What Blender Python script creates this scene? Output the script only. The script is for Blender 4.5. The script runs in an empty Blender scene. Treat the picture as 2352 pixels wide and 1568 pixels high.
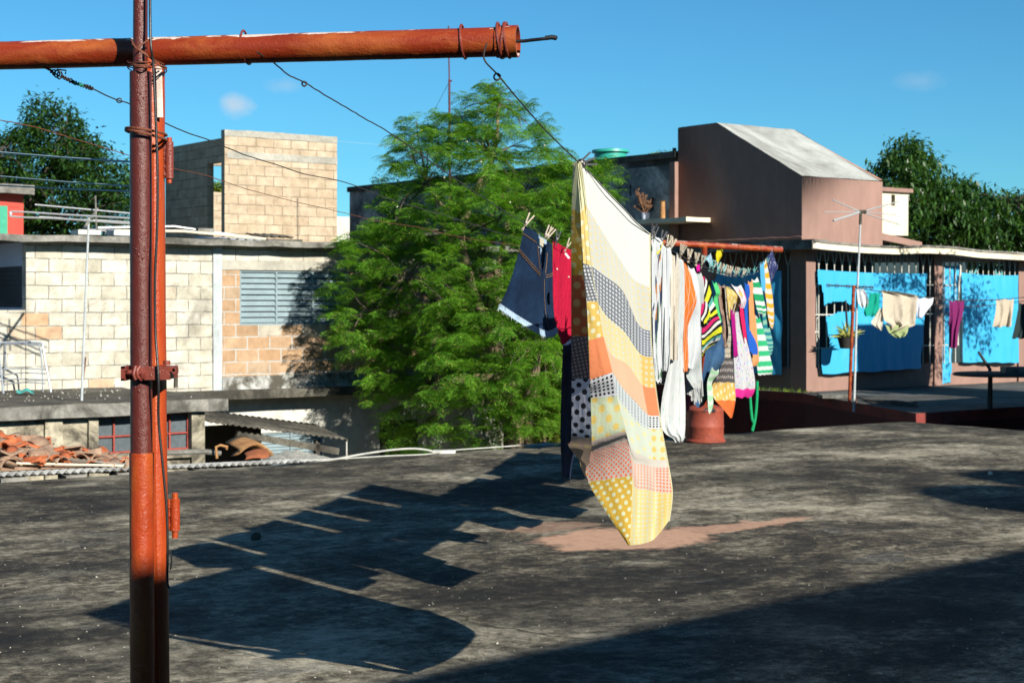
import bpy, math, random
import numpy as np
from mathutils import Vector, Matrix, noise as mnoise
R = math.radians
random.seed(7)
SC = bpy.context.scene
COL = SC.collection

# ------------------------------------------------------------------ camera
F, CX, HY, EYE = 3690.0, 1176.0, 693.0, 1.6        # focal length and principal point of the photograph (2352 px wide)
cam_d = bpy.data.cameras.new('camera'); cam = bpy.data.objects.new('camera', cam_d); COL.objects.link(cam)
cam_d.sensor_width = 22.3; cam_d.lens = 34.985
cam.location = (0, 0, EYE); cam.rotation_euler = (R(90), 0, 0)
cam_d.shift_y = -(784 - HY) / 2352
cam_d.clip_end = 3000; cam_d.clip_start = 0.05
cam_d.dof.use_dof = True; cam_d.dof.focus_distance = 4.9; cam_d.dof.aperture_fstop = 7.5
SC.camera = cam
# ------------------------------------------------------------------ light
SUN_EL = 27.2
SUN_H = Vector((0.6025, -0.798)).normalized()          # horizontal direction towards the sun
w = bpy.data.worlds.new('World'); SC.world = w; w.use_nodes = True
nt = w.node_tree; nt.nodes.clear()
wo = nt.nodes.new('ShaderNodeOutputWorld'); bg = nt.nodes.new('ShaderNodeBackground')
sky = nt.nodes.new('ShaderNodeTexSky'); sky.sky_type = 'NISHITA'; sky.sun_disc = False
sky.sun_elevation = R(SUN_EL); sky.sun_rotation = math.atan2(SUN_H.x, SUN_H.y)
sky.air_density = 1.0; sky.dust_density = 0.0; sky.ozone_density = 3.0; sky.altitude = 400
mul = nt.nodes.new('ShaderNodeMix'); mul.data_type = 'RGBA'; mul.blend_type = 'MULTIPLY'
mul.inputs[0].default_value = 1.0; mul.inputs[7].default_value = (0.36, 0.88, 1.10, 1)
nt.links.new(sky.outputs[0], mul.inputs[6]); 
# three faint small clouds, placed by sky direction
def wn(t_, ins=None, **pr):
    nd = nt.nodes.new('ShaderNode' + t_)
    for k, v in pr.items(): setattr(nd, k, v)
    for k, v in (ins or {}).items():
        if isinstance(v, bpy.types.NodeSocket): nt.links.new(v, nd.inputs[k])
        else: nd.inputs[k].default_value = v
    return nd.outputs[0]
tcw = nt.nodes.new('ShaderNodeTexCoord'); spx = nt.nodes.new('ShaderNodeSeparateXYZ'); nt.links.new(tcw.outputs['Generated'], spx.inputs[0])
az = wn('Math', {0: spx.outputs[0], 1: spx.outputs[1]}, operation='ARCTAN2'); el = wn('Math', {0: spx.outputs[2]}, operation='ARCSINE')
cn = wn('TexNoise', {'Vector': tcw.outputs['Generated'], 'Scale': 60.0, 'Detail': 6.0, 'Roughness': 0.6})
cl = None
for (px, py, wx, wy_, op) in ((540, 247, .0125, .0085, .62), (655, 203, .013, .005, .22), (2110, 203, .016, .007, .16)):
    a_ = wn('Math', {0: wn('Math', {0: az, 1: math.atan((px - CX) / F)}, operation='SUBTRACT'), 1: wx}, operation='DIVIDE')
    b_ = wn('Math', {0: wn('Math', {0: el, 1: math.atan((HY - py) / F)}, operation='SUBTRACT'), 1: wy_}, operation='DIVIDE')
    d_ = wn('Math', {0: wn('Math', {0: a_, 1: a_}, operation='MULTIPLY'), 1: wn('Math', {0: b_, 1: b_}, operation='MULTIPLY')}, operation='ADD')
    m_ = wn('MapRange', {0: wn('Math', {0: wn('Math', {0: d_}, operation='SQRT'), 1: wn('Math', {0: cn, 1: -1.6}, operation='MULTIPLY')}, operation='ADD'), 1: -0.75, 2: 0.25, 3: op, 4: 0.0})
    cl = m_ if cl is None else wn('Math', {0: cl, 1: m_}, operation='MAXIMUM')
cmix = nt.nodes.new('ShaderNodeMix'); cmix.data_type = 'RGBA'; nt.links.new(cl, cmix.inputs[0]); nt.links.new(mul.outputs[2], cmix.inputs[6]); cmix.inputs[7].default_value = (6.5, 7.0, 7.6, 1)
nt.links.new(cmix.outputs[2], bg.inputs[0])
bg.inputs[1].default_value = 0.05
nt.links.new(bg.outputs[0], wo.inputs[0])
sd = bpy.data.lights.new('sun', 'SUN'); so = bpy.data.objects.new('sun', sd); COL.objects.link(so)
sd.energy = 5.0; sd.angle = R(0.5); sd.color = (1.0, 0.945, 0.85)
tow = Vector((SUN_H.x * math.cos(R(SUN_EL)), SUN_H.y * math.cos(R(SUN_EL)), math.sin(R(SUN_EL))))
so.rotation_euler = tow.to_track_quat('Z', 'Y').to_euler()
so.location = (8, -8, 12)
SC.view_settings.view_transform = 'Standard'; SC.view_settings.look = 'None'
SC.view_settings.exposure = 1.06; SC.view_settings.gamma = 1.0

# ------------------------------------------------------------------ projection helpers
def at(x, y, Y): return Vector(((x - CX) / F * Y, Y, EYE - (y - HY) / F * Y))
def gz(x, y, z=0.0):
    Y = (EYE - z) * F / (y - HY); return Vector(((x - CX) / F * Y, Y, z))
TH = math.atan2(0.6, 0.8)
def G(a, b, z=0.0): return Vector((0.8 * a - 0.6 * b, 0.6 * a + 0.8 * b, z))
def toG(p): return (0.8 * p[0] + 0.6 * p[1], -0.6 * p[0] + 0.8 * p[1], p[2])
def pb(x, y, b):                                   # pixel on a facade plane b = const -> (a, z)
    rx = (x - CX) / F; Y = b / (0.8 - 0.6 * rx); return (Y * (0.8 * rx + 0.6), EYE - (y - HY) / F * Y)
def pa(x, y, a):                                   # pixel on a facade plane a = const -> (b, z)
    rx = (x - CX) / F; Y = a / (0.8 * rx + 0.6); return (Y * (0.8 - 0.6 * rx), EYE - (y - HY) / F * Y)

# ------------------------------------------------------------------ objects
FR = {}
def tag(o, label=None, cat=None, group=None, kind=None):
    if label: o['label'] = label
    if cat: o['category'] = cat
    if group: o['group'] = group
    if kind: o['kind'] = kind
    return o
def thing(name, label, cat, loc=(0, 0, 0), rot=0.0, group=None, kind=None):
    o = bpy.data.objects.new(name, None); COL.objects.link(o); o.empty_display_size = 0.2
    o.location = loc; o.rotation_euler = (0, 0, rot); FR[o.name] = (Vector(loc), rot)
    return tag(o, label, cat, group, kind)
class MB:
    """collects faces in world space (or in the street grid when grid=True); build() makes one mesh object"""
    def __init__(s, grid=False): s.v = []; s.f = []; s.m = []; s.sm = []; s.uv = []; s.grid = grid
    def face(s, pts, mi=0, smooth=False, uv=None):
        pts = [Vector(p) for p in pts]
        n0 = len(s.v)
        if uv is None:
            n = (pts[1] - pts[0]).cross(pts[-1] - pts[0])
            ax, ay, az = abs(n.x), abs(n.y), abs(n.z)
            if az >= ax and az >= ay: uv = [(p.x, p.y) for p in pts]
            elif ay >= ax: uv = [(p.x, p.z) for p in pts]
            else: uv = [(p.y, p.z) for p in pts]
        for p in pts: s.v.append(G(*p) if s.grid else p)
        s.f.append(tuple(range(n0, n0 + len(pts)))); s.m.append(mi); s.sm.append(smooth); s.uv.extend(uv)
    def box(s, x0, x1, y0, y1, z0, z1, mi=0, M=None):
        c = [Vector((x, y, z)) for z in (z0, z1) for y in (y0, y1) for x in (x0, x1)]
        if M is not None: c = [M @ p for p in c]
        for q in ((0, 2, 3, 1), (4, 5, 7, 6), (0, 1, 5, 4), (2, 6, 7, 3), (0, 4, 6, 2), (1, 3, 7, 5)):
            s.face([c[i] for i in q], mi)
    def rbox(s, x0, x1, y0, y1, z0, z1, seg=0.35, amp=0.012, mi=0, seed=0):
        """box with subdivided, slightly uneven faces"""
        def jit(p):
            v = mnoise.noise_vector(Vector(p) * 1.7 + Vector((seed, 0, 0))) * amp + mnoise.noise_vector(Vector(p) * 7.0 + Vector((0, seed, 0))) * amp * .6
            return Vector(p) + v
        nx = max(1, min(60, int((x1 - x0) / seg))); ny = max(1, min(40, int((y1 - y0) / seg))); nz = max(1, min(20, int((z1 - z0) / seg)))
        X = [x0 + (x1 - x0) * i / nx for i in range(nx + 1)]; Y = [y0 + (y1 - y0) * i / ny for i in range(ny + 1)]; Z = [z0 + (z1 - z0) * i / nz for i in range(nz + 1)]
        for i in range(nx):
            for j in range(ny):
                for z, fl in ((z0, 1), (z1, 0)):
                    q = [(X[i], Y[j], z), (X[i + 1], Y[j], z), (X[i + 1], Y[j + 1], z), (X[i], Y[j + 1], z)]
                    if fl: q.reverse()
                    s.face([jit(p) for p in q], mi)
            for k in range(nz):
                for y, fl in ((y0, 0), (y1, 1)):
                    q = [(X[i], y, Z[k]), (X[i + 1], y, Z[k]), (X[i + 1], y, Z[k + 1]), (X[i], y, Z[k + 1])]
                    if fl: q.reverse()
                    s.face([jit(p) for p in q], mi)
        for j in range(ny):
            for k in range(nz):
                for x, fl in ((x0, 1), (x1, 0)):
                    q = [(x, Y[j], Z[k]), (x, Y[j + 1], Z[k]), (x, Y[j + 1], Z[k + 1]), (x, Y[j], Z[k + 1])]
                    if fl: q.reverse()
                    s.face([jit(p) for p in q], mi)
    def wall_b(s, a0, a1, z0, z1, b0, b1, holes=(), mi=0, mi_rev=None):
        """wall slab facing -b, spanning a0..a1, z0..z1, with rectangular holes (a,a,z,z)"""
        xs = sorted({a0, a1} | {v for h in holes for v in h[:2] if a0 < v < a1}); zs = sorted({z0, z1} | {v for h in holes for v in h[2:] if z0 < v < z1})
        inh = lambda x, z: any(h[0] < x < h[1] and h[2] < z < h[3] for h in holes)
        for i in range(len(xs) - 1):
            for j in range(len(zs) - 1):
                xa, xb, za, zb = xs[i], xs[i + 1], zs[j], zs[j + 1]
                if inh((xa + xb) / 2, (za + zb) / 2): continue
                s.face([(xa, b0, za), (xb, b0, za), (xb, b0, zb), (xa, b0, zb)], mi)
                s.face([(xb, b1, za), (xa, b1, za), (xa, b1, zb), (xb, b1, zb)], mi)
        for x, fl in ((a0, 1), (a1, 0)):
            q = [(x, b0, z0), (x, b1, z0), (x, b1, z1), (x, b0, z1)]
            s.face(q[::-1] if fl else q, mi)
        s.face([(a0, b0, z1), (a1, b0, z1), (a1, b1, z1), (a0, b1, z1)], mi); s.face([(a0, b1, z0), (a1, b1, z0), (a1, b0, z0), (a0, b0, z0)], mi)
        r = mi if mi_rev is None else mi_rev
        for h in holes:
            x0, x1, h0, h1 = max(h[0], a0), min(h[1], a1), max(h[2], z0), min(h[3], z1)
            s.face([(x0, b0, h0), (x0, b1, h0), (x0, b1, h1), (x0, b0, h1)], r); s.face([(x1, b1, h0), (x1, b0, h0), (x1, b0, h1), (x1, b1, h1)], r)
            s.face([(x0, b0, h0), (x1, b0, h0), (x1, b1, h0), (x0, b1, h0)], r); s.face([(x0, b1, h1), (x1, b1, h1), (x1, b0, h1), (x0, b0, h1)], r)
    def wall_a(s, b0, b1, z0, z1, a0, a1, holes=(), mi=0):
        t = MB(); t.wall_b(b0, b1, z0, z1, a0, a1, holes, mi)
        for f, m in zip(t.f, t.m): s.face([(t.v[i].y, t.v[i].x, t.v[i].z) for i in reversed(f)], m)
    def tube(s, path, r, n=8, mi=0, caps=True, smooth=True):
        P = [Vector(p) for p in path]
        if not isinstance(r, (list, tuple)): r = [r] * len(P)
        rings = []; up = None
        for i, p in enumerate(P):
            d = (P[min(i + 1, len(P) - 1)] - P[max(i - 1, 0)])
            if d.length < 1e-9: d = Vector((0, 0, 1))
            d.normalize()
            if up is None: up = d.orthogonal().normalized()
            else:
                up = up - d * up.dot(d)
                up = up.normalized() if up.length > 1e-6 else d.orthogonal().normalized()
            sd_ = d.cross(up)
            rings.append([p + (up * math.cos(2 * math.pi * k / n) + sd_ * math.sin(2 * math.pi * k / n)) * r[i] for k in range(n)])
        L = 0.0
        for i in range(len(P) - 1):
            L2 = L + (P[i + 1] - P[i]).length
            for k in range(n):
                k2 = (k + 1) % n
                s.face([rings[i][k], rings[i][k2], rings[i + 1][k2], rings[i + 1][k]], mi, smooth,
                       [(k / n, L), ((k + 1) / n, L), ((k + 1) / n, L2), (k / n, L2)])
            L = L2
        if caps:
            s.face(rings[0][::-1], mi); s.face(rings[-1], mi)
    def grid_fn(s, fn, nu, nv, mi=0, smooth=True, uvfn=None):
        P = [[Vector(fn(i / nu, j / nv)) for i in range(nu + 1)] for j in range(nv + 1)]
        for j in range(nv):
            for i in range(nu):
                uv = [(uvfn(a / nu, b / nv)) for a, b in ((i, j), (i + 1, j), (i + 1, j + 1), (i, j + 1))] if uvfn else None
                m_ = mi(i / nu, j / nv) if callable(mi) else mi
                s.face([P[j][i], P[j][i + 1], P[j + 1][i + 1], P[j + 1][i]], m_, smooth, uv)
    def lathe(s, c, prof, n=24, mi=0, smooth=True, a0=0, a1=2 * math.pi):
        for i in range(len(prof) - 1):
            for k in range(n):
                t0 = a0 + (a1 - a0) * k / n; t1 = a0 + (a1 - a0) * (k + 1) / n
                q = [Vector((c[0] + prof[j][0] * math.cos(t), c[1] + prof[j][0] * math.sin(t), c[2] + prof[j][1])) for j, t in ((i, t0), (i, t1), (i + 1, t1), (i + 1, t0))]
                s.face(q, mi, smooth, [(t0, prof[i][1]), (t1, prof[i][1]), (t1, prof[i + 1][1]), (t0, prof[i + 1][1])])
    def build(s, name, mats, parent=None, label=None, cat=None, group=None, kind=None, origin=None, rot=None, weld=True, solid=None):
        me = bpy.data.meshes.new(name)
        if parent is not None: fr = FR.get(parent.name, (Vector((0, 0, 0)), 0.0))
        else:
            if origin is None:
                xs = [p.x for p in s.v]; ys = [p.y for p in s.v]; origin = ((min(xs) + max(xs)) / 2, (min(ys) + max(ys)) / 2, min(p.z for p in s.v))
            if rot is None: rot = TH if s.grid else 0.0
            fr = (Vector(origin), rot)
        Mi = (Matrix.Translation(fr[0]) @ Matrix.Rotation(fr[1], 4, 'Z')).inverted()
        me.from_pydata([Mi @ p for p in s.v], [], s.f)
        if not isinstance(mats, (list, tuple)): mats = [mats]
        for m in mats: me.materials.append(m)
        me.polygons.foreach_set('material_index', s.m); me.polygons.foreach_set('use_smooth', s.sm)
        uvl = me.uv_layers.new(name='UVMap'); uvl.data.foreach_set('uv', [c for t in s.uv for c in t])
        if weld:
            import bmesh
            bm = bmesh.new(); bm.from_mesh(me); bmesh.ops.remove_doubles(bm, verts=bm.verts, dist=1e-5)
            bm.to_mesh(me); bm.free()
        me.set_sharp_from_angle(angle=R(48))
        o = bpy.data.objects.new(name, me); COL.objects.link(o)
        if parent is not None: o.parent = parent; FR[o.name] = fr
        else:
            o.location = fr[0]; o.rotation_euler = (0, 0, fr[1]); FR[o.name] = fr
        if solid:
            md = o.modifiers.new('thickness', 'SOLIDIFY'); md.thickness = solid; md.offset = 0
        return tag(o, label, cat, group, kind)
def copy_tree(o, loc=None, rot=None, parent=None):
    c = o.copy(); COL.objects.link(c)
    if parent is not None: c.parent = parent
    if loc is not None: c.location = loc
    if rot is not None: c.rotation_euler = rot
    for ch in [x for x in COL.objects if x.parent == o]: copy_tree(ch, parent=c)
    return c
def spline(pts, n=8):
    """Catmull-Rom through 2-D or 3-D points"""
    P = [Vector(p) for p in pts]; out = []
    for i in range(len(P) - 1):
        p0, p1, p2, p3 = P[max(i - 1, 0)], P[i], P[i + 1], P[min(i + 2, len(P) - 1)]
        for k in range(n):
            t = k / n
            out.append(0.5 * ((2 * p1) + (p2 - p0) * t + (2 * p0 - 5 * p1 + 4 * p2 - p3) * t * t + (3 * p1 - p0 - 3 * p2 + p3) * t ** 3))
    out.append(P[-1]); return out
def pl(pts, t):
    """point at fraction t of a polyline (even spacing of its corners)"""
    t = min(max(t, 0), 1) * (len(pts) - 1); i = min(int(t), len(pts) - 2); f = t - i
    return tuple(pts[i][k] * (1 - f) + pts[i + 1][k] * f for k in range(len(pts[0])))

# ------------------------------------------------------------------ materials
ALB = 0.84                                          # all albedos sit a little lower: the exposure is higher instead
class NT:
    def __init__(s, name):
        s.m = bpy.data.materials.new(name); s.m.use_nodes = True; s.t = s.m.node_tree; s.t.nodes.clear()
        s.out = s.t.nodes.new('ShaderNodeOutputMaterial')
    def n(s, typ, ins=None, **props):
        nd = s.t.nodes.new('ShaderNode' + typ)
        for k, v in props.items(): setattr(nd, k, v)
        for k, v in (ins or {}).items():
            if hasattr(v, 'links') or isinstance(v, bpy.types.NodeSocket): s.t.links.new(v, nd.inputs[k])
            else:
                if isinstance(v, tuple) and len(v) == 3 and nd.inputs[k].type == 'RGBA': v = (*v, 1)
                nd.inputs[k].default_value = v
        return nd
    def coord(s, kind='Object', scale=(1, 1, 1), loc=(0, 0, 0), rot=(0, 0, 0)):
        tc = s.n('TexCoord'); mp = s.n('Mapping', {0: tc.outputs[kind], 1: loc, 2: rot, 3: scale}); return mp.outputs[0]
    def noise(s, co, scale=1, detail=4, rough=0.6, dist=0.0): return s.n('TexNoise', {'Vector': co, 'Scale': scale, 'Detail': detail, 'Roughness': rough, 'Distortion': dist}).outputs[0]
    def ramp(s, f, stops, interp='LINEAR'):
        r = s.n('ValToRGB', {0: f}); cr = r.color_ramp; cr.interpolation = interp
        while len(cr.elements) > 1: cr.elements.remove(cr.elements[0])
        cr.elements[0].position = stops[0][0]; c = stops[0][1]; cr.elements[0].color = (c, c, c, 1) if not isinstance(c, tuple) else (*c, 1)
        for p, c in stops[1:]:
            e = cr.elements.new(p); e.color = (c, c, c, 1) if not isinstance(c, tuple) else (*c, 1)
        return r.outputs[0]
    def mix(s, f, a, b, mode='MIX'):
        nd = s.n('Mix', data_type='RGBA', blend_type=mode)
        for k, v in ((0, f), (6, a), (7, b)):
            if isinstance(v, bpy.types.NodeSocket): s.t.links.new(v, nd.inputs[k])
            else: nd.inputs[k].default_value = (*v, 1) if isinstance(v, tuple) else (v if k == 0 else (v, v, v, 1))
        return nd.outputs[2]
    def math(s, op, a, b=0.0, c=0.0):
        nd = s.n('Math', operation=op)
        for k, v in ((0, a), (1, b), (2, c)):
            if isinstance(v, bpy.types.NodeSocket): s.t.links.new(v, nd.inputs[k])
            else: nd.inputs[k].default_value = v
        return nd.outputs[0]
    def sep(s, v): return s.n('SeparateXYZ', {0: v}).outputs
    def bump(s, h, strength=0.3, dist=0.02, normal=None):
        ins = {'Strength': strength, 'Distance': dist, 'Height': h}
        if normal: ins['Normal'] = normal
        return s.n('Bump', ins).outputs[0]
    def pbr(s, col, rough=0.8, normal=None, metal=0.0, spec=0.3, transl=None, coat=0.0, alpha=None):
        col = s.mix(1.0, col, (ALB,) * 3, 'MULTIPLY')
        if transl: transl = (transl[0], s.mix(1.0, transl[1], (ALB,) * 3, 'MULTIPLY'))
        ins = {'Base Color': col, 'Roughness': rough, 'Metallic': metal, 'Specular IOR Level': spec, 'Coat Weight': coat}
        if normal: ins['Normal'] = normal
        if alpha is not None: ins['Alpha'] = alpha
        p = s.n('BsdfPrincipled', ins).outputs[0]
        if transl:
            ti = {'Color': transl[1]}
            if normal: ti['Normal'] = normal
            t_ = s.n('BsdfTranslucent', ti).outputs[0]
            p = s.n('MixShader', {0: transl[0], 1: p, 2: t_}).outputs[0]
        s.t.links.new(p, s.out.inputs[0]); return s.m
def sc3(c, k): return tuple(min(1, x * k) for x in c)
def m_basic(name, col, rough=0.8, var=0.35, vs=2.0, bump=0.25, bs=30, metal=0.0, spec=0.3, col2=None, stain=0.0, stcol=(0.03, 0.028, 0.022), kind='Object', sv=(1, 1, 1), bd=0.01):
    t = NT(name); co = t.coord(kind, sv)
    n1 = t.noise(co, vs, 6, 0.65); n2 = t.noise(co, vs * 9, 4, 0.6)
    f = t.math('ADD', t.math('MULTIPLY', n1, 0.6), t.math('MULTIPLY', n2, 0.4))
    f = t.ramp(f, [(0.35, 0.0), (0.65, 1.0)])
    c = t.mix(f, sc3(col, 1 - var), col2 or sc3(col, 1 + var * 0.6))
    if stain:
        s_ = t.ramp(t.noise(co, vs * 0.7, 8, 0.72, 0.5), [(0.5 - 0.1 * stain, 0.0), (0.68 - 0.1 * stain, 1.0)])
        c = t.mix(t.math('MULTIPLY', s_, min(1, stain)), c, stcol)
    return t.pbr(c, rough, t.bump(t.noise(co, bs, 4, 0.6), bump, bd), metal, spec)
# ------------------------------------------------------------------ surface materials
def mat_roof():
    t = NT('weathered_roof_cement'); co = t.coord('Object', rot=(0, 0, -TH)); X, Y_, Z = t.sep(co)
    # broad blotches, algae, streaks, grit
    wv = t.n('Mapping', {0: co, 3: (0.75, 1.0, 1)}).outputs[0]
    n0 = t.noise(wv, 0.5, 4, 0.6, 0.5); n1 = t.noise(wv, 2.6, 9, 0.78, 0.35); n2 = t.noise(co, 13, 8, 0.8); n3 = t.noise(co, 75, 4, 0.75)
    f = t.math('ADD', t.math('MULTIPLY', n0, 0.30), t.math('ADD', t.math('MULTIPLY', n1, 0.40), t.math('MULTIPLY', n2, 0.34)))
    c = t.ramp(f, [(0.43, (0.013, 0.012, 0.010)), (0.475, (0.034, 0.031, 0.024)), (0.51, (0.090, 0.077, 0.053)), (0.545, (0.20, 0.180, 0.130)), (0.59, (0.39, 0.355, 0.262)), (0.66, (0.58, 0.54, 0.42))])
    brn = t.ramp(t.noise(co, 3.7, 8, 0.8, 0.5), [(0.52, 0.0), (0.70, 1.0)])
    c = t.mix(t.math('MULTIPLY', brn, 0.32), c, (0.045, 0.030, 0.020))
    gr = t.ramp(t.noise(t.n('Mapping', {0: co, 1: (7, 3, 0), 3: (0.6, 1.2, 1)}).outputs[0], 1.6, 9, 0.82, 0.5), [(0.55, 0.0), (0.64, 1.0)])
    c = t.mix(t.math('MULTIPLY', gr, 0.38), c, (0.17, 0.175, 0.17))
    c = t.mix(t.math('MULTIPLY', t.ramp(n3, [(0.35, 1.0), (0.55, 0.0)]), 0.4), c, (0.02, 0.018, 0.015))
    c = t.mix(t.math('MULTIPLY', t.ramp(n3, [(0.58, 0.0), (0.70, 1.0)]), 0.55), c, (0.36, 0.32, 0.24))
    # hairline cracks
    cw_ = t.n('VectorMath', {0: co, 1: t.n('VectorMath', {0: t.n('TexNoise', {'Vector': co, 'Scale': 1.6, 'Detail': 5.0}).outputs['Color'], 'Scale': 0.7}, operation='SCALE').outputs[0]}, operation='ADD').outputs[0]
    ck = t.n('TexVoronoi', {'Vector': cw_, 'Scale': 0.42}, feature='DISTANCE_TO_EDGE').outputs['Distance']
    ckm = t.math('MULTIPLY', t.ramp(ck, [(0.0, 1.0), (0.006, 0.0)]), t.ramp(t.noise(co, 0.9, 3), [(0.45, 0.0), (0.55, 0.85)]))
    c = t.mix(ckm, c, (0.012, 0.011, 0.009))
    # pale lime specks
    vo = t.n('TexVoronoi', {'Vector': co, 'Scale': 7.0}); sp = t.math('LESS_THAN', vo.outputs['Distance'], 0.045)
    c = t.mix(t.math('MULTIPLY', sp, 0.8), c, (0.42, 0.41, 0.37))
    vo2 = t.n('TexVoronoi', {'Vector': co, 'Scale': 19.0}); sp2 = t.math('LESS_THAN', vo2.outputs['Distance'], 0.07)
    c = t.mix(t.math('MULTIPLY', sp2, t.ramp(n1, [(0.45, 0.0), (0.6, 0.9)])), c, (0.24, 0.22, 0.18))
    # pink cement repair with a ragged edge and a tail (a patch that is really there)
    wx = t.math('ADD', X, t.math('MULTIPLY', t.math('SUBTRACT', t.noise(co, 3.0, 6, 0.7), 0.5), 1.0))
    wy = t.math('ADD', Y_, t.math('MULTIPLY', t.math('SUBTRACT', t.noise(t.n('Mapping', {0: co, 1: (5, 5, 5)}).outputs[0], 3.0, 6, 0.7), 0.5), 0.55))
    def ell(px, py, rx_, ry_, rot):
        g = toG(gz(px, py)); a, b = g[0], g[1]
        co2 = t.n('CombineXYZ', {0: t.math('SUBTRACT', wx, a), 1: t.math('SUBTRACT', wy, b), 2: 0.0}).outputs[0]
        mp = t.n('Mapping', {0: t.n('VectorRotate', {'Vector': co2, 'Angle': rot}, rotation_type='Z_AXIS').outputs[0], 3: (1 / rx_, 1 / ry_, 1)}).outputs[0]
        ln = t.n('VectorMath', {0: mp}, operation='LENGTH').outputs['Value']
        return t.ramp(ln, [(0.80, 1.0), (1.02, 0.0)])
    m1 = ell(1445, 1236, 0.66, 0.52, 0.0); m2 = ell(1640, 1215, 1.15, 0.17, 0.0); m3 = ell(1255, 1208, 0.42, 0.28, 0.0)
    m = t.math('MAXIMUM', m1, t.math('MAXIMUM', t.math('MULTIPLY', m2, 0.8), t.math('MULTIPLY', m3, 0.4)))
    m = t.math('MULTIPLY', m, t.ramp(n2, [(0.30, 0.72), (0.5, 0.95)]))
    pk = t.mix(t.ramp(n2, [(0.3, 0.0), (0.7, 1.0)]), (0.47, 0.27, 0.175), (0.56, 0.35, 0.235))
    c = t.mix(t.math('MULTIPLY', t.ramp(t.noise(t.n('Mapping', {0: co, 1: (3.3, 1.2, 0)}).outputs[0], 0.33, 6, 0.7, 0.6), [(0.47, 0.0), (0.60, 1.0)]), 0.7), c, (0.014, 0.013, 0.011))
    c = t.mix(m, c, pk)
    h = t.math('ADD', t.math('MULTIPLY', n1, 0.6), t.math('ADD', t.math('MULTIPLY', n2, 0.3), t.math('MULTIPLY', n3, 0.12)))
    return t.pbr(c, t.math('ADD', 0.8, t.math('MULTIPLY', m, -0.12)), t.bump(h, 0.6, 0.05), 0, 0.15)
def mat_block(name, stops, mortar, bw=0.42, bh=0.205, ms=0.011, stain=0.35, stc=(0.10, 0.09, 0.07), rough_mortar=0.5, off=(0, 0)):
    t = NT(name); tc = t.n('TexCoord'); uv = t.n('Mapping', {0: tc.outputs['UV'], 1: (off[0], off[1], 0)}).outputs[0]
    wob = t.n('TexNoise', {'Vector': uv, 'Scale': 6.0, 'Detail': 3}).outputs['Color']
    uv2 = t.n('VectorMath', {0: uv, 1: t.n('VectorMath', {0: t.n('VectorMath', {0: wob, 1: (0.5, 0.5, 0.5)}, operation='SUBTRACT').outputs[0], 'Scale': 0.03}, operation='SCALE').outputs[0]}, operation='ADD').outputs[0]
    br = t.n('TexBrick', {'Vector': uv2, 'Color1': (0, 0, 0), 'Color2': (1, 1, 1), 'Mortar': (0.5, 0.5, 0.5), 'Scale': 1.0, 'Mortar Size': ms, 'Mortar Smooth': 0.35, 'Brick Width': bw, 'Row Height': bh}, offset=0.5)
    c = t.ramp(br.outputs['Color'], stops)
    n = t.noise(uv, 4, 6, 0.7); n2 = t.noise(uv, 40, 4, 0.7)
    c = t.mix(t.ramp(n, [(0.35, 0.55), (0.7, 0.0)]), c, (0.30, 0.27, 0.21), 'MULTIPLY')
    c = t.mix(t.math('MULTIPLY', t.ramp(n2, [(0.45, 0.0), (0.8, 1.0)]), 0.3), c, (0.25, 0.22, 0.17))
    mm = t.ramp(t.noise(uv, 3.2, 4, 0.7), [(0.40, 0.25), (0.52, 1.0)])
    c = t.mix(t.math('MULTIPLY', br.outputs['Fac'], mm), c, mortar)
    if stain:
        s_ = t.ramp(t.noise(uv, 1.1, 8, 0.75, 0.6), [(0.54, 0.0), (0.70, 1.0)])
        c = t.mix(t.math('MULTIPLY', s_, stain), c, stc)
    h = t.math('ADD', t.math('MULTIPLY', br.outputs['Fac'], -1.0), t.math('MULTIPLY', n2, 0.4))
    return t.pbr(c, 0.9, t.bump(h, 0.55, 0.012), 0, 0.15)
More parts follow.
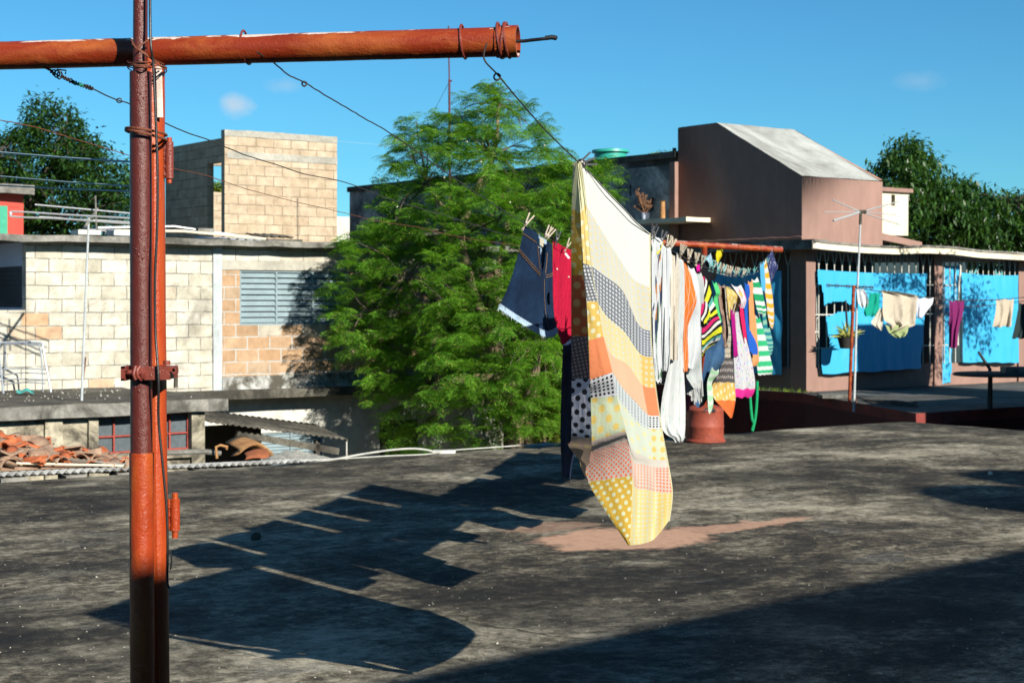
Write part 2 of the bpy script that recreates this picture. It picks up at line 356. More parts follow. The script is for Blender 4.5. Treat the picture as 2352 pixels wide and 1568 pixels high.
def mat_paint(name, c_base, c_hi, rough=0.32, drip=(1, 1, 1), flake=0.0, hi=0.5, bs=1.0):
    t = NT(name); co = t.coord('Object')
    mp = t.n('Mapping', {0: co, 3: drip}).outputs[0]
    n1 = t.noise(mp, 14, 6, 0.65, 0.4); n2 = t.noise(co, 70, 4, 0.6); n4 = t.noise(mp, 4, 5, 0.7)
    c = t.mix(t.math('MULTIPLY', t.ramp(n1, [(0.45, 0.0), (0.75, 1.0)]), hi), c_base, c_hi)
    c = t.mix(t.math('MULTIPLY', t.ramp(n4, [(0.5, 0.0), (0.75, 1.0)]), 0.6), c, sc3(c_base, 0.45))
    vo = t.n('TexVoronoi', {'Vector': mp, 'Scale': 110.0 * bs}, feature='SMOOTH_F1').outputs['Distance']
    blob = t.math('MULTIPLY', t.ramp(vo, [(0.0, 1.0), (0.30, 0.0)]), t.ramp(t.noise(co, 17, 3), [(0.5, 0.0), (0.65, 1.0)]))
    h = t.math('ADD', t.math('MULTIPLY', blob, 0.7), t.math('ADD', t.math('MULTIPLY', t.noise(co, 190 * bs, 4, 0.65), 0.5), t.math('ADD', t.math('MULTIPLY', n2, 0.5), t.math('MULTIPLY', n1, 1.1))))
    rgh = t.math('ADD', rough - .05, t.math('MULTIPLY', n2, 0.22))
    if flake:
        # pale primer showing where the paint has lifted on the upper side
        geo = t.n('NewGeometry').outputs['Normal']; nz = t.sep(geo)[2]
        up = t.ramp(nz, [(0.45, 0.0), (0.85, 0.26)])
        fm = t.ramp(t.math('ADD', t.noise(t.n('Mapping', {0: co, 3: (0.45, 1, 1)}).outputs[0], 7, 6, 0.7, 0.6), up), [(0.775, 0.0), (0.80, 1.0)])
        c = t.mix(t.math('MULTIPLY', fm, flake), c, (0.62, 0.53, 0.46)); h = t.math('SUBTRACT', h, t.math('MULTIPLY', fm, 0.8))
    return t.pbr(c, rgh, t.bump(h, 0.8, 0.0032), 0, 0.42)
def mat_leaf(name, c1, c2, tr=0.35, rough=0.5, c3=None):
    t = NT(name); rnd = t.n('NewGeometry').outputs['Random Per Island']; co = t.coord('Object'); n = t.noise(co, 1.6, 3, 0.6)
    f = t.ramp(t.math('ADD', t.math('MULTIPLY', rnd, 0.5), t.math('MULTIPLY', n, 0.6)), [(0.3, 0.0), (0.8, 1.0)])
    c = t.mix(f, c1, c2)
    if c3: c = t.mix(t.ramp(rnd, [(0.93, 0.0), (0.95, 1.0)]), c, c3)
    cl = t.mix(1.0, c, (1.5, 1.5, 0.6), 'MULTIPLY')
    return t.pbr(c, rough, None, 0, 0.35, transl=(tr, cl))
def dots(t, uv, sp, r, rot=0.0, soft=0.04, sq=0.0):
    """regular rows of round dots: 1 inside a dot"""
    mp = t.n('Mapping', {0: uv, 2: (0, 0, rot), 3: (1 / sp, 1 / sp, 1)}).outputs[0]
    x, y, z = t.sep(mp)
    fx = t.math('SUBTRACT', t.math('FRACT', x), 0.5); fy = t.math('SUBTRACT', t.math('FRACT', y), 0.5)
    d = t.math('SQRT', t.math('ADD', t.math('MULTIPLY', fx, fx), t.math('MULTIPLY', fy, fy)))
    return t.ramp(d, [(max(0, r - soft), 1.0), (r + soft, 0.0)])
def mat_cloth(name, col, pat=None, col2=(0.8, 0.8, 0.8), sp=0.05, r=0.25, rot=0.0, tr=0.25, wr=0.5, extra=None, rough=0.9):
    t = NT(name); tc = t.n('TexCoord'); uv = tc.outputs['UV']; ob = tc.outputs['Object']; c = col
    if pat == 'dots': c = t.mix(dots(t, uv, sp, r, rot), col, col2)
    elif pat == 'stripes':
        x, y, z = t.sep(uv); f = t.math('FRACT', t.math('DIVIDE', y, sp)); c = t.mix(t.math('LESS_THAN', f, r), col, col2)
    elif pat == 'rainbow':
        x, y, z = t.sep(uv); y = t.math('ADD', y, t.math('MULTIPLY', t.math('SINE', t.math('ADD', t.math('MULTIPLY', x, 4.0), -0.8)), 0.06))
        f = t.math('FRACT', t.math('DIVIDE', y, sp))
        K, W, P, Yl, T_ = (0.008, 0.008, 0.01), (0.75, 0.75, 0.7), (0.62, 0.02, 0.14), (0.68, 0.68, 0.03), (0.10, 0.42, 0.36)
        c = t.ramp(f, [(0, K), (.10, P), (.22, K), (.28, W), (.36, K), (.44, Yl), (.58, K), (.64, T_), (.72, W), (.82, K), (.90, Yl)], 'CONSTANT')
    elif pat == 'check':
        mp = t.n('Mapping', {0: uv, 2: (0, 0, rot), 3: (1 / sp, 1 / sp, 1)}).outputs[0]; x, y, z = t.sep(mp)
        a = t.math('LESS_THAN', t.math('FRACT', x), r); b = t.math('LESS_THAN', t.math('FRACT', y), r); c = t.mix(t.math('MAXIMUM', a, b), col, col2)
    elif pat == 'floral':
        vo = t.n('TexVoronoi', {'Vector': uv, 'Scale': 1 / sp}); m = t.math('LESS_THAN', vo.outputs['Distance'], r)
        hue = t.n('HueSaturation', {'Saturation': 1.3, 'Color': t.mix(0.5, vo.outputs['Color'], col2)}).outputs[0]; c = t.mix(m, col, hue)
    elif pat == 'print':
        m = t.ramp(t.noise(uv, 1 / sp, 2, 0.5, 0.8), [(0.545, 0.0), (0.57, 1.0)])
        c = t.mix(m, col, t.ramp(t.noise(uv, 0.4 / sp, 1), [(0.3, (0.05, 0.14, 0.05)), (0.47, (0.03, 0.05, 0.12)), (0.55, (0.55, 0.2, 0.03)), (0.65, (0.08, 0.2, 0.4))], 'CONSTANT'))
    elif pat == 'faint':
        m = t.ramp(t.noise(uv, 1 / sp, 4, 0.7, 0.5), [(0.56, 0.0), (0.66, 1.0)]); c = t.mix(t.math('MULTIPLY', m, r), col, col2)
    elif pat == 'denim':
        n = t.noise(ob, 7, 5, 0.65); w_ = t.noise(t.n('Mapping', {0: ob, 3: (260, 260, 60)}).outputs[0], 1, 2)
        c = t.mix(t.ramp(n, [(0.40, 0.0), (0.72, 1.0)]), col, col2); c = t.mix(t.math('MULTIPLY', w_, 0.4), c, sc3(col2, 1.3))
    elif pat == 'leopard':
        vo = t.n('TexVoronoi', {'Vector': uv, 'Scale': 1 / sp}); m = t.ramp(vo.outputs['Distance'], [(0.25, 0.0), (0.3, 1.0), (0.45, 1.0), (0.5, 0.0)]); c = t.mix(m, col, col2)
    weave = t.noise(t.n('Mapping', {0: uv, 3: (1, 0.25, 1)}).outputs[0], 18, 6, 0.65, 0.8); fine = t.noise(uv, 220, 2)
    if not isinstance(c, tuple) or True:
        base = t.n('Mix', data_type='RGBA', blend_type='MULTIPLY'); base.inputs[0].default_value = 0.12
        if isinstance(c, tuple): base.inputs[6].default_value = (*c, 1)
        else: t.t.links.new(c, base.inputs[6])
        t.t.links.new(t.ramp(fine, [(0.3, 0.5), (0.7, 1.0)]), base.inputs[7]); c = base.outputs[2]
    crk = t.noise(t.n('Mapping', {0: ob, 3: (1, 1, 0.45)}).outputs[0], 26, 5, 0.6, 1.2)
    nb = t.bump(t.math('ADD', t.math('ADD', weave, t.math('MULTIPLY', crk, 0.6)), t.math('MULTIPLY', fine, 0.05)), wr, 0.035)
    return t.pbr(c, rough, nb, 0, 0.1, transl=(tr, c) if tr else None)
M = {}
M['roof'] = mat_roof()
CREAM = [(0.0, (0.50, 0.475, 0.39)), (0.25, (0.58, 0.555, 0.46)), (0.6, (0.63, 0.61, 0.52)), (0.90, (0.56, 0.54, 0.47)), (0.955, (0.58, 0.50, 0.38)), (0.975, (0.58, 0.37, 0.22)), (1.0, (0.58, 0.40, 0.26))]
M['block'] = mat_block('cream_cement_block', CREAM, (0.18, 0.17, 0.145), 0.42, 0.205, ms=0.010, stain=0.5)
M['block_orange'] = mat_block('orange_cement_block', [(0, (0.46, 0.29, 0.165)), (0.4, (0.50, 0.34, 0.21)), (0.7, (0.42, 0.265, 0.15)), (0.85, (0.50, 0.475, 0.39)), (1, (0.30, 0.20, 0.13))], (0.40, 0.40, 0.37), 0.42, 0.205, ms=0.013, stain=0.6, stc=(0.16, 0.10, 0.06))
M['block_tower'] = mat_block('sand_cement_block', [(0, (0.50, 0.39, 0.27)), (0.5, (0.56, 0.455, 0.33)), (1, (0.47, 0.365, 0.25))], (0.20, 0.16, 0.11), 0.42, 0.205, stain=0.5, stc=(0.30, 0.25, 0.15), off=(0.13, 0.05))
M['concrete'] = m_basic('grey_weathered_concrete', (0.24, 0.23, 0.20), 0.92, 0.45, 1.5, 0.5, 25, col2=(0.34, 0.33, 0.29), stain=0.9, stcol=(0.05, 0.048, 0.04))
M['concrete_light'] = m_basic('pale_grey_cement', (0.36, 0.345, 0.29), 0.92, 0.3, 1.5, 0.4, 25, stain=0.35, stcol=(0.14, 0.13, 0.105))
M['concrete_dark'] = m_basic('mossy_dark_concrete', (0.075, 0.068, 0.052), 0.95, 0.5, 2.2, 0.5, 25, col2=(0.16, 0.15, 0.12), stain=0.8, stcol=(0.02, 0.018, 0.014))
M['concrete_pale'] = m_basic('pale_blue_grey_concrete', (0.42, 0.46, 0.47), 0.9, 0.25, 2.5, 0.4, 30, stain=0.25, stcol=(0.16, 0.16, 0.14))
M['plaster_stained'] = m_basic('stained_cream_plaster', (0.50, 0.45, 0.33), 0.9, 0.3, 1.6, 0.3, 22, stain=1.0, stcol=(0.07, 0.062, 0.045))
M['plaster_white'] = m_basic('white_limewash', (0.62, 0.61, 0.54), 0.9, 0.2, 1.5, 0.3, 22, stain=0.45, stcol=(0.16, 0.15, 0.12))
M['plaster_blue'] = m_basic('pale_blue_limewash', (0.55, 0.60, 0.72), 0.9, 0.12, 1.5, 0.2, 22)
M['wall_grey'] = m_basic('mottled_grey_render', (0.32, 0.35, 0.33), 0.9, 0.5, 1.4, 0.3, 18, col2=(0.58, 0.60, 0.55), stain=0.9, stcol=(0.06, 0.065, 0.07))
M['brown'] = m_basic('mauve_brown_painted_render', (0.265, 0.160, 0.128), 0.85, 0.2, 0.8, 0.35, 14, stain=0.4, stcol=(0.20, 0.125, 0.095), sv=(1, 1, 0.35))
M['white_roof'] = m_basic('whitewashed_roof_cement', (0.40, 0.415, 0.385), 0.85, 0.15, 1.0, 0.3, 18, stain=1.0, stcol=(0.19, 0.19, 0.17), sv=(1, 0.35, 1))
M['cream_paint'] = m_basic('cream_painted_edge', (0.72, 0.64, 0.46), 0.8, 0.15, 3, 0.2, 25, stain=0.3, stcol=(0.22, 0.17, 0.11))
M['darkred'] = m_basic('dark_red_painted_wall', (0.07, 0.010, 0.010), 0.8, 0.3, 1.5, 0.2, 20, stain=0.4, stcol=(0.02, 0.01, 0.01))
M['red_paint'] = m_basic('red_painted_wall', (0.45, 0.06, 0.04), 0.8, 0.2, 1.5, 0.2, 20, stain=0.3)
M['green_paint'] = m_basic('green_painted_wall', (0.05, 0.32, 0.20), 0.8, 0.2, 1.5, 0.2, 20)
M['terrace'] = m_basic('patchy_terrace_cement', (0.045, 0.045, 0.04), 0.9, 0.5, 0.9, 0.4, 25, col2=(0.14, 0.14, 0.13), stain=0.6)
M['earth'] = m_basic('packed_earth', (0.11, 0.085, 0.055), 0.95, 0.4, 0.5, 0.5, 8)
M['black_void'] = m_basic('shade_and_pot_black', (0.035, 0.033, 0.03), 0.95, 0.2, 1, 0.1, 10)  # near-black colour carries the shade of rooms, holes and gaps; also the pot
M['louvre'] = m_basic('grey_blue_painted_metal', (0.19, 0.26, 0.285), 0.55, 0.2, 4, 0.1, 30, spec=0.4, stain=0.15)
M['asbestos'] = m_basic('corrugated_fibre_cement', (0.36, 0.37, 0.36), 0.9, 0.4, 2, 0.3, 30, stain=0.5)
M['zinc'] = m_basic('galvanised_sheet', (0.46, 0.50, 0.55), 0.45, 0.3, 2, 0.1, 30, metal=0.5, stain=0.3)
M['alu'] = m_basic('dull_aluminium', (0.62, 0.63, 0.62), 0.4, 0.15, 4, 0.1, 30, metal=0.6)
M['terracotta'] = m_basic('broken_terracotta', (0.44, 0.115, 0.04), 0.9, 0.45, 5, 0.4, 40, stain=0.35, stcol=(0.10, 0.07, 0.05))
M['terracotta_b'] = m_basic('pale_lime_crusted_terracotta', (0.30, 0.13, 0.07), 0.9, 0.45, 6, 0.4, 40, col2=(0.36, 0.27, 0.19))
M['rust'] = m_basic('rusty_iron', (0.26, 0.085, 0.035), 0.85, 0.5, 6, 0.4, 50, stain=0.4, stcol=(0.05, 0.02, 0.012))
M['rust_orange'] = m_basic('orange_rusty_sheet', (0.45, 0.17, 0.05), 0.8, 0.5, 3, 0.4, 30, col2=(0.50, 0.30, 0.12), stain=0.5, stcol=(0.16, 0.05, 0.03))
M['drum'] = m_basic('red_oxide_painted_iron', (0.27, 0.055, 0.03), 0.6, 0.35, 3.5, 0.3, 40, stain=0.45, stcol=(0.12, 0.03, 0.02))
M['gravel'] = m_basic('pale_gravel', (0.36, 0.35, 0.30), 0.95, 0.5, 20, 0.8, 40)
M['glass'] = m_basic('dusty_window_glass', (0.10, 0.12, 0.13), 0.12, 0.3, 2, 0.02, 5, spec=0.6)
M['tank'] = m_basic('teal_plastic', (0.025, 0.32, 0.24), 0.45, 0.08, 1, 0.05, 10, spec=0.4)
M['bark'] = m_basic('pale_bark', (0.30, 0.22, 0.14), 0.95, 0.5, 6, 0.8, 25, sv=(1, 1, 0.3))
M['bark_dark'] = m_basic('dark_bark', (0.10, 0.08, 0.06), 0.95, 0.5, 6, 0.8, 25, sv=(1, 1, 0.3))
M['wire'] = m_basic('dark_oxidised_wire', (0.035, 0.028, 0.025), 0.5, 0.3, 30, 0.3, 200, spec=0.4)
M['wire_rust'] = m_basic('rusty_wire', (0.16, 0.05, 0.025), 0.75, 0.5, 30, 0.3, 200)
M['cable_black'] = m_basic('black_cable', (0.015, 0.014, 0.014), 0.4, 0.2, 10, 0.1, 100, spec=0.5)
M['cord_pale'] = m_basic('pale_plastic_cord', (0.30, 0.42, 0.45), 0.6, 0.1, 10, 0.1, 100)
M['hose'] = m_basic('pale_hose', (0.42, 0.42, 0.38), 0.6, 0.3, 10, 0.1, 60)
M['peg'] = m_basic('weathered_peg_wood', (0.42, 0.36, 0.27), 0.85, 0.3, 60, 0.3, 200)
M['peg_dark'] = m_basic('dark_plastic_peg', (0.03, 0.032, 0.04), 0.5, 0.2, 30, 0.1, 100)
M['peg_teal'] = m_basic('teal_plastic_peg', (0.12, 0.35, 0.33), 0.5, 0.2, 30, 0.1, 100)
M['steel'] = m_basic('dull_steel', (0.30, 0.29, 0.27), 0.4, 0.3, 30, 0.1, 100, metal=0.8)
M['grille'] = m_basic('cream_painted_iron', (0.50, 0.50, 0.44), 0.7, 0.2, 5, 0.1, 40, stain=0.2)
M['mast'] = mat_paint('brown_glossy_paint', (0.085, 0.014, 0.009), (0.125, 0.024, 0.013), 0.30, (1, 1, 0.5), 0.0, 0.5, 1.6)
M['sleeve'] = mat_paint('orange_red_lumpy_paint', (0.30, 0.036, 0.006), (0.48, 0.11, 0.014), 0.30, (1, 1, 0.5), 0.0, 0.8)
M['post'] = mat_paint('orange_red_dripping_paint', (0.31, 0.036, 0.006), (0.46, 0.12, 0.02), 0.28, (1, 1, 0.12), 0.0, 0.6)
M['post_flaked'] = mat_paint('flaking_orange_red_paint', (0.30, 0.05, 0.016), (0.42, 0.12, 0.03), 0.33, (1, 1, 0.3), 0.0, 0.7)
M['crossbar'] = mat_paint('flaking_red_paint', (0.22, 0.026, 0.006), (0.46, 0.14, 0.03), 0.30, (0.35, 1, 1), 0.9, 0.75)
M['primer'] = m_basic('pale_primer', (0.6, 0.52, 0.45), 0.7, 0.25, 12, 0.3, 60, stain=0.35, stcol=(0.3, 0.06, 0.02))
M['bracket'] = mat_paint('dark_red_bracket_paint', (0.17, 0.034, 0.022), (0.26, 0.06, 0.03), 0.35, (1, 1, 1), 0, 0.4)
M['tarp'] = None
def mat_tarp():
    t = NT('blue_tarpaulin'); co = t.coord('Object'); n = t.noise(co, 1.2, 5, 0.6); n2 = t.noise(t.n('Mapping', {0: co, 3: (1, 1, 0.25)}).outputs[0], 5, 4, 0.6)
    c = t.mix(n, (0.03, 0.37, 0.66), (0.06, 0.46, 0.76)); tx = t.coord('UV'); wv = t.noise(tx, 150, 2)
    return t.pbr(c, 0.5, t.bump(t.math('ADD', n2, t.math('MULTIPLY', wv, 0.04)), 0.5, 0.06), 0, 0.4, transl=(0.2, c))
M['tarp'] = mat_tarp()
M['moringa'] = mat_leaf('feathery_green_leaf', (0.045, 0.165, 0.018), (0.22, 0.46, 0.036), 0.45, 0.5, (0.40, 0.38, 0.10))
M['broad'] = mat_leaf('dark_green_leaf', (0.018, 0.055, 0.012), (0.055, 0.13, 0.022), 0.3, 0.4)
M['vine'] = mat_leaf('yellow_green_leaf', (0.07, 0.15, 0.02), (0.22, 0.30, 0.03), 0.4, 0.5, (0.45, 0.40, 0.08))
M['agave'] = mat_leaf('yellow_striped_leaf', (0.10, 0.18, 0.04), (0.45, 0.42, 0.12), 0.2, 0.5)
# ================================================================== SETTING
def big_sheet(name, z, ext, mat, kind):
    mb = MB(); mb.face([(-ext, -ext, z), (ext, -ext, z), (ext, ext, z), (-ext, ext, z)]); return mb.build(name, mat, kind=kind, origin=(0, 0, z))
big_sheet('ground', -3.6, 1500, M['earth'], 'structure')
# our flat roof: a0..17.26 x b..14.18 in the street grid (slab, gently uneven)
mb = MB()
def roof_z(x, y): return 0.012 * mnoise.noise(Vector((x * .35, y * .35, 0)))
NX, NY = 110, 90
A0, A1, B0, B1 = -14.0, 17.26, -12.0, 14.18
def rp(u, v):
    a = A0 + (A1 - A0) * u; b = B0 + (B1 - B0) * v
    if u in (0, 1): a += 0.03 * mnoise.noise(Vector((b * 2, 0, 3)))
    if v in (0, 1): b += 0.05 * mnoise.noise(Vector((a * 1.3, 5, 3))) + 0.02 * mnoise.noise(Vector((a * 6, 5, 3)))
    p = G(a, b); p.z = roof_z(p.x, p.y); 
    if u in (0, 1) or v in (0, 1): p.z -= 0.015
    return p
mb.grid_fn(rp, NX, NY)
for e0, e1 in (((0, 1), (1, 1)), ((1, 1), (1, 0))):
    n = 120
    for i in range(n):
        t0, t1 = i / n, (i + 1) / n
        q0 = rp(e0[0] + (e1[0] - e0[0]) * t0, e0[1] + (e1[1] - e0[1]) * t0); q1 = rp(e0[0] + (e1[0] - e0[0]) * t1, e0[1] + (e1[1] - e0[1]) * t1)
        mb.face([q0, q1, q1 - Vector((0, 0, .22)), q0 - Vector((0, 0, .22))])
mb.build('flat_roof', M['roof'], kind='structure', origin=(0, 0, 0), rot=0.0)
# walls of our own house under the slab
mb = MB(grid=True); mb.box(A0 + .3, A1 - .25, B0 + .3, B1 - .25, -3.6, -.2)
mb.build('own_house_walls', M['plaster_stained'], kind=None, label='stained walls carrying the dark flat cement roof in the foreground', cat='building', origin=G(0, 0, -3.6))
# small litter on the roof: pale chips and pebbles -- too many and tiny to count
mb = MB(); rr = random.Random(3)
for i in range(900):
    if i < 760: px, py = rr.uniform(0, 2352), rr.uniform(1045, 1567)
    else: px, py = rr.uniform(0, 1200), rr.uniform(1070, 1500)
    g = gz(px, py); s_ = rr.uniform(.002, .0055) * (1.6 if rr.random() < .05 else 1)
    if toG(g)[1] > 14.1 or toG(g)[0] > 17.2: continue
    z = roof_z(g.x, g.y) + .001; a = rr.uniform(0, 6.28)
    q = [Vector((g.x + s_ * rr.uniform(.6, 1.3) * math.cos(a + k * 1.57), g.y + s_ * rr.uniform(.6, 1.3) * math.sin(a + k * 1.57), z)) for k in range(4)]
    top = Vector((g.x, g.y, z + s_ * rr.uniform(.5, 1.1)))
    for k in range(4): mb.face([q[k], q[(k + 1) % 4], top])
mb.build('grit', m_basic('pale_grit', (0.40, 0.38, 0.33), 0.9, 0.3, 10), kind='stuff', label='pale grit and chips scattered over the roof', cat='grit', weld=False, origin=(0, 0, 0))
for i, (px, py, s_, lab) in enumerate([(588, 1240, .035, 'dark cinder lump lying alone on the roof behind the posts'), (242, 1614 - 0, .018, None), (2418 * .9408, 1090, .02, 'small white chip near the far right corner of the roof')]):
    if lab is None: continue
    g = gz(px, py); mb = MB()
    def fn(u, v, g=g, s_=s_):
        d = Vector((math.sin(v * math.pi) * math.cos(u * 6.283), math.sin(v * math.pi) * math.sin(u * 6.283), math.cos(v * math.pi)))
        return g + Vector((0, 0, s_ * .6)) + d * s_ * (1 + .35 * mnoise.noise(d * 2 + Vector((i, 0, 0))))
    mb.grid_fn(fn, 12, 8); mb.build('stone', M['concrete_dark'] if i == 0 else M['plaster_white'], label=lab, cat='stone')

# ================================================================== LEFT HOUSE (front plane b = 23.79)
LB = 23.79
aL, _ = pb(60, 700, LB)                    # left corner of the block wall
aR = 17.6
zs_top = pb(60, 541, LB - .3)[1]; zs_bot = pb(60, 553, LB - .3)[1]
house = thing('block_house', 'cream cement block house with a flat slab roof and grey louvred window', 'house', G(aL, LB, -3.6), TH)
pilL, pilR = pb(488, 700, LB)[0], pb(508, 700, LB)[0]
winL, winR = pb(551, 690, LB)[0], pb(800, 690, LB)[0]
wz1, wz0 = pb(560, 620, LB)[1], pb(560, 747, LB)[1]
base_z = pb(200, 895, LB)[1]
led_z = pb(600, 893, LB)[1]
mb = MB(grid=True)
mb.wall_b(aL, pilL, base_z - .3, zs_bot, LB, LB + .15, mi=0)
mb.wall_a(LB + .15, LB + 9, base_z - 3, zs_bot, aR, aR + .15)
mb.build('wall', [M['block']], house)
lz1 = pb(560, 598, LB)[1]; lz0 = wz1
mb = MB(grid=True); mb.wall_b(pilR, aR, led_z - .02, lz0, LB, LB + .15, holes=[(winL, winR, wz0, wz1)], mi=0)
mb.build('wall', [M['block_orange']], house, label='lower right wall of orange and cream blocks round the louvred window')
mb = MB(grid=True); mb.rbox(pilL, pilR, LB - .03, LB + .16, base_z - .1, zs_bot, .3, .008)
mb.build('pilaster', M['concrete_pale'], house)
mb = MB(grid=True); mb.rbox(pilR, aR, LB - .012, LB + .16, lz0, lz1, .3, .006)
mb.build('lintel', M['concrete_light'], house)
mb = MB(grid=True); mb.wall_b(pilR, aR, lz1, zs_bot, LB, LB + .15)
mb.build('upper_course', M['block'], house)
# stained plaster band at the foot of the right part, and the ledge slab below it
bz1 = pb(600, 862, LB)[1]
mb = MB(grid=True); mb.rbox(pilR, aR, LB - .05, LB + .1, led_z - .03, bz1, .25, .02)
mb.build('plaster_band', m_basic('white_stained_band', (0.55, 0.56, 0.53), 0.9, 0.2, 2.5, 0.4, 20, stain=1.1, stcol=(0.07, 0.065, 0.05)), house)
mb = MB(grid=True); mb.rbox(pb(395, 895, LB - .3)[0], aR, LB - .38, LB + .14, pb(600, 915, LB - .4)[1], pb(600, 896, LB - .4)[1], .3, .015)
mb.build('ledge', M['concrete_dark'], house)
# roof slab, overhanging
mb = MB(grid=True); ax0 = pb(-40, 540, LB - .3)[0]
mb.rbox(ax0, aR + .3, LB - .30, LB + 9, zs_bot, zs_top + .02, .3, .018)
mb.build('roof_slab', M['concrete'], house)
# deep recess left of the corner: shaded side wall and the wall behind, dark louvre
mb = MB(grid=True)
mb.wall_b(aL - 3, aL - .004, base_z - .4, pb(30, 712, LB)[1], LB + .02, LB + .14)
mb.build('parapet_wall', [M['block']], house)
wb0, wb1 = pa(51, 650, aL)[0], pa(-60, 650, aL)[0]; wh1, wh0_ = pa(30, 612, aL)[1], pa(30, 706, aL)[1]
mb = MB(grid=True); mb.wall_a(LB + .155, LB + 9, base_z - .4, zs_bot, aL, aL + .15, holes=[(wb0, wb1, wh0_, wh1)]); mb.build('end_wall', [M['plaster_blue']], house)
mb = MB(grid=True); mb.box(aL + .10, aL + .12, wb0, wb1, wh0_, wh1)
for k in range(9):
    z_ = wh0_ + (wh1 - wh0_) * (k + .5) / 9; mb.box(aL + .04, aL + .055, wb0, wb1, z_ - .035, z_ + .03)
mb.build('dark_window', m_basic('dark_painted_louvre', (0.05, 0.07, 0.075), 0.6), house)
mb = MB(grid=True)
bz = LB + 2.6
w0 = pb(-60, 660, bz)[0]; w1 = pb(50, 660, bz)[0]; h0 = pb(20, 705, bz)[1]; h1 = pb(20, 612, bz)[1]
mb.wall_b(aL - 5, aL - .002, base_z - .3, zs_bot, bz, bz + .12)
mb.build('recess_wall', [M['plaster_blue']], house)
def louvre(name, parent, a0, a1, z0, z1, b, ncol, nrow, mat, dark=True, label=None, cat=None, frame=.035, bend=32):
    mbf = MB(grid=True); W = (a1 - a0)
    for i in range(ncol + 1):
        x = a0 + W * i / ncol; mbf.box(x - frame / 2 if 0 < i < ncol else (x if i == 0 else x - frame), x + frame / 2 if 0 < i < ncol else (x + frame if i == 0 else x), b - .02, b + .03, z0, z1)
    mbf.box(a0 + frame, a1 - frame, b - .018, b + .028, z1 - frame, z1); mbf.box(a0 + frame, a1 - frame, b - .018, b + .028, z0, z0 + frame)
    fr = mbf.build(name, mat, parent, label=label, cat=cat) if parent else mbf.build(name, mat, label=label, cat=cat)
    ms = MB(grid=True); pitch = (z1 - z0 - 2 * frame) / nrow
    for i in range(ncol):
        x0 = a0 + W * i / ncol + frame * .55; x1 = a0 + W * (i + 1) / ncol - frame * .55
        for j in range(nrow):
            zc = z0 + frame + pitch * (j + .5); th = R(bend + random.uniform(-3, 3)); hh = pitch * .46
            dy, dz = math.cos(th) * 0, 0
            p0 = Vector((x0, b - math.sin(th) * hh * .9, zc - math.cos(th) * hh)); p1 = Vector((x1, p0.y, p0.z))
            q1 = Vector((x1, b + math.sin(th) * hh * .9, zc + math.cos(th) * hh)); q0 = Vector((x0, q1.y, q1.z)); t_ = Vector((0, .006, -.003))
            ms.face([p0, p1, q1, q0]); ms.face([q0 + t_, q1 + t_, p1 + t_, p0 + t_]); ms.face([p0 + t_, p1 + t_, p1, p0])
    ms.build('slats', mat, fr)
    if dark:
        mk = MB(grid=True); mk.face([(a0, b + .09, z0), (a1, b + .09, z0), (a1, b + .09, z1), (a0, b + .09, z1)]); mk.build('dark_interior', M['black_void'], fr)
    return fr
louvre('louvred_window', house, winL, winR, wz0, wz1, LB + .04, 3, 9, M['louvre'])
# lower storey right: white wall and its openings
WB = LB + .10
mb = MB(grid=True)
lw = [(pb(598, 1000, WB)[0], pb(742, 1000, WB)[0], -1.6, pb(650, 992, WB)[1]), (pb(872, 1000, WB)[0], pb(962, 1000, WB)[0], -1.6, pb(900, 965, WB)[1])]
mb.wall_b(pb(468, 1000, WB)[0], aR, -3.6, led_z - .05, WB, WB + .15, holes=lw)
mb.build('lower_wall', [M['plaster_white']], house)
louvre('louvred_window', house, lw[0][0], lw[0][1], -1.3, lw[0][3], WB + .05, 2, 12, M['louvre'], label='lower louvred window behind the lean-to')
louvre('louvred_window', house, lw[1][0], lw[1][1], -1.3, lw[1][3], WB + .05, 2, 10, m_basic('brown_black_louvre', (0.035, 0.03, 0.028), 0.6), label='dark lower louvred window right of the lean-to')
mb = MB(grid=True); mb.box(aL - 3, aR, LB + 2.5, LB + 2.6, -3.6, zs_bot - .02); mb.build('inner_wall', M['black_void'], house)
# thin stack of things lying on the slab
def lay_tube(name, pts, r, mat, label, cat, group=None, n=7):
    mb = MB(); mb.tube(pts, r, n); return mb.build(name, mat, label=label, cat=cat, group=group)
zt = zs_top + .03
def lf(px, py, db=0.0): a, z = pb(px, py, LB + db); return G(a, LB + db, z)
lay_tube('pipe', [lf(265, 530, .3), lf(420, 531, .2), lf(610, 549, .0)], .022, M['cream_paint'], 'long cream pipe lying along the edge of the slab roof', 'pipe')
lay_tube('pipe', [lf(225, 523, .6), lf(400, 520, .5), lf(545, 541, .4)], .018, M['alu'], 'pale metal pipe lying behind the cream pipe on the slab roof', 'pipe')
def slab_item(name, x0, x1, y0, y1, db, dep, mat, label, cat, th=.02, tilt=0.0, corr=False):
    a0, z0 = pb(x0, y1, LB + db); a1, _ = pb(x1, y1, LB + db); z1 = pb(x0, y0, LB + db)[1]
    mb = MB(grid=True)
    if corr:
        n = 60
        def fn(u, v): return (a0 + (a1 - a0) * u, LB + db + dep * v, z0 + (z1 - z0) * v + .02 * math.sin(u * (a1 - a0) * 40) + tilt * u)
        mb.grid_fn(lambda u, v: fn(u, v), n * 2, 2)
        return mb.build(name, mat, label=label, cat=cat, solid=.008)
    mb.rbox(a0, a1, LB + db, LB + db + dep, z0, z1, .25, .01)
    return mb.build(name, mat, label=label, cat=cat)
slab_item('roof_sheet', 232, 300, 520, 533, .5, .8, M['asbestos'], 'short corrugated sheet left of the posts on the slab roof', 'roof sheet', corr=True)
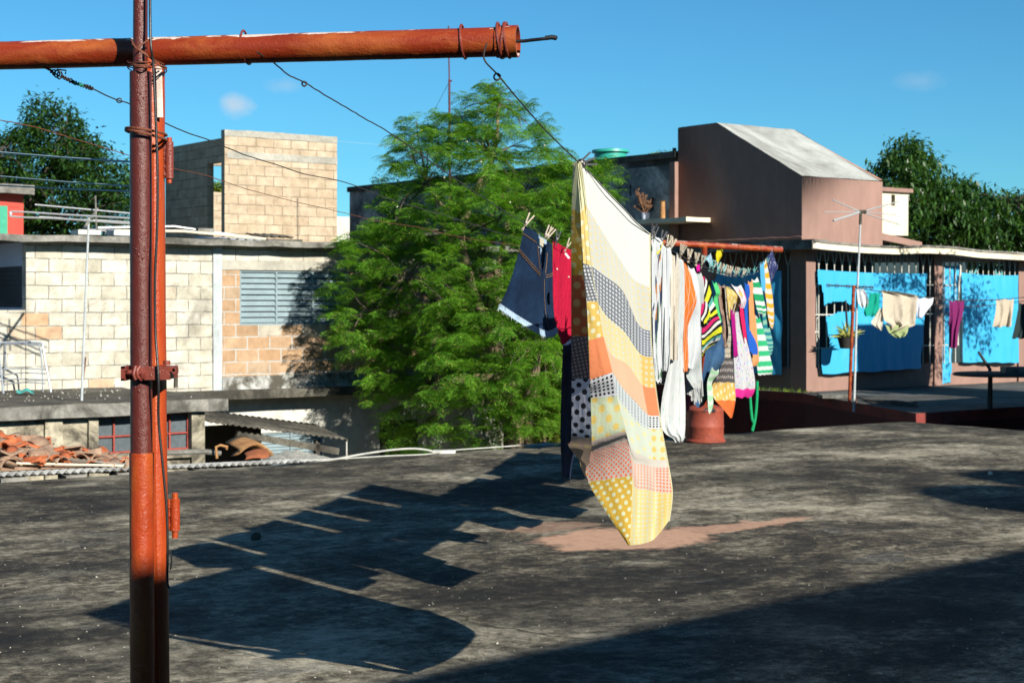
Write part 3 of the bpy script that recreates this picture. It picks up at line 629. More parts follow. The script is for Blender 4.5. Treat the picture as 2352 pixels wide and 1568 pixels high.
slab_item('roof_sheet', 520, 735, 541, 548, .25, 1.2, M['zinc'], 'bluish galvanised sheet resting over the cement lumps on the slab', 'roof sheet', corr=True, tilt=-.06)
slab_item('roof_sheet', 600, 675, 535, 543, .9, .6, M['concrete_dark'], 'small dark slatted sheet on top of the galvanised one', 'roof sheet', corr=True)
slab_item('timber_block', 615, 695, 548, 570, .3, .5, M['concrete_dark'], 'dark timber propping up the galvanised sheet on the slab', 'timber')
slab_item('cement_block', 455, 492, 524, 538, .35, .2, M['concrete'], 'grey hollow cement block beside the cream pipe on the slab', 'cement block')
for i, (x0, x1, y0, y1, mt, lb_) in enumerate([(180, 232, 527, 538, 'plaster_white', 'pale rubble lump left of the corrugated sheet on the slab'), (262, 300, 528, 540, 'concrete_pale', 'bluish rubble lump next to the posts on the slab'), (300, 345, 532, 541, 'concrete', 'grey rubble lump hidden partly by the posts on the slab')]):
    slab_item('rubble_lump', x0, x1, y0, y1, .1, .3, M[mt], lb_, 'rubble')

# ---- low annex in front of the block house: slab at z .1-.27, b 20.1 .. LB
AB = 20.15
annex = thing('annex', 'low stained annex with a mossy slab roof and red-barred window', 'annex', G(5, AB, -3.6), TH)
sx1 = pb(520, 930, AB)[0]
mb = MB(grid=True); mb.rbox(2.0, sx1, AB, LB - .04, .10, .27, .28, .02)
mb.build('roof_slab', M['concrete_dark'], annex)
mb = MB(grid=True)
for (x0, x1, y0, y1, db) in [(0, 466, 936, 965, -.012)]:
    mb.rbox(2.0, sx1 + .01, AB - .03, AB, .095, .262, .25, .012)
mb.build('fascia', M['concrete'], annex)
ab2 = AB + .14
e = lambda px, py=1000: pb(px, py, ab2)
ow = (e(222)[0], e(436)[0], -.42, .09)
mb = MB(grid=True); mb.wall_b(2.0, e(468)[0], -3.6, .10, ab2, ab2 + .16, holes=[ow], mi=0)
mb.wall_a(ab2 + .16, LB, -3.6, .10, e(468)[0] - .16, e(468)[0])
mb.build('wall', [M['plaster_stained']], annex)
mb = MB(grid=True)
for x0, x1 in ((100, 140), (200, 222), (436, 466)):
    mb.rbox(e(x0)[0], e(x1)[0], ab2 - .06, ab2 - .004, -1.2, .09, .2, .008)
mb.rbox(e(222)[0], e(436)[0], ab2 - .08, ab2 + .0, -.52, -.42, .25, .01)
mb.build('pier', M['plaster_stained'], annex)
mb = MB(grid=True); W = ow[1] - ow[0]
mb.face([(ow[0], ab2 + .10, ow[2]), (ow[1], ab2 + .10, ow[2]), (ow[1], ab2 + .10, ow[3]), (ow[0], ab2 + .10, ow[3])])
win = mb.build('window', M['glass'], annex)
mb = MB(grid=True)
for i in range(6):
    x = ow[0] + W * i / 5; mb.box(x - .012, x + .012, ab2 + .06, ab2 + .08, ow[2], ow[3])
for z in (ow[2] + .01, (ow[2] + ow[3]) / 2 - .03, ow[3] - .02): mb.box(ow[0], ow[1], ab2 + .064, ab2 + .084, z - .01, z + .01)
mb.build('bars', m_basic('red_barred_frame', (0.30, 0.045, 0.03), 0.6), win)

# ---- corrugated roof just past our roof edge, with its rubble
def corr_sheet(name, quad, amp, pitch, mat, label, cat, parent=None, th=.012, grid=True):
    """quad: near-left, near-right, far-right, far-left in grid coords; corrugations run near->far"""
    q = [Vector(p) for p in quad]; L = (q[1] - q[0]).length; n = int(L / pitch * 6)
    mb = MB(grid=grid)
    def fn(u, v):
        p = (q[0] * (1 - u) + q[1] * u) * (1 - v) + (q[3] * (1 - u) + q[2] * u) * v
        return p + Vector((0, 0, amp * math.cos(u * L / pitch * 2 * math.pi)))
    mb.grid_fn(fn, n, 4)
    return mb.build(name, mat, parent, label=label, cat=cat, solid=th)
cb = 14.45
zA = pb(0, 1088, cb)[1]; zB = pb(730, 1056, cb)[1]
aA = pb(-60, 1090, cb)[0]; aB = pb(735, 1060, cb)[0]
corr_sheet('corrugated_roof', [(aA, cb, zA), (aB, cb, zB), (aB, cb + 1.5, zB - .16), (aA, cb + 1.5, zA - .16)], .018, .078, M['asbestos'], 'grey corrugated roof carrying the heap of broken tiles', 'corrugated roof')
cw = [(pb(0, 1100, cb)[0], .25), (pb(150, 1100, cb)[0], .2), (pb(270, 1100, cb)[0], .2), (pb(452, 1090, cb)[0], .2), (pb(560, 1080, cb)[0], .2)]
for i, (a_, w_) in enumerate(cw):
    z_ = zA + (zB - zA) * (a_ - aA) / (aB - aA) - .04
    mb = MB(grid=True); mb.rbox(a_, a_ + w_, cb - .02, cb + .2, z_ - .10, z_, .1, .008)
    mb.build('support_brick', M['concrete'], label=['leftmost', 'second', 'middle', 'fourth', 'rightmost'][i] + ' of five cement chocks under the front edge of the corrugated roof', cat='brick', group='cement chocks under the corrugated roof edge')
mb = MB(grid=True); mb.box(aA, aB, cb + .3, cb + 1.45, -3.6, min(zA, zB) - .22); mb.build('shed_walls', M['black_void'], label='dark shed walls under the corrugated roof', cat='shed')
# terracotta fragments heaped on it
rr = random.Random(11); tiles = []
def tile_mesh(k):
    mb = MB(); L, Rr, span = rr.uniform(.22, .40), rr.uniform(.07, .11), rr.uniform(1.6, 2.6); j0, j1 = rr.uniform(-.25, .25), rr.uniform(-.25, .25)
    def fn(u, v):
        t_ = (u - .5) * span; return Vector(((v - .5) * L * (1 + (j0 if v < .5 else j1) * (u - .5)), Rr * math.sin(t_), Rr * (math.cos(t_) - .4)))
    mb.grid_fn(fn, 8, 3)
    o = mb.build('roof_tile', M['terracotta'] if k % 3 else M['terracotta_b'], origin=(0, 0, 0), rot=0, solid=.014,
                 label='broken terracotta tile piece in the rubble heap on the corrugated roof', cat='roof tile', group='broken roof tiles heaped on the corrugated roof')
    return o
protos = [tile_mesh(k) for k in range(7)]
n = 0
for i in range(150):
    px = rr.uniform(-30, 300); top = np.interp(px, [-30, 40, 90, 160, 230, 300], [985, 990, 1008, 1028, 1046, 1068]); v = rr.random() ** .8
    b_ = cb + .08 + rr.uniform(0, 1.35)
    a_, _ = pb(px, 1080, b_); hmax = pb(px, top, cb + .9)[1]; zroof = zA + (zB - zA) * (a_ - aA) / (aB - aA) + .03 - (b_ - cb) * .10
    prof = max(0, 1 - abs(b_ - cb - .85) / 1.0) ** .7
    z = zroof + max(0, (hmax - zroof)) * prof * rr.uniform(.55, 1.0)
    o = protos[i] if i < 7 else protos[i % 7].copy()
    if i >= 7: COL.objects.link(o)
    o.location = G(a_, b_, z); o.rotation_euler = (rr.uniform(-.7, .7) + (3.14 if rr.random() < .3 else 0), rr.uniform(-.45, .45), rr.uniform(0, 6.28)); s_ = rr.uniform(.6, 1.0); o.scale = (s_, s_, s_)
# rubble core under the fragments so that the heap is a solid heap
mb = MB(grid=True)
def core(u, v):
    a0_, a1_ = pb(-60, 1080, cb + .8)[0], pb(300, 1080, cb + .8)[0]; a_ = a0_ + (a1_ - a0_) * u; px = -60 + 360 * u
    top = np.interp(px, [-60, 40, 90, 160, 230, 300], [995, 1000, 1018, 1038, 1056, 1078]); zr = zA + (zB - zA) * (a_ - aA) / (aB - aA) - .14 * v
    h = max(0, pb(px, top, cb + .9)[1] - zr); return (a_, cb + .1 + 1.35 * v, zr + .02 + h * math.sin(v * math.pi) ** .8 * (.8 + .4 * mnoise.noise(Vector((a_ * 5, v * 8, 0)))))
mb.grid_fn(core, 30, 14, smooth=False); mb.build('rubble', M['terracotta_b'], label='crumbled mortar and dust filling the broken tile heap', cat='rubble', kind='stuff')
lay_tube('batten', [G(*p) for p in [(pb(-20, 1045, cb + .3)[0], cb + .3, pb(-20, 1040, cb + .3)[1]), (pb(290, 1070, cb + .1)[0], cb + .1, pb(290, 1066, cb + .1)[1])]], .010, M['concrete'], 'thin grey rod lying across the tile heap, upper one', 'rod')
lay_tube('batten', [G(*p) for p in [(pb(-20, 1064, cb + .1)[0], cb + .1, pb(-20, 1062, cb + .1)[1]), (pb(330, 1073, cb + .05)[0], cb + .05, pb(330, 1070, cb + .05)[1])]], .010, M['cream_paint'], 'thin cream rod lying across the tile heap, lower one', 'rod')
lay_tube('pipe', [G(*p) for p in [(pb(284, 1058, cb + .4)[0], cb + .4, pb(284, 1058, cb + .4)[1]), (pb(340, 1082, cb + .1)[0], cb + .1, pb(340, 1080, cb + .1)[1])]], .022, M['plaster_white'], 'short white pipe end sticking out beside the tile heap', 'pipe')
# gravel heap + lean-to with rusty sheets
mb = MB(grid=True); g0, g1 = pb(600, 1055, cb + 1)[0], pb(735, 1055, cb + 1)[0]
def gh(u, v):
    a_ = g0 + (g1 - g0) * u; b_ = cb + .35 + 1.1 * v; r_ = math.hypot(u - .5, v - .5) * 2; zr = zB - (b_ - cb) * .10 - .01
    return (a_, b_, zr + max(0, (pb(668, 1035, cb + .9)[1] - zr)) * max(0, 1 - r_) ** .75 * (1 + .25 * mnoise.noise(Vector((a_ * 9, b_ * 9, 0)))) + .018 * mnoise.noise(Vector((a_ * 40, b_ * 40, 0))))
mb.grid_fn(gh, 40, 24, smooth=False); mb.build('gravel_heap', M['gravel'], label='pale gravel heap on the right end of the corrugated roof', cat='gravel', kind='stuff')
sb = 21.0; lt = thing('lean_to', 'low corrugated lean-to roof sloping down to the right', 'lean-to', G(pb(640, 1000, sb)[0], sb, -3.6), TH)
l0 = pb(478, 968, sb); l1 = pb(800, 1009, sb)
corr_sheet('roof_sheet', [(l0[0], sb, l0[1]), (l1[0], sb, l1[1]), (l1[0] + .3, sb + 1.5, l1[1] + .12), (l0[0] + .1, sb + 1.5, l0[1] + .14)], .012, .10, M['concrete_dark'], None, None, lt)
mb = MB(grid=True); mb.wall_b(pb(470, 1000, 22.2)[0], pb(600, 1000, 22.2)[0], -3.6, pb(540, 975, 22.2)[1], 22.2, 22.3); mb.build('shade_backing', M['black_void'], lt)  # black sheet added where only shade lies under the lean-to
mb = MB(grid=True); m0 = pb(560, 985, sb); m1 = pb(735, 1016, sb)
M4 = Matrix.Translation(Vector((m0[0], sb + .2, m0[1] - .03))) @ Matrix.Rotation(math.atan2(m1[1] - m0[1], m1[0] - m0[0]), 4, Vector((0, -1, 0)))
mb.box(0, 1.75, -.03, .03, -.10, 0, M=M4); mb.build('beam', M['concrete_dark'], lt)
for px in (728,):
    a_ = pb(px, 1020, sb + .2)[0]; mb = MB(grid=True); mb.box(a_ - .035, a_ + .035, sb + .17, sb + .24, -3.6, pb(px, 1010, sb + .2)[1]); mb.build('post', M['concrete_dark'], lt)
mb = MB(grid=True); a_ = pb(800, 1020, sb)[0]; mb.tube([(a_, sb + .05, pb(800, 1009, sb)[1]), (a_, sb + .05, -3.6)], .012, 6); mb.build('post', M['plaster_white'], lt, label='thin pale corner post')
def bent(name, P, mat, label, cat, curl):
    mb = MB(grid=True); q = [Vector((*pb(px, py, b)[:1], b, pb(px, py, b)[1])) for px, py, b in P]
    def fn(u, v):
        p = (q[0] * (1 - u) + q[1] * u) * (1 - v) + (q[3] * (1 - u) + q[2] * u) * v; return p + Vector((0, -curl * math.sin(v * math.pi), curl * .4 * math.sin(u * math.pi)))
    mb.grid_fn(fn, 12, 8); return mb.build(name, mat, label=label, cat=cat, solid=.01)
bent('rusty_sheet', [(518, 1016, 17.0), (600, 1036, 17.2), (612, 1052, 16.7), (530, 1048, 16.6)], M['rust_orange'], 'curled orange rusty sheet under the lean-to', 'metal sheet', .3)
bent('rusty_sheet', [(560, 1040, 16.5), (612, 1030, 16.6), (616, 1056, 16.4), (562, 1056, 16.3)], M['rust'], 'flatter dark red rusty sheet in front of the curled one', 'metal sheet', .05)
lay_tube('pipe', [G(*((lambda r, b: (r[0], b, r[1]))(pb(px, py, 16.2), 16.2))) for px, py in [(380, 1040), (470, 1037), (506, 1040)]], .03, M['concrete'], 'mossy cream pipe on the sill under the annex window', 'pipe')
lay_tube('bent_bar', [G(*((lambda r, b: (r[0], b, r[1]))(pb(px, py, 16.1), 16.1))) for px, py in [(498, 1052), (496, 1026), (506, 1022), (522, 1026), (520, 1032)]], .016, M['rust_orange'], 'hooked orange rusty bar left of the curled sheet', 'bar')

# ---- roofless block tower behind the slab
TB = 30.4
ta0 = pb(516, 400, TB)[0]; ta1 = pb(774, 400, TB)[0]
tz1 = pb(516, 297, TB)[1]; tw = thing('block_tower', 'roofless sand coloured block room standing tall on the house behind', 'building', G(ta0, TB, -3.6), TH)
mb = MB(grid=True); n = 16
mb.wall_b(ta0, ta1, 0.6, tz1 - .14, TB, TB + .15); 
mb.build('wall', M['block_tower'], tw)
mb = MB(grid=True); mb.rbox(ta0 - .005, ta1 + .005, TB - .01, TB + .16, tz1 - .14, tz1, .25, .015); mb.build('coping', M['concrete_light'], tw)
mb = MB(grid=True); zb_ = pb(516, 355, TB)[1]; mb.rbox(ta0 + .05, ta1 - .0, TB - .012, TB, zb_ - .07, zb_ + .08, .25, .008); mb.build('beam', M['concrete_light'], tw, label='grey cement bond beam across the wall')
bD = lambda px: pa(px, 450, ta0)[0]
d0, d1 = bD(512), bD(476); bend_ = bD(380)
dz1 = pa(490, 374, ta0)[1]; 
mb = MB(grid=True)
mb.wall_a(TB + .152, bend_, .6, pa(516, 316, ta0)[1], ta0, ta0 + .15, holes=[(d0, d1, .9, dz1)])
mb.build('side_wall', M['block_tower'], tw)
# far lit wall seen through the doorway, with its own opening
fb_ = TB + 9
f0, f1 = pb(440, 400, fb_)[0], pb(540, 400, fb_)[0]
mb = MB(grid=True); mb.wall_b(f0, f1, .3, pb(490, 360, fb_)[1], fb_, fb_ + .15, holes=[(f0 - 1, f1 + 1, pb(490, 441, fb_)[1], pb(490, 380, fb_)[1])])
mb.wall_b(f0 - .2, f0, .3, pb(490, 360, fb_)[1], fb_, fb_ + .15); mb.wall_b(f1, f1 + .2, .3, pb(490, 360, fb_)[1], fb_, fb_ + .15)
mb.build('block_frame_wall', M['block_tower'], label='sunlit block wall with a wide opening seen through the tower doorway', cat='wall')
mb = MB(grid=True); mb.wall_b(pb(760, 540, TB + 3)[0], pb(803, 540, TB + 3)[0], -1, pb(790, 498, TB + 3)[1], TB + 3, TB + 3.2)
mb.build('low_wall', M['plaster_white'], label='small pale wall between the block tower and the grey house', cat='wall')
# red and green house at the far left
rb = 31.0
rh = thing('red_house', 'red and green painted house corner at the left edge', 'house', G(pb(0, 500, rb)[0], rb, -3.6), TH)
mb = MB(grid=True); r0, r1 = pb(-120, 480, rb)[0], pb(54, 480, rb)[0]; zz = [pb(30, y, rb)[1] for y in (446, 475, 505, 545)]
mb.wall_b(r0, r1, -3.6, zz[0], rb, rb + 3, holes=[(pb(8, 480, rb)[0], pb(44, 480, rb)[0], zz[2] + .25, zz[1])]); mb.build('wall', M['red_paint'], rh)
mb = MB(grid=True); mb.box(r0, pb(9, 480, rb)[0], rb - .2, rb - .005, -3.6, zz[1]); mb.build('green_panel', M['green_paint'], rh)
mb = MB(grid=True); mb.rbox(r0, r1 + .1, rb - .3, rb + 3, zz[0], zz[0] + .18, .4, .02); mb.build('roof_edge', M['concrete'], rh)
# ================================================================== RIGHT BUILDING (left plane a = 21.28, front plane b = 19.67)
RA, RBb = 21.28, 19.67
porch = thing('porch_house', 'brown porch house with a wavy slab roof, iron grille and tarpaulins', 'house', G(RA, RBb, -3.6), TH)
def fa(px, py=700): return pb(px, py, RBb)[0]
def fz(px, py): return pb(px, py, RBb)[1]
topz = fz(2352, 607)
# pillars
pil = [(RA, RA + .24, RBb, RBb + .38), (fa(2147), fa(2165), RBb, RBb + .38), (fa(2340), fa(2366), RBb, RBb + .38)]
for (a0, a1, b0, b1) in pil:
    mb = MB(grid=True); mb.rbox(a0, a1, b0, b1, 0, fz(1176 + F * ((.8 * a0 - .6 * b0) / (.6 * a0 + .8 * b0)), float(np.interp(1176 + F * ((.8 * a0 - .6 * b0) / (.6 * a0 + .8 * b0)), [1850, 2160, 2352], [572, 580, 600]))), .4, .006); mb.build('pillar', M['brown'], porch)
# low parapets between pillars
pz = .42
for a0, a1 in ((RA + .242, pil[1][0] - .002), (pil[1][1] + .002, pil[2][0] - .002), (pil[2][1] + .002, RA + 9)):
    mb = MB(grid=True); mb.rbox(a0, a1, RBb + .045, RBb + .20, 0, pz, .4, .006); mb.build('parapet', M['brown'], porch)
mb = MB(grid=True); mb.rbox(RA + .05, RA + .2, RBb + .382, RBb + 14, 0, pz, .5, .006); mb.build('parapet', M['brown'], porch)
mb = MB(grid=True); mb.rbox(RA, RA + .30, RBb + 6.6, RBb + 7.0, 0, topz + .2, .4, .006); mb.build('pillar', M['brown'], porch)
# roof slab with wavy front edge
def slab_edge(u):                                   # u: 0..1 along front
    px = 1868 + (2420 - 1868) * u; py = np.interp(px, [1868, 1890, 1990, 2060, 2130, 2190, 2250, 2352, 2420], [549, 553, 562, 565, 563, 566, 574, 580, 584]); return px, py
mb = MB(grid=True); fbb = RBb - .40
N = 60; th_ = .15
row = []
for i in range(N + 1):
    px, py = slab_edge(i / N); a_, z_ = pb(px, py, fbb); row.append((a_, z_))
zc = row[0][1]
for i in range(N):
    (a0, z0), (a1, z1) = row[i], row[i + 1]
    mb.face([(a0, fbb, z0 - th_), (a1, fbb, z1 - th_), (a1, fbb, z1 - .04), (a0, fbb, z0 - .04)], 0)
    mb.face([(a0, fbb - .02, z0 - .04), (a1, fbb - .02, z1 - .04), (a1, fbb - .02, z1), (a0, fbb - .02, z0)], 1)
    mb.face([(a0, fbb, z0 - .04), (a1, fbb, z1 - .04), (a1, fbb - .02, z1 - .04), (a0, fbb - .02, z0 - .04)][::-1], 1)
    mb.face([(a0, fbb - .02, z0), (a1, fbb - .02, z1), (a1, RBb + 9, zc), (a0, RBb + 9, zc)], 1)
    mb.face([(a1, fbb, z1 - th_), (a0, fbb, z0 - th_), (a0, RBb + 9, zc - th_), (a1, RBb + 9, zc - th_)], 2)
a_l = row[0][0]
mb.build('roof_slab', [M['cream_paint'], M['concrete'], M['brown']], porch, weld=False)
mb = MB(grid=True); mb.rbox(a_l - .02, a_l + .35, fbb, RBb + 14, zc - th_ - .02, zc - .005, .5, .012); mb.build('slab_edge', M['concrete'], porch)
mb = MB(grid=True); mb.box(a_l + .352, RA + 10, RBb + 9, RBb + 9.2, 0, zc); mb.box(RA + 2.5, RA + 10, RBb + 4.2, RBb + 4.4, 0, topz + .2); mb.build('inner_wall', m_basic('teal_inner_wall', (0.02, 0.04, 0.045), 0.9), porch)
# grille: vertical bars that split into Y shapes, above the tarpaulins
def grille(a0, a1, zt0, n, label=None):
    mb = MB(grid=True); z1 = topz + .05
    for i in range(n):
        a_ = a0 + (a1 - a0) * (i + .5) / n; w_ = (a1 - a0) / n * .33; b = RBb + .03
        mb.tube([(a_, b, pz), (a_, b, zt0)], .012, 5)
        for s_ in (-1, 1):
            mb.tube([(a_, b, zt0), (a_ + s_ * w_ * .45, b, zt0 + .10), (a_ + s_ * w_ * .9, b, zt0 + .22), (a_ + s_ * w_ * 1.5, b, zt0 + .36)], .011, 5)
    for z in (pz + .35, pz + .95, pz + 1.5): mb.box(a0, a1, RBb + .02, RBb + .04, z - .01, z + .01)
    return mb.build('grille', M['grille'], porch, label=label)
gz0 = fz(2000, 612)
grille(RA + .25, pil[1][0], gz0, 16, 'cream grille above the torn tarpaulin'); grille(pil[1][1], pil[2][0], gz0, 14, 'cream grille above the two right tarpaulins')
mb = MB(grid=True); n = 22
for i in range(n):
    b_ = RBb + .55 + i * .28; mb.tube([(RA + .12, b_, pz), (RA + .12, b_, gz0)], .011, 5)
    for s_ in (-1, 1): mb.tube([(RA + .12, b_, gz0), (RA + .12, b_ + s_ * .05, gz0 + .1), (RA + .12, b_ + s_ * .12, gz0 + .4)], .010, 5)
mb.build('side_grille', M['grille'], porch)
mb = MB(grid=True)
for i in range(9):
    z = .55 + i * .19; mb.box(RA + .245, RA + .42, RBb + .10, RBb + .12, z - .008, z + .008)
mb.box(RA + .36, RA + .375, RBb + .09, RBb + .105, .42, 1.75); mb.box(RA + .26, RA + .385, RBb + .07, RBb + .13, 1.04, 1.08)
mb.build('ladder_grille', M['plaster_white'], porch)
# tarpaulins hung outside the grille
def tarp(pxy, b, label, hole=None, seed=0, name='tarpaulin', sag=.03, nu=40, nv=30, parent=None):
    (x0, y0), (x1, y1), (x2, y2), (x3, y3) = pxy      # TL, TR, BR, BL
    mb = MB(grid=True)
    def P(u, v):
        px = (x0 * (1 - u) + x1 * u) * (1 - v) + (x3 * (1 - u) + x2 * u) * v; py = (y0 * (1 - u) + y1 * u) * (1 - v) + (y3 * (1 - u) + y2 * u) * v
        py += 3 * math.sin(u * math.pi) * (1 - v) + 4 * mnoise.noise(Vector((u * 5, seed, 0))) * v
        px += 3 * mnoise.noise(Vector((v * 4, seed + 7, 0)))
        bb = b - .02 - sag * (mnoise.noise(Vector((u * 3.5, v * 1.4, seed))) + .6 * mnoise.noise(Vector((u * 13, v * 2.2, seed + 3)))) - .05 * v * math.sin(u * 3.14)
        a_, z_ = pb(px, py, b); return Vector((a_, bb, z_))
    for j in range(nv):
        for i in range(nu):
            q = [(i, j), (i + 1, j), (i + 1, j + 1), (i, j + 1)]
            if hole:
                c = P((i + .5) / nu, (j + .5) / nv)
                if hole((i + .5) / nu, (j + .5) / nv): continue
            mb.face([P(a_ / nu, b_ / nv) for a_, b_ in q], 0, True, [(a_ / nu * 2.4, b_ / nv * 1.6) for a_, b_ in q])
    return mb.build(name, M['tarp'], label=label, cat='tarpaulin')
def torn(u, v):
    px = 1882 + 240 * u; py = 622 + 233 * v          # leaf-shaped tear at the left
    return (px - 1925) ** 2 / 38 ** 2 + (py - 712 + (px - 1925) * .0) ** 2 / 20 ** 2 < 1 and py < 716 + max(0, (1925 - px)) * .4 or (px < 1896 + (py - 640) * .06 and 655 < py < 800 and px < 1890 + (py - 655) * .08)
tb = RBb - .05
tarp([(1876, 619), (2128, 628), (2112, 846), (1888, 858)], tb, 'large torn light blue tarpaulin on the first porch bay', torn, 1, nu=90, nv=70)
tarp([(2166, 608), (2204, 608), (2196, 790), (2164, 800)], tb + .12, 'narrow blue tarpaulin strip just right of the second pillar', None, 2, nu=12)
tarp([(2160, 795), (2184, 795), (2184, 876), (2160, 880)], tb + .12, 'small dark blue tarpaulin flap low beside the second pillar', None, 5, nu=8, nv=8)
tarp([(2207, 626), (2336, 632), (2340, 832), (2210, 832)], tb, 'light blue tarpaulin on the last porch bay at the right', None, 3)
# shaded tarp along the side bay
mb = MB(grid=True); b0t, b1t = pa(1800, 700, RA)[0], pa(1640, 700, RA)[0]; z0t = pa(1790, 860, RA)[1]; z1t = pa(1790, 622, RA)[1]
mb.grid_fn(lambda u, v: (RA - .06 + .04 * mnoise.noise(Vector((u * 9, v * 3, 0))), b0t + (b1t - b0t) * u, z1t + (z0t - z1t) * v), 50, 20, uvfn=lambda u, v: (u * 5, v * 2))
mb.build('tarpaulin', M['tarp'], label='dark blue tarpaulin in the shade on the porch side behind the washing', cat='tarpaulin')
# pipe stanchion between the right tarps
lay_tube('downpipe', [G(*(lambda r: (r[0], RBb - .1, r[1]))(pb(px, py, RBb - .1))) for px, py in [(2202, 604), (2206, 612), (2203, 650), (2200, 730), (2200, 790)]], .018, M['plaster_white'], 'thin white pipe hanging between the right tarpaulins', 'pipe')
# ---- terrace in front: dark red block, cement floor
tp = [(2.0, 0), ]
mbt = MB()
P0 = G(RA - .25, RBb + 14); P1 = G(RA - .25, RBb - .1); P2 = gz(2104, 949); P3 = P2 + Vector((.8, .6, 0)) * 9; P4 = G(RA + 12, RBb + 14)
ring = [P0, P1, P2, P3, P4]
mbt.face([p + Vector((0, 0, -.004)) for p in ring][::1], 0)
for i in range(4):
    a_, b_ = ring[i], ring[i + 1]; n = 14
    for k in range(n):
        q0 = a_.lerp(b_, k / n); q1 = a_.lerp(b_, (k + 1) / n); j = lambda p: Vector((0, 0, .02 * mnoise.noise(p * 2)))
        mbt.face([q0, q1, q1 + Vector((0, 0, -.16)), q0 + Vector((0, 0, -.16))], 1)
        mbt.face([q0 + Vector((0, 0, -.16)), q1 + Vector((0, 0, -.16)), q1 + Vector((0, 0, -3.6)), q0 + Vector((0, 0, -3.6))], 2)
mbt.build('terrace', [M['terrace'], m_basic('dull_red_edge', (0.20, 0.035, 0.028), 0.85, 0.4, 3, 0.3, 20, stain=0.6), M['darkred']], kind='structure', label='patchy cement terrace with a red edge', origin=(P2.x, P2.y, -3.6))
# ---- tower on the porch roof
ta, tb_ = pb(1842, 500, 20.61)[0], 20.61
W_ = pb(2027, 480, tb_)[0] - ta
zT = pb(1842, 405, tb_)[1]; bR = pa(1646, 283, ta)[0]; zR = pa(1646, 283, ta)[1]; bE = pa(1557, 288, ta)[0]; zb0 = zc - .05
tower = thing('stair_tower', 'mauve brown stair tower with a sloping whitewashed roof', 'building', G(ta, tb_, zb0), TH)
mb = MB(grid=True)
mb.face([(ta, tb_, zb0), (ta + W_, tb_, zb0), (ta + W_, tb_, zT), (ta, tb_, zT)])
mb.face([(ta, bE, zb0 - 3), (ta, tb_, zb0 - 3), (ta, tb_, zT), (ta, bR, zR), (ta, bE, zR)])
mb.face([(ta + W_, tb_, zb0), (ta + W_, bE, zb0), (ta + W_, bE, zR), (ta + W_, bR, zR), (ta + W_, tb_, zT)])
mb.face([(ta + W_, bE, zb0), (ta, bE, zb0), (ta, bE, zR), (ta + W_, bE, zR)])
mb.build('wall', M['brown'], tower)
mb = MB(grid=True); o_ = .012
def slope(u, v):
    b = tb_ + (bR - tb_) * v; z = zT + (zR - zT) * v; return (ta + .0 + (W_ - .06) * u, b, z + .012 + .008 * mnoise.noise(Vector((u * 6, v * 6, 0))))
mb.grid_fn(slope, 20, 24); mb.face([(ta, bR, zR + .01), (ta + W_, bR, zR + .01), (ta + W_, bE, zR + .01), (ta, bE, zR + .01)])
mb.build('roof', M['white_roof'], tower)
mb = MB(grid=True)
def kerb(u, v):
    b = tb_ + (bR + .1 - tb_) * u; z = zT + (zR - zT) * u; k = [(-.07, .0), (-.07, .03), (0.003, .03), (0.003, -.02)][int(round(v * 3))]; return (ta + W_ + k[0], b, z + k[1] + .003)
mb.grid_fn(kerb, 16, 3, smooth=False); mb.build('verge', m_basic('salmon_verge_paint', (0.45, 0.24, 0.16), 0.85), tower)
mb = MB(grid=True)
prev = None
for i in range(40):
    b = tb_ + (bE - tb_) * i / 39; mb.face([(ta - .012, b, 0), (ta - .012, b + .01, 0), (ta - .012, b + .01, .001)]) if False else None
mb.tube([(ta - .006, tb_ + (bE - tb_) * i / 60, zb0 + .16 + .02 * mnoise.noise(Vector((i * .25, 0, 0)))) for i in range(61)], .014, 5); mb.build('render_joint', M['brown'], tower, label='ragged pale joint line')
# cream annex behind/right of the tower
ab_ = tb_ + .7; c0, c1 = pb(2024, 480, ab_)[0], pb(2086, 480, ab_)[0]; cz1 = pb(2050, 441, ab_)[1]; cz0 = pb(2050, 540, ab_)[1]
ann = thing('cream_room', 'small cream room with a slot window beside the stair tower', 'building', G(c0, ab_, cz0), TH)
sw = (pb(2047, 460, ab_)[0], pb(2056, 460, ab_)[0], pb(2050, 473, ab_)[1], pb(2050, 447, ab_)[1])
mb = MB(grid=True); mb.wall_b(ta + W_ + .005, c1, cz0, cz1, ab_, ab_ + 1.6, holes=[sw]); mb.build('wall', M['cream_paint'], ann)
mb = MB(grid=True); mb.face([(sw[0], ab_ + .12, sw[2]), (sw[1], ab_ + .12, sw[2]), (sw[1], ab_ + .12, sw[3]), (sw[0], ab_ + .12, sw[3])]); mb.build('slot_window', M['black_void'], ann)
mb = MB(grid=True); mb.rbox(ta + W_ + .004, c1 + .06, ab_ - .08, ab_ + 1.7, cz1, cz1 + .08, .4, .004); mb.build('roof', M['brown'], ann)
mb = MB(grid=True); mb.face([(ta + W_ + .1, ab_ - .5, cz0 + .02), (pb(2118, 548, ab_ - .5)[0], ab_ - .5, cz0 - .15), (pb(2118, 548, ab_ - .5)[0], ab_ + 1, cz0 - .15), (ta + W_ + .1, ab_ + 1, cz0 + .02)])
mb.face([(ta + W_ + .1, ab_ - .5, cz0 - .12), (pb(2118, 548, ab_ - .5)[0], ab_ - .5, cz0 - .27), (pb(2118, 548, ab_ - .5)[0], ab_ - .5, cz0 - .15), (ta + W_ + .1, ab_ - .5, cz0 + .02)]); mb.build('awning', M['brown'], ann)
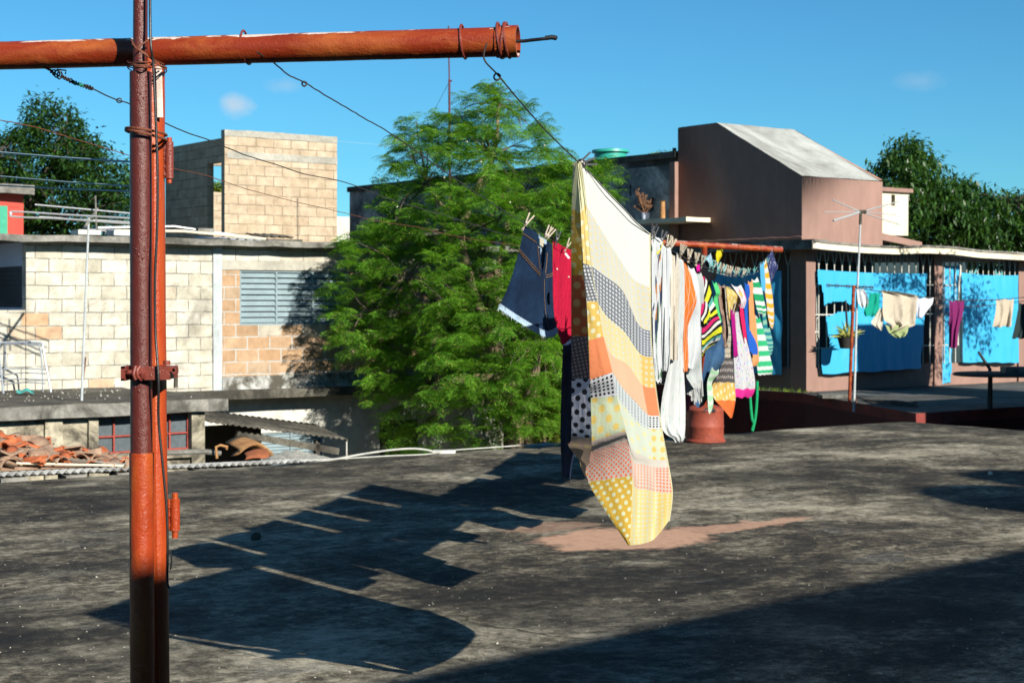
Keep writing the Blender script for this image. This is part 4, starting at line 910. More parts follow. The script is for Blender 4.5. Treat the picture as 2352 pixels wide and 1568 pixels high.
# ---- grey house running left behind the tree (plane a = ta)
gh_ = thing('grey_house', 'long mottled grey house with a parapet running behind the tree', 'house', G(ta, 28, -3.6), TH)
ga = ta + .05; g0 = pa(1556, 450, ga)[0]; g1 = pa(803, 450, ga)[0]
zg0 = pa(1556, 378, ga)[1]; zg1 = pa(803, 441, ga)[1]; zl = pa(1500, 500, ga)[1]
mb = MB(grid=True)
def gw(b): return zg0 + (zg1 - zg0) * (b - g0) / (g1 - g0)
holes_px = [(1445, 1450, 425, 450), (1490, 1502, 455, 485)]
N = 1
mb.wall_a(g0, g1, -3.6, zg1, ga, ga + .2, holes=[(pa(px1, 0, ga)[0], pa(px0, 0, ga)[0], pa(px0, y1, ga)[1], pa(px0, y0, ga)[1]) for px0, px1, y0, y1 in holes_px + [(883, 894, 478, 500), (919, 930, 503, 527)]])
mb.wall_b(ga + .2, ga + 7, -3.6, zg1, g1 - .2, g1)
mb.build('wall', M['wall_grey'], gh_)
mb = MB(grid=True)
mb.face([(ga, g1, zg1), (ga, g0, zg1), (ga, g0, zg0), (ga, g1, zg1 + .0)])
mb.rbox(ga - .06, ga + .25, g0, g1 + .05, zg1, zg1 + .13, .8, .01); mb.build('parapet_coping', M['concrete_dark'], gh_)
mb = MB(grid=True); mb.rbox(ga + .5, ga + 6, g0 + .3, g1 - .4, zg1 - .9, zg1 - .75, 1.0, .01); mb.build('flat_roof', M['concrete'], gh_)
for (px0, px1, y0, y1) in [(1445, 1450, 425, 450), (1490, 1502, 455, 485)]:
    pass
mb = MB(grid=True); e0, e1 = pa(1576, 505, ga - .7)[0], pa(1450, 505, ga - .7)[0]
mb.rbox(ga - .7, ga - .002, e0, e1, pa(1540, 510, ga - .7)[1], pa(1540, 500, ga - .7)[1], .3, .01); mb.build('balcony_slab', M['cream_paint'], gh_)
mb = MB(grid=True); e2, e3 = pa(960, 532, ga - .9)[0], pa(776, 536, ga - .9)[0]
mb.rbox(ga - .9, ga - .002, e2, e3, pa(860, 545, ga - .9)[1], pa(860, 531, ga - .9)[1], .5, .01); mb.build('eave_slab', M['concrete_dark'], gh_)
mb = MB(grid=True); mb.rbox(ta - .10, ta + .04, bE - .02, bE + .14, zb0, pa(1560, 372, ta)[1], .3, .006); mb.build('corner_trim', M['brown'], gh_)
# pots and a vent pipe on the balcony slab
def pot(px, py, a, r, h, label, plant=False):
    b_, z_ = pa(px, py, a); c = Vector((a, b_, z_)); mb = MB(grid=True); mb.lathe(c, [(0.001, 0), (r * .7, 0), (r, h), (r * 1.08, h), (r * 1.08, h * 1.12), (r * .9, h * 1.12), (r * .85, h * .95), (.001, h * .95)], 14)
    return mb, c
zbal = pa(1540, 500, ga - .7)[1]
bb_, _ = pa(1522, 495, ga - .3); mb = MB(grid=True)
mb.tube([(ga - .3, bb_, zbal), (ga - .3, bb_, zbal + .36), (ga - .3, bb_, zbal + .38)], [.055, .05, .075], 10); mb.build('vent_pipe', M['rust_orange'], label='short rusty vent pipe on the balcony slab', cat='pipe')
bb_, _ = pa(1482, 495, ga - .3); th1 = thing('potted_plant', 'dry potted shrub on the balcony slab of the grey house', 'potted plant', G(ga - .3, bb_, zbal), TH)
mb = MB(grid=True); mb.lathe((ga - .3, bb_, zbal), [(0.001, 0), (.07, 0), (.09, .16), (.075, .16), (.001, .14)], 12); mb.build('pot', M['plaster_blue'], th1)
mb = MB(grid=True); r_ = random.Random(5)
for i in range(22):
    d = Vector((r_.uniform(-1, 1) * .15, r_.uniform(-1, 1) * .22, r_.uniform(.15, .5))); mb.tube([(ga - .3, bb_, zbal + .13), (ga - .3 + d.x, bb_ + d.y, zbal + .13 + d.z)], .006, 4)
    for k in range(5):
        p = Vector((ga - .3, bb_, zbal + .13)) + d * r_.uniform(.5, 1) + Vector((r_.uniform(-.04, .04), r_.uniform(-.04, .04), 0)); s_ = .035; mb.face([p, p + Vector((s_, 0, s_)), p + Vector((s_, s_, s_ * 1.5)), p + Vector((0, s_, s_ * .3))])
mb.build('foliage', m_basic('dry_leaf', (0.20, 0.10, 0.05), 0.9), th1)
# teal water tank on the grey house
tY = 37.0; tk = at(1402, 385, tY); tk.z = gw(25) - .6
tank = thing('water_tank', 'teal plastic water tank with a raised lid on the grey house roof', 'water tank', tk)
zt_ = at(1400, 349, tY).z - tk.z; rt = 62 / F * tY
mb = MB(); mb.lathe(tk, [(.001, 0), (rt * 1.0, 0), (rt * 1.05, .2), (rt * 1.05, zt_ * .62), (rt * 1.0, zt_ * .70), (rt * .72, zt_ * .86), (rt * .70, zt_ * .88)], 32); mb.build('body', M['tank'], tank)
mb = MB(); mb.lathe(tk, [(rt * .60, zt_ * .87), (rt * .60, zt_ * .98), (rt * .70, zt_ * .985), (rt * .68, zt_ * 1.03), (rt * .2, zt_ * 1.06), (.001, zt_ * 1.06)], 32); mb.build('lid', M['tank'], tank)
mb = MB(grid=False); bs = at(1549, 372, 33.2); mb.tube([bs - Vector((0, 0, .6)), bs, at(1549, 358, 33.2), at(1549, 356, 33.2), at(1549, 340, 33.2)], [.035, .035, .035, .05, .04], 8); mb.build('vent_pipe', M['cable_black'], label='small dark vent pipe rising beside the stair tower', cat='pipe')
# side bits
rackY = 27.3
# ================================================================== FOREGROUND: the clothes-line frame
YP = 4.0
def ypole(x): return 4.069 + (3.844 - 4.069) * x / 1190.0      # depth of the crossbar at pixel x
tpost = thing('clothesline_post', 'near clothesline T-post of lumpy orange red painted steel pipe', 'clothesline post', (at(352, 693, YP).x, YP, 0))
def cb_pt(x): return at(x, 128.5 + (95.5 - 128.5) * x / 1190.0 if x > 0 else 128.5 - x * .0277, ypole(x))
rcb = .0352
pts = [cb_pt(x) for x in (-560, -300, 0, 200, 400, 600, 800, 1000, 1130, 1176)]
mb = MB()
dirn = (pts[-1] - pts[0]).normalized(); L = (pts[-1] - pts[0]).length; up0 = Vector((0, 0, 1)); sd_ = dirn.cross(up0).normalized(); up0 = sd_.cross(dirn)
def cbr(u, v):
    p = pts[0] + dirn * L * u; t_ = v * 2 * math.pi; rr_ = rcb * (1 + .02 * mnoise.noise(Vector((u * 14, math.cos(t_), math.sin(t_)))) + .015 * mnoise.noise(Vector((u * 60, 3 * math.cos(t_), 3 * math.sin(t_)))))
    return p + (up0 * math.cos(t_) + sd_ * math.sin(t_)) * rr_
mb.grid_fn(cbr, 180, 28, uvfn=lambda u, v: (u * L, v))
mb.build('crossbar', M['crossbar'], tpost)
mb = MB()                                            # open collar at the right end
e0 = pts[-2] + dirn * .012; e1 = cb_pt(1190)
def col(u, v):
    t_ = v * 2 * math.pi; seq = [(0, rcb + .0005), (.0, rcb + .0035), (1, rcb + .0035), (1.0, rcb - .001), (.2, rcb - .003)]
    k = seq[int(round(u * 4))]; return e0.lerp(e1, k[0]) + (up0 * math.cos(t_) + sd_ * math.sin(t_)) * (k[1] + .0008 * mnoise.noise(Vector((k[0] * 3, 3 * math.cos(t_), 3 * math.sin(t_)))))
mb.grid_fn(col, 4, 32); mb.build('end_collar', M['crossbar'], tpost)
# post: slightly leaning, partly behind the mast
mb = MB(); q0, q1 = at(346, 130, YP + .0), at(349, 693, YP); base = Vector((at(362, 1567, YP).x + .003, YP, 0))
pp = [at(347, 118, YP), at(347, 400, YP), at(350, 800, YP), at(354, 1200, YP), base]
pp = spline(pp, 24)
def post(u, v):
    i = min(int(u * (len(pp) - 1)), len(pp) - 2); f = u * (len(pp) - 1) - i; p = pp[i].lerp(pp[i + 1], f); t_ = v * 2 * math.pi
    return p + Vector((math.cos(t_), math.sin(t_), 0)) * .0338 * (1 + .03 * mnoise.noise(Vector((u * 16, math.cos(t_), math.sin(t_)))))
mb.grid_fn(post, 120, 26); mb.build('post', M['post'], tpost)
mb = MB(); mb.grid_fn(lambda u, v: at(352 + 3 * u + 6 * v * 0, 150 + 120 * u, YP - .034) + Vector((.010 + math.sin(v * 2.2 - .2) * .012, -.002 - math.cos(v * 2.2 - .6) * .003, 0)), 10, 6)
mb.build('weld_bead', M['primer'], tpost)
# thin flange strip between mast and post
mb = MB(); s0 = [at(347 + d, y, YP - .036) for y, d in ((330, 0), (600, 1), (900, 3), (1200, 6), (1567, 13))]
s0 = spline(s0, 10)
for i in range(len(s0) - 1):
    a_, b_ = s0[i], s0[i + 1]; w_ = Vector((.006, 0, 0)); dd = Vector((0, .03, 0))
    mb.face([a_ - w_, a_ + w_, b_ + w_, b_ - w_][::-1]); mb.face([a_ + w_, a_ + w_ + dd, b_ + w_ + dd, b_ + w_][::-1]); mb.face([a_ - w_ + dd, a_ - w_, b_ - w_, b_ - w_ + dd][::-1])
mb.build('flange', M['post'], tpost)
# two welded hinge barrels
def hinge(px, y0, y1, w, py0, py1, mat):
    r = w / 2 / F * YP; c = lambda y: at(px, y, YP - .005)
    mb = MB(); mb.tube([c(y0), c((y0 + y1) / 2), c(y1)], [r, r * 1.03, r], 16); h = mb.build('hinge_barrel', mat, tpost)
    mb = MB(); mb.tube([c(py0), c(py1)], r * .62, 12); mb.build('hinge_pin', M['sleeve'], h)
    mb = MB()
    for k in range(18):
        y = y0 + 4 + (y1 - y0 - 8) * k / 17; o = c(y) - Vector((r * 1.1, 0, 0)); s_ = .006 * random.uniform(.7, 1.3)
        mb.grid_fn(lambda u, v: o + Vector((math.sin(v * 3.14) * math.cos(u * 6.28) * s_ * 1.3, math.sin(v * 3.14) * math.sin(u * 6.28) * s_, math.cos(v * 3.14) * s_ * .8)), 7, 5)
    mb.build('weld_bead', mat, h)
hinge(389, 326, 410, 19, 316, 421, M['bracket']); hinge(402, 1145, 1218, 22, 1131, 1235, M['sleeve'])
# ---- mast of stepped pipes strapped to the post
YM = 3.905
mast = thing('antenna_mast', 'stepped dark brown pipe mast strapped in front of the orange post', 'mast', (at(324, 693, YM).x, YM, 0))
def pipe(name, x, y0, y1, w, mat, x2=None, seed=0, lump=.0):
    x2 = x if x2 is None else x2; r = w / 2 / F * YM; a_, b_ = at(x, y0, YM), at(x2, y1, YM); mb = MB(); n = max(8, int(abs(y1 - y0) / 10))
    def fn(u, v):
        t_ = v * 2 * math.pi; p = a_.lerp(b_, u); return p + Vector((math.cos(t_), math.sin(t_), 0)) * (r * (1 + lump * mnoise.noise(Vector((u * n * .6 + seed, 1.5 * math.cos(t_), 1.5 * math.sin(t_))))))
    mb.grid_fn(fn, n, 26); mb.face([fn(0, k / 26) for k in range(26)]); return mb.build(name, mat, mast)
pipe('upper_pipe', 325, -700, 172, 33, M['mast'], 322, 1, .01)
pipe('lower_pipe', 323, 166, 1046, 50, M['mast'], 325, 2, .008)
mb = MB(); rS = 55 / 2 / F * YM; a_, b_ = at(325, 1039, YM), Vector((at(329, 1567, YM).x, YM, 0))
mb.grid_fn(lambda u, v: a_.lerp(b_, u) + Vector((math.cos(v * 6.2832), math.sin(v * 6.2832), 0)) * rS * (1 + .03 * mnoise.noise(Vector((u * 22, 1.5 * math.cos(v * 6.2832), 1.5 * math.sin(v * 6.2832))))), 90, 26)
mb.face([a_ + Vector((math.cos(k / 26 * 6.2832), math.sin(k / 26 * 6.2832), 0)) * rS for k in range(26)]); mb.build('sleeve', M['sleeve'], mast)
# wire rings round mast and post
def oval_ring(cx, cy, Y, rx_, ry_, r, tilt=0, turns=1, dz=0.0, ph=0):
    c = at(cx, cy, Y); n = 40 * turns
    return [c + Vector((rx_ * math.cos(t_ + ph), ry_ * math.sin(t_ + ph), tilt * math.cos(t_ + ph) + dz * i / n)) for i, t_ in ((i, 2 * math.pi * turns * i / n) for i in range(n + 1))]
mb = MB(); mb.tube(oval_ring(336, 303, YM + .04, .047, .078, 0, -.006, 1), .0032, 7); mb.tube(oval_ring(336, 311, YM + .04, .047, .079, 0, -.010, 1), .0036, 7)
mb.build('wire_ring', M['wire_rust'], label='double ring of thick wire round both pipes', cat='wire binding')
mb = MB()
for k in range(3):
    c = at(338, 150 + k * 4, YM + .04); pts_ = [c + Vector((.045 * math.cos(t_), .076 * math.sin(t_), .012 * math.sin(t_ * 1 + k) - .010 * math.cos(t_))) for t_ in (i * 2 * math.pi / 30 for i in range(31))]; mb.tube(pts_, .0016, 5)
def lash(pts, r=.002): mb.tube(spline(pts, 6), r, 5)
lash([at(302, 92, 3.86), at(312, 110, 3.855), at(330, 120, 3.86), at(350, 138, 3.88), at(372, 155, 3.93)]); lash([at(352, 88, 3.87), at(335, 96, 3.86), at(312, 112, 3.855), at(304, 100, 3.87)])
lash([at(318, 115, 3.855), at(345, 133, 3.87), at(376, 148, 3.94)]); lash([at(302, 150, 3.88), at(330, 155, 3.862), at(352, 146, 3.88)])
mb.build('wire_lashing', M['wire_rust'], label='tangled wire lashing where the mast crosses the bar', cat='wire binding')
# clamp
clamp = thing('pipe_clamp', 'dark red bolted clamp holding mast and post together', 'clamp', at(345, 870, YM))
mb = MB(); w_ = lambda px: at(px, 855, YM).x; Z = lambda py: at(0, py, YM - .04).z
y_ = YM - .035
def strap(x0, x1, ya, yb, z0, z1): mb.box(w_(x0), w_(x1), ya, yb, Z(z1), Z(z0))
strap(340, 398, y_ - .008, y_ + .002, 841, 872); strap(352, 396, y_ + .002, y_ + .10, 843, 871)
mb.box(w_(392), w_(410), y_ - .006, y_ + .03, Z(853), Z(842)); mb.box(w_(404), w_(411), y_ - .006, y_ + .03, Z(858), Z(846))
mb.build('plate', M['bracket'], clamp)
mb = MB(); strap(288, 297, y_ - .012, y_ + .06, 841, 874); strap(297, 301, y_ - .010, y_ + .01, 846, 851); strap(288, 300, y_ - .012, y_ - .006, 841, 846); strap(288, 299, y_ - .012, y_ - .006, 869, 874)
mb.tube([at(296, 855, y_ - .01 + .0), at(330, 857, y_ - .012)], .0068, 10); mb.build('bolt', M['bracket'], clamp)
mb = MB(); C0 = at(330, 857, y_)
mb.tube([Vector((w_(322), y_ + .01, Z(843))), Vector((w_(322), y_ - .014, Z(843))), Vector((w_(318), y_ - .018, Z(857))), Vector((w_(322), y_ - .014, Z(871)))], .0045, 8)
mb.tube([Vector((w_(331), y_ - .008, Z(842))), Vector((w_(326), y_ - .016, Z(849))), Vector((w_(326), y_ - .016, Z(863))), Vector((w_(334), y_ - .006, Z(872)))], .0050, 8)
mb.tube([Vector((w_(334), y_ - .006, Z(850))), Vector((w_(340), y_ - .014, Z(857))), Vector((w_(338), y_ - .008, Z(866)))], .0075, 8)
mb.build('hook', M['bracket'], clamp)
mb = MB(); mb.tube([at(383, 838, YM + .05), at(383, 828, YM + .05)], .009, 8); mb.build('pin', M['bracket'], clamp)
# back half ring of the clamp behind the mast
mb = MB(); mb.tube([at(325, 857, YM) + Vector((.036 * math.cos(t_), .036 * math.sin(t_), 0)) for t_ in (math.pi * k / 12 for k in range(13))], .006, 6); mb.build('band', M['bracket'], clamp)
# black cable down the mast
mb = MB(); ck = [(344, -120), (345, 40), (347, 110), (352, 150), (358, 280), (362, 400), (361, 520), (356, 640), (357, 760), (364, 870), (364, 960), (372, 1050), (382, 1160), (385, 1250), (384, 1330), (389, 1280 + 70)]
mb.tube(spline([at(px, py, YM - .038 - (.014 if 820 < py < 890 else 0) - (.01 if 60 < py < 140 else 0)) for px, py in ck], 8), .0032, 8)
mb.build('cable', M['cable_black'], label='black cable running down between the mast and the post', cat='cable')
mb = MB(); mb.grid_fn(lambda u, v: at(389 + 3 * math.sin(u * 3.14), 1265 + 45 * u, YP - .03) + Vector((0, .02 * v, 0)), 8, 2); mb.build('cable_tie', M['cable_black'], label='dark tape flap on the post below the lower hinge', cat='tape')
# loops of wire on the crossbar
def bar_loop(x, n=1, r=.003, tilt=.012, mat='wire_rust', name='wire_loop', label=None, hump=.012, spread=.006):
    mb = MB(); c = cb_pt(x)
    for k in range(n):
        pts_ = []
        for i in range(37):
            t_ = 2 * math.pi * i / 36; rr_ = rcb + r * .8 + hump * max(0, math.cos(t_)) ** 6
            pts_.append(c + dirn * (spread * k + tilt * math.cos(t_) * (1 if k % 2 else -1) + tilt * .6) + (up0 * math.cos(t_) + sd_ * math.sin(t_)) * rr_)
        mb.tube(pts_, r, 7)
    return mb.build(name, M[mat], label=label, cat='wire binding')
bar_loop(1146, 3, .0036, .006, 'bracket', label='thick triple wire loop round the right end of the bar', hump=.007, spread=.008)
bar_loop(562, 1, .0028, .006, 'bracket', label='single painted wire loop on the middle of the bar', hump=.008)
bar_loop(1062, 1, .003, .004, 'bracket', label='small painted wire loop left of the thick triple loop', hump=.006)
mb = MB(); eend = cb_pt(1190)
mb.tube(spline([at(1150, 94, ypole(1190)), at(1196, 95, ypole(1190)), at(1225, 92, ypole(1190) - .01), at(1245, 90, ypole(1190) - .02), at(1262, 88, ypole(1190) - .02)], 5), .0042, 8)
mb.tube([at(1252, 88, ypole(1190) - .02), at(1268, 86, ypole(1190) - .02), at(1278, 88, ypole(1190) - .02), at(1280, 89, ypole(1190) - .02)], [.0055, .0058, .006, .003], 8)
mb.build('wire_stub', M['cable_black'], label='black wire end sticking out of the open end of the bar', cat='wire')

# ---- far T-post with its drum base
YF = 18.1
fpost = thing('clothesline_post', 'far clothesline T-post of red pipe rising from the painted drum', 'clothesline post', gz(1606, 1012), 0)
mb = MB(); fc0, fc1 = at(1424, 552, 17.6), at(1795, 573.5, 18.6); mb.tube([fc0.lerp(fc1, i / 12) + Vector((0, 0, .006 * mnoise.noise(Vector((i, 0, 0))))) for i in range(13)], .034, 14); mb.build('crossbar', M['crossbar'], fpost)
mb = MB(); ft = fc0.lerp(fc1, (1612 - 1424) / (1795 - 1424)); mb.tube([ft, Vector((gz(1616, 1013).x, gz(1616, 1013).y, .42)), Vector((gz(1616, 1013).x, gz(1616, 1013).y, 0))], [.036, .036, .036], 14); mb.build('post', M['crossbar'], fpost)
for x in (1692, 1745, 1775): 
    mb = MB(); c = fc0.lerp(fc1, (x - 1424) / (1795 - 1424)); mb.tube([c + Vector((0, .037 * math.sin(t_), .037 * math.cos(t_))) for t_ in (k * 6.2832 / 16 for k in range(17))], .006, 5); mb.build('wire_loop', M['wire_rust'], fpost)
dr = gz(1619, 1013); drum = thing('iron_drum', 'red oxide painted iron drum with a handhole on the roof edge', 'drum', (dr.x, dr.y, 0)); rd = 43 / F * dr.y
mb = MB(); prof = [(rd * 1.10, .0), (rd * 1.10, .02), (rd * 1.0, .035), (rd * 1.0, .16), (rd * 1.03, .175), (rd * 1.0, .19), (rd * .99, .35), (rd * 1.01, .36), (rd * .99, .372), (rd * .8, .40), (rd * .5, .42), (.035, .425)]
mb.lathe((dr.x, dr.y, 0), prof, 36); mb.build('shell', M['drum'], drum)
mb = MB(); hc = Vector((dr.x + .03, dr.y - rd * .97, .355))
mb.grid_fn(lambda u, v: hc + Vector((.075 * v * math.cos(u * math.pi), -.012 + .03 * v * math.sin(u * math.pi), .045 * v * math.sin(u * math.pi))), 14, 3); mb.build('handhole', M['black_void'], drum)

# ---- line wires
def wire_pts(pix, Yf, n=10, wob=.0):
    pts_ = [at(px, py, Yf(px, py) if callable(Yf) else Yf[i]) for i, (px, py) in enumerate(pix)]
    out = spline(pts_, n)
    return [p + Vector((wob * mnoise.noise(Vector((i * .35, 1, 0))), 0, wob * mnoise.noise(Vector((i * .35, 5, 0))))) for i, p in enumerate(out)]
LC0, LC1 = Vector((-.046, 3.86)), Vector((3.05, 18.5)); LB0, LB1 = Vector((-.60, 3.96)), Vector((2.30, 18.15)); LA0, LA1 = Vector((-1.19, 4.07)), Vector((1.72, 17.85)); LD0, LD1 = Vector((-1.9, 4.2)), Vector((1.25, 17.6))
def line_Y(L0, L1, px):
    k = (px - CX) / F; d = L1 - L0; t_ = (k * L0.y - L0.x) / (d.x - k * d.y); return L0.y + d.y * t_
def along(L0, L1): return lambda px, py: line_Y(L0, L1, px)
YC = along(LC0, LC1); YBm = along(LB0, LB1)
def wob2(pix, n, amp, seed):
    out = spline([(x, y, 0) for x, y in pix], n); return [(p.x, p.y + amp * mnoise.noise(Vector((i * .45, seed, 0)))) for i, p in enumerate(out)]
def wire(pix, Yf, r, mat, label, amp=1.2, seed=0, cat='clothesline', extra=None, n=8):
    mb = MB(); pts_ = [at(x, y, Yf(x, y)) for x, y in wob2(pix, n, amp, seed)]; mb.tube(pts_, r, 6)
    if extra: extra(mb)
    return mb.build('clothesline_wire', M[mat], label=label, cat=cat)
def knot(mb, px, py, Y, s=.008, r=.0022):
    c = at(px, py, Y)
    for k in range(2): mb.tube([c + Vector((s * math.cos(t_), s * .5 * math.sin(t_ * 2 + k), s * math.sin(t_) - s * .4)) for t_ in (i * 6.2832 / 14 for i in range(15))], r, 5)
# sagging wire C carries most of the washing
Cpix = [(1112, 136), (1143, 172), (1190, 228), (1250, 296), (1322, 367), (1356, 399), (1399, 446), (1439, 487), (1460, 511), (1497, 542), (1540, 573), (1585, 598), (1630, 617), (1672, 629), (1705, 633), (1735, 627), (1765, 603), (1786, 576)]
wire([(1118, 100)] + Cpix, lambda x, y: YC(x, y) if x > 1118 else YC(1118, y), .0022, 'wire', 'right clothesline wire carrying the patchwork sheet', .6, 1, extra=lambda mb: (knot(mb, 1142, 174, YC(1142, 0)), knot(mb, 1335, 372, YC(1335, 0), .014)))
Bpix = [(628, 144), (662, 172), (700, 190), (745, 218), (790, 244), (830, 268), (890, 302), (950, 343), (1010, 386), (1080, 434), (1150, 480), (1210, 516), (1262, 548), (1330, 588), (1400, 612), (1470, 618), (1540, 608), (1600, 590), (1645, 570)]
mb0 = wire([(590, 120)] + Bpix, YBm, .0019, 'wire', 'middle clothesline wire carrying the denim shorts', 1.5, 2, extra=lambda mb: (knot(mb, 699, 191, YBm(699, 0), .006)))
Apix = [(84, 120), (92, 140), (120, 166), (170, 190), (212, 204), (245, 220), (275, 232), (300, 240), (376, 281), (430, 305), (480, 322), (560, 355), (640, 380), (700, 400), (790, 418), (880, 452), (950, 474), (1040, 500), (1100, 520), (1180, 545), (1250, 562), (1330, 575), (1420, 575), (1500, 566), (1565, 560)]
def twist(mb):
    r_ = random.Random(4)
    for k in range(16):
        x = 118 + k * 6.2; y = np.interp(x, [118, 170, 212], [164, 190, 204]); c = at(x, y, line_Y(LA0, LA1, x)); s_ = .0062 * (1.5 if k in (1, 2, 3) else .8) * r_.uniform(.7, 1.2)
        mb.tube([c + Vector((s_ * .6 * math.cos(t_) + r_.uniform(-.002, .002), s_ * math.sin(t_), s_ * math.cos(t_ + .8) * .8)) for t_ in (i * 6.2832 / 9 for i in range(10))], .0021, 5)
    c = at(274, 231, line_Y(LA0, LA1, 274)); mb.tube([c + Vector((.0075 * math.cos(t_), 0, .006 * math.sin(t_))) for t_ in (i * 6.2832 / 14 for i in range(15))], .0019, 5)
    mb.tube([at(130, 160, 4.05), at(152, 162, 4.05), at(150, 170, 4.06)], .002, 5)
wire(Apix, along(LA0, LA1), .0019, 'wire', 'left clothesline wire with a knotted start on the bar', .8, 3, extra=twist)
mb = MB(); c0 = [at(168 + k * 3.2, 188 + k * 1.2 + (2.5 if k % 2 else -2.5), line_Y(LA0, LA1, 168 + k * 3.2) - .003) for k in range(8)]; mb.tube(c0, .0026, 6)
mb.build('green_tie', m_basic('green_plastic_tie', (0.02, 0.30, 0.18), 0.5), label='bit of green plastic cord wound into the left wire', cat='cord')
mb = MB(); mb.tube(spline([cb_pt(85) + Vector((0, -.036, .012)), at(84, 135, 4.02), at(95, 150, 4.03), at(118, 163, 4.05)], 6), .003, 7); mb.build('wire_hook', M['bracket'], label='painted wire hook coming out of the bar at the left', cat='wire')
wire([(-200, 235), (0, 276), (80, 292), (160, 316), (290, 355), (400, 387), (470, 402), (560, 432), (680, 464), (770, 484), (860, 506), (960, 522), (1060, 545), (1180, 562), (1300, 568), (1428, 553)], lambda x, y: max(4.2, line_Y(LD0, LD1, x)) if x > -100 else 4.3, .0016, 'wire_rust', 'thin rusty wire sagging lowest behind the posts', 1.5, 4)
for i, (y0, y1, lb_) in enumerate([(350, 373, 'pale plastic cord tied to the post, the highest of three'), (405, 429, 'pale plastic cord tied to the post, the middle of three'), (426, 440, 'pale plastic cord tied to the post, the lowest of three')]):
    mb = MB(); mb.tube([at(-250, y0 - 18, 5.5), at(0, y0, 5.1), at(150, (y0 + y1) / 2 + 1, 4.6), at(335, y1 + 1, 4.06)], .0022 if i else .0028, 6)
    mb.build('pale_wire', M['cord_pale'], label=lb_, cat='cord')

# ================================================================== PATCHWORK SHEET
ROWY = [0, .157, .331, .455, .568, .697, .774, .887, .921, 1.037, 1.266]     # metres of cloth at each band boundary
Lc = [(1316, 373), (1313, 482), (1312, 520), (1312, 560), (1312, 633), (1312, 772), (1313, 870), (1311, 1001), (1304, 1028), (1348, 1090), (1351, 1128), (1443, 1251)]
# columns of control points, one row per band boundary (white | yellow | grey | yellow | coral | spots | pale | beige | red dots | gold)
cL = [(1316, 374), (1313, 482), (1312, 560), (1312, 632), (1312, 772), (1313, 870), (1312, 1001), (1306, 1024), (1330, 1056), (1349, 1104), (1442, 1248)]
cM = [(1324, 371), (1333, 482), (1338, 604), (1347, 691), (1352, 782), (1355, 872), (1357, 914), (1359, 1013), (1357, 1038), (1351, 1106), (1443, 1252)]
cR = [(1331, 371), (1346, 470), (1357, 610), (1372, 693), (1386, 772), (1407, 855), (1417, 909), (1437, 988), (1441, 1012), (1452, 1092), (1447, 1252)]
cML = [(1324, 371), (1333, 482), (1340, 560), (1344, 632), (1350, 772), (1355, 870), (1359, 1005), (1357, 1030), (1354, 1060), (1351, 1104), (1443, 1251)]
c1 = [(1366, 405), (1376, 520), (1386, 632), (1395, 728), (1405, 815), (1432, 893), (1443, 945), (1452, 1030), (1455, 1060), (1460, 1120), (1456, 1251)]
c2_ = [(1412, 455), (1417, 585), (1430, 668), (1434, 762), (1442, 838), (1462, 925), (1468, 972), (1475, 1045), (1478, 1066), (1486, 1124), (1476, 1248)]
c3 = [(1455, 508), (1455, 640), (1466, 745), (1470, 812), (1476, 884), (1488, 952), (1492, 984), (1500, 1055), (1503, 1072), (1510, 1130), (1504, 1236)]
c4 = [(1492, 542), (1493, 660), (1494, 760), (1498, 820), (1505, 890), (1514, 954), (1519, 985), (1532, 1056), (1535, 1072), (1543, 1132), (1536, 1196)]
# the same boundaries in cloth space
NB = 10
def colspl(c): return spline([(x, y, 0) for x, y in c], 6)            # 61 samples
cols = [colspl(c) for c in (cL, cM, cR, c1, c2_, c3, c4)]
nv_ = len(cols[0]) - 1; colML = colspl(cML)
def sheet_pt(ci, f, j):
    """ci: column interval, f in 0..1, j: row sample"""
    k0 = max(ci - 1, 0 if ci < 2 else 2); k3 = min(ci + 2, 6)
    if ci == 0: p = cols[0][j].lerp(colML[j], f)
    elif ci == 1: p = cols[1][j].lerp(cols[2][j], f)
    else:
        p0, p1, p2, p3 = cols[max(ci - 1, 2)][j], cols[ci][j], cols[ci + 1][j], cols[k3][j]
        p = 0.5 * ((2 * p1) + (p2 - p0) * f + (2 * p0 - 5 * p1 + 4 * p2 - p3) * f * f + (3 * p1 - p0 - 3 * p2 + p3) * f ** 3)
    return p
nrm = Vector((LC1.y - LC0.y, -(LC1.x - LC0.x))).normalized()           # horizontal normal towards the camera side
sheet = thing('patchwork_sheet', 'large patchwork cotton sheet pinned on the right wire, white at the top with dotted bands', 'bed sheet', (at(1420, 1250, YC(1420, 0)).x, YC(1420, 0), at(0, 1252, YC(1420, 0)).z))
wyC = lambda x: float(np.interp(x, [q[0] for q in Cpix], [q[1] for q in Cpix]))
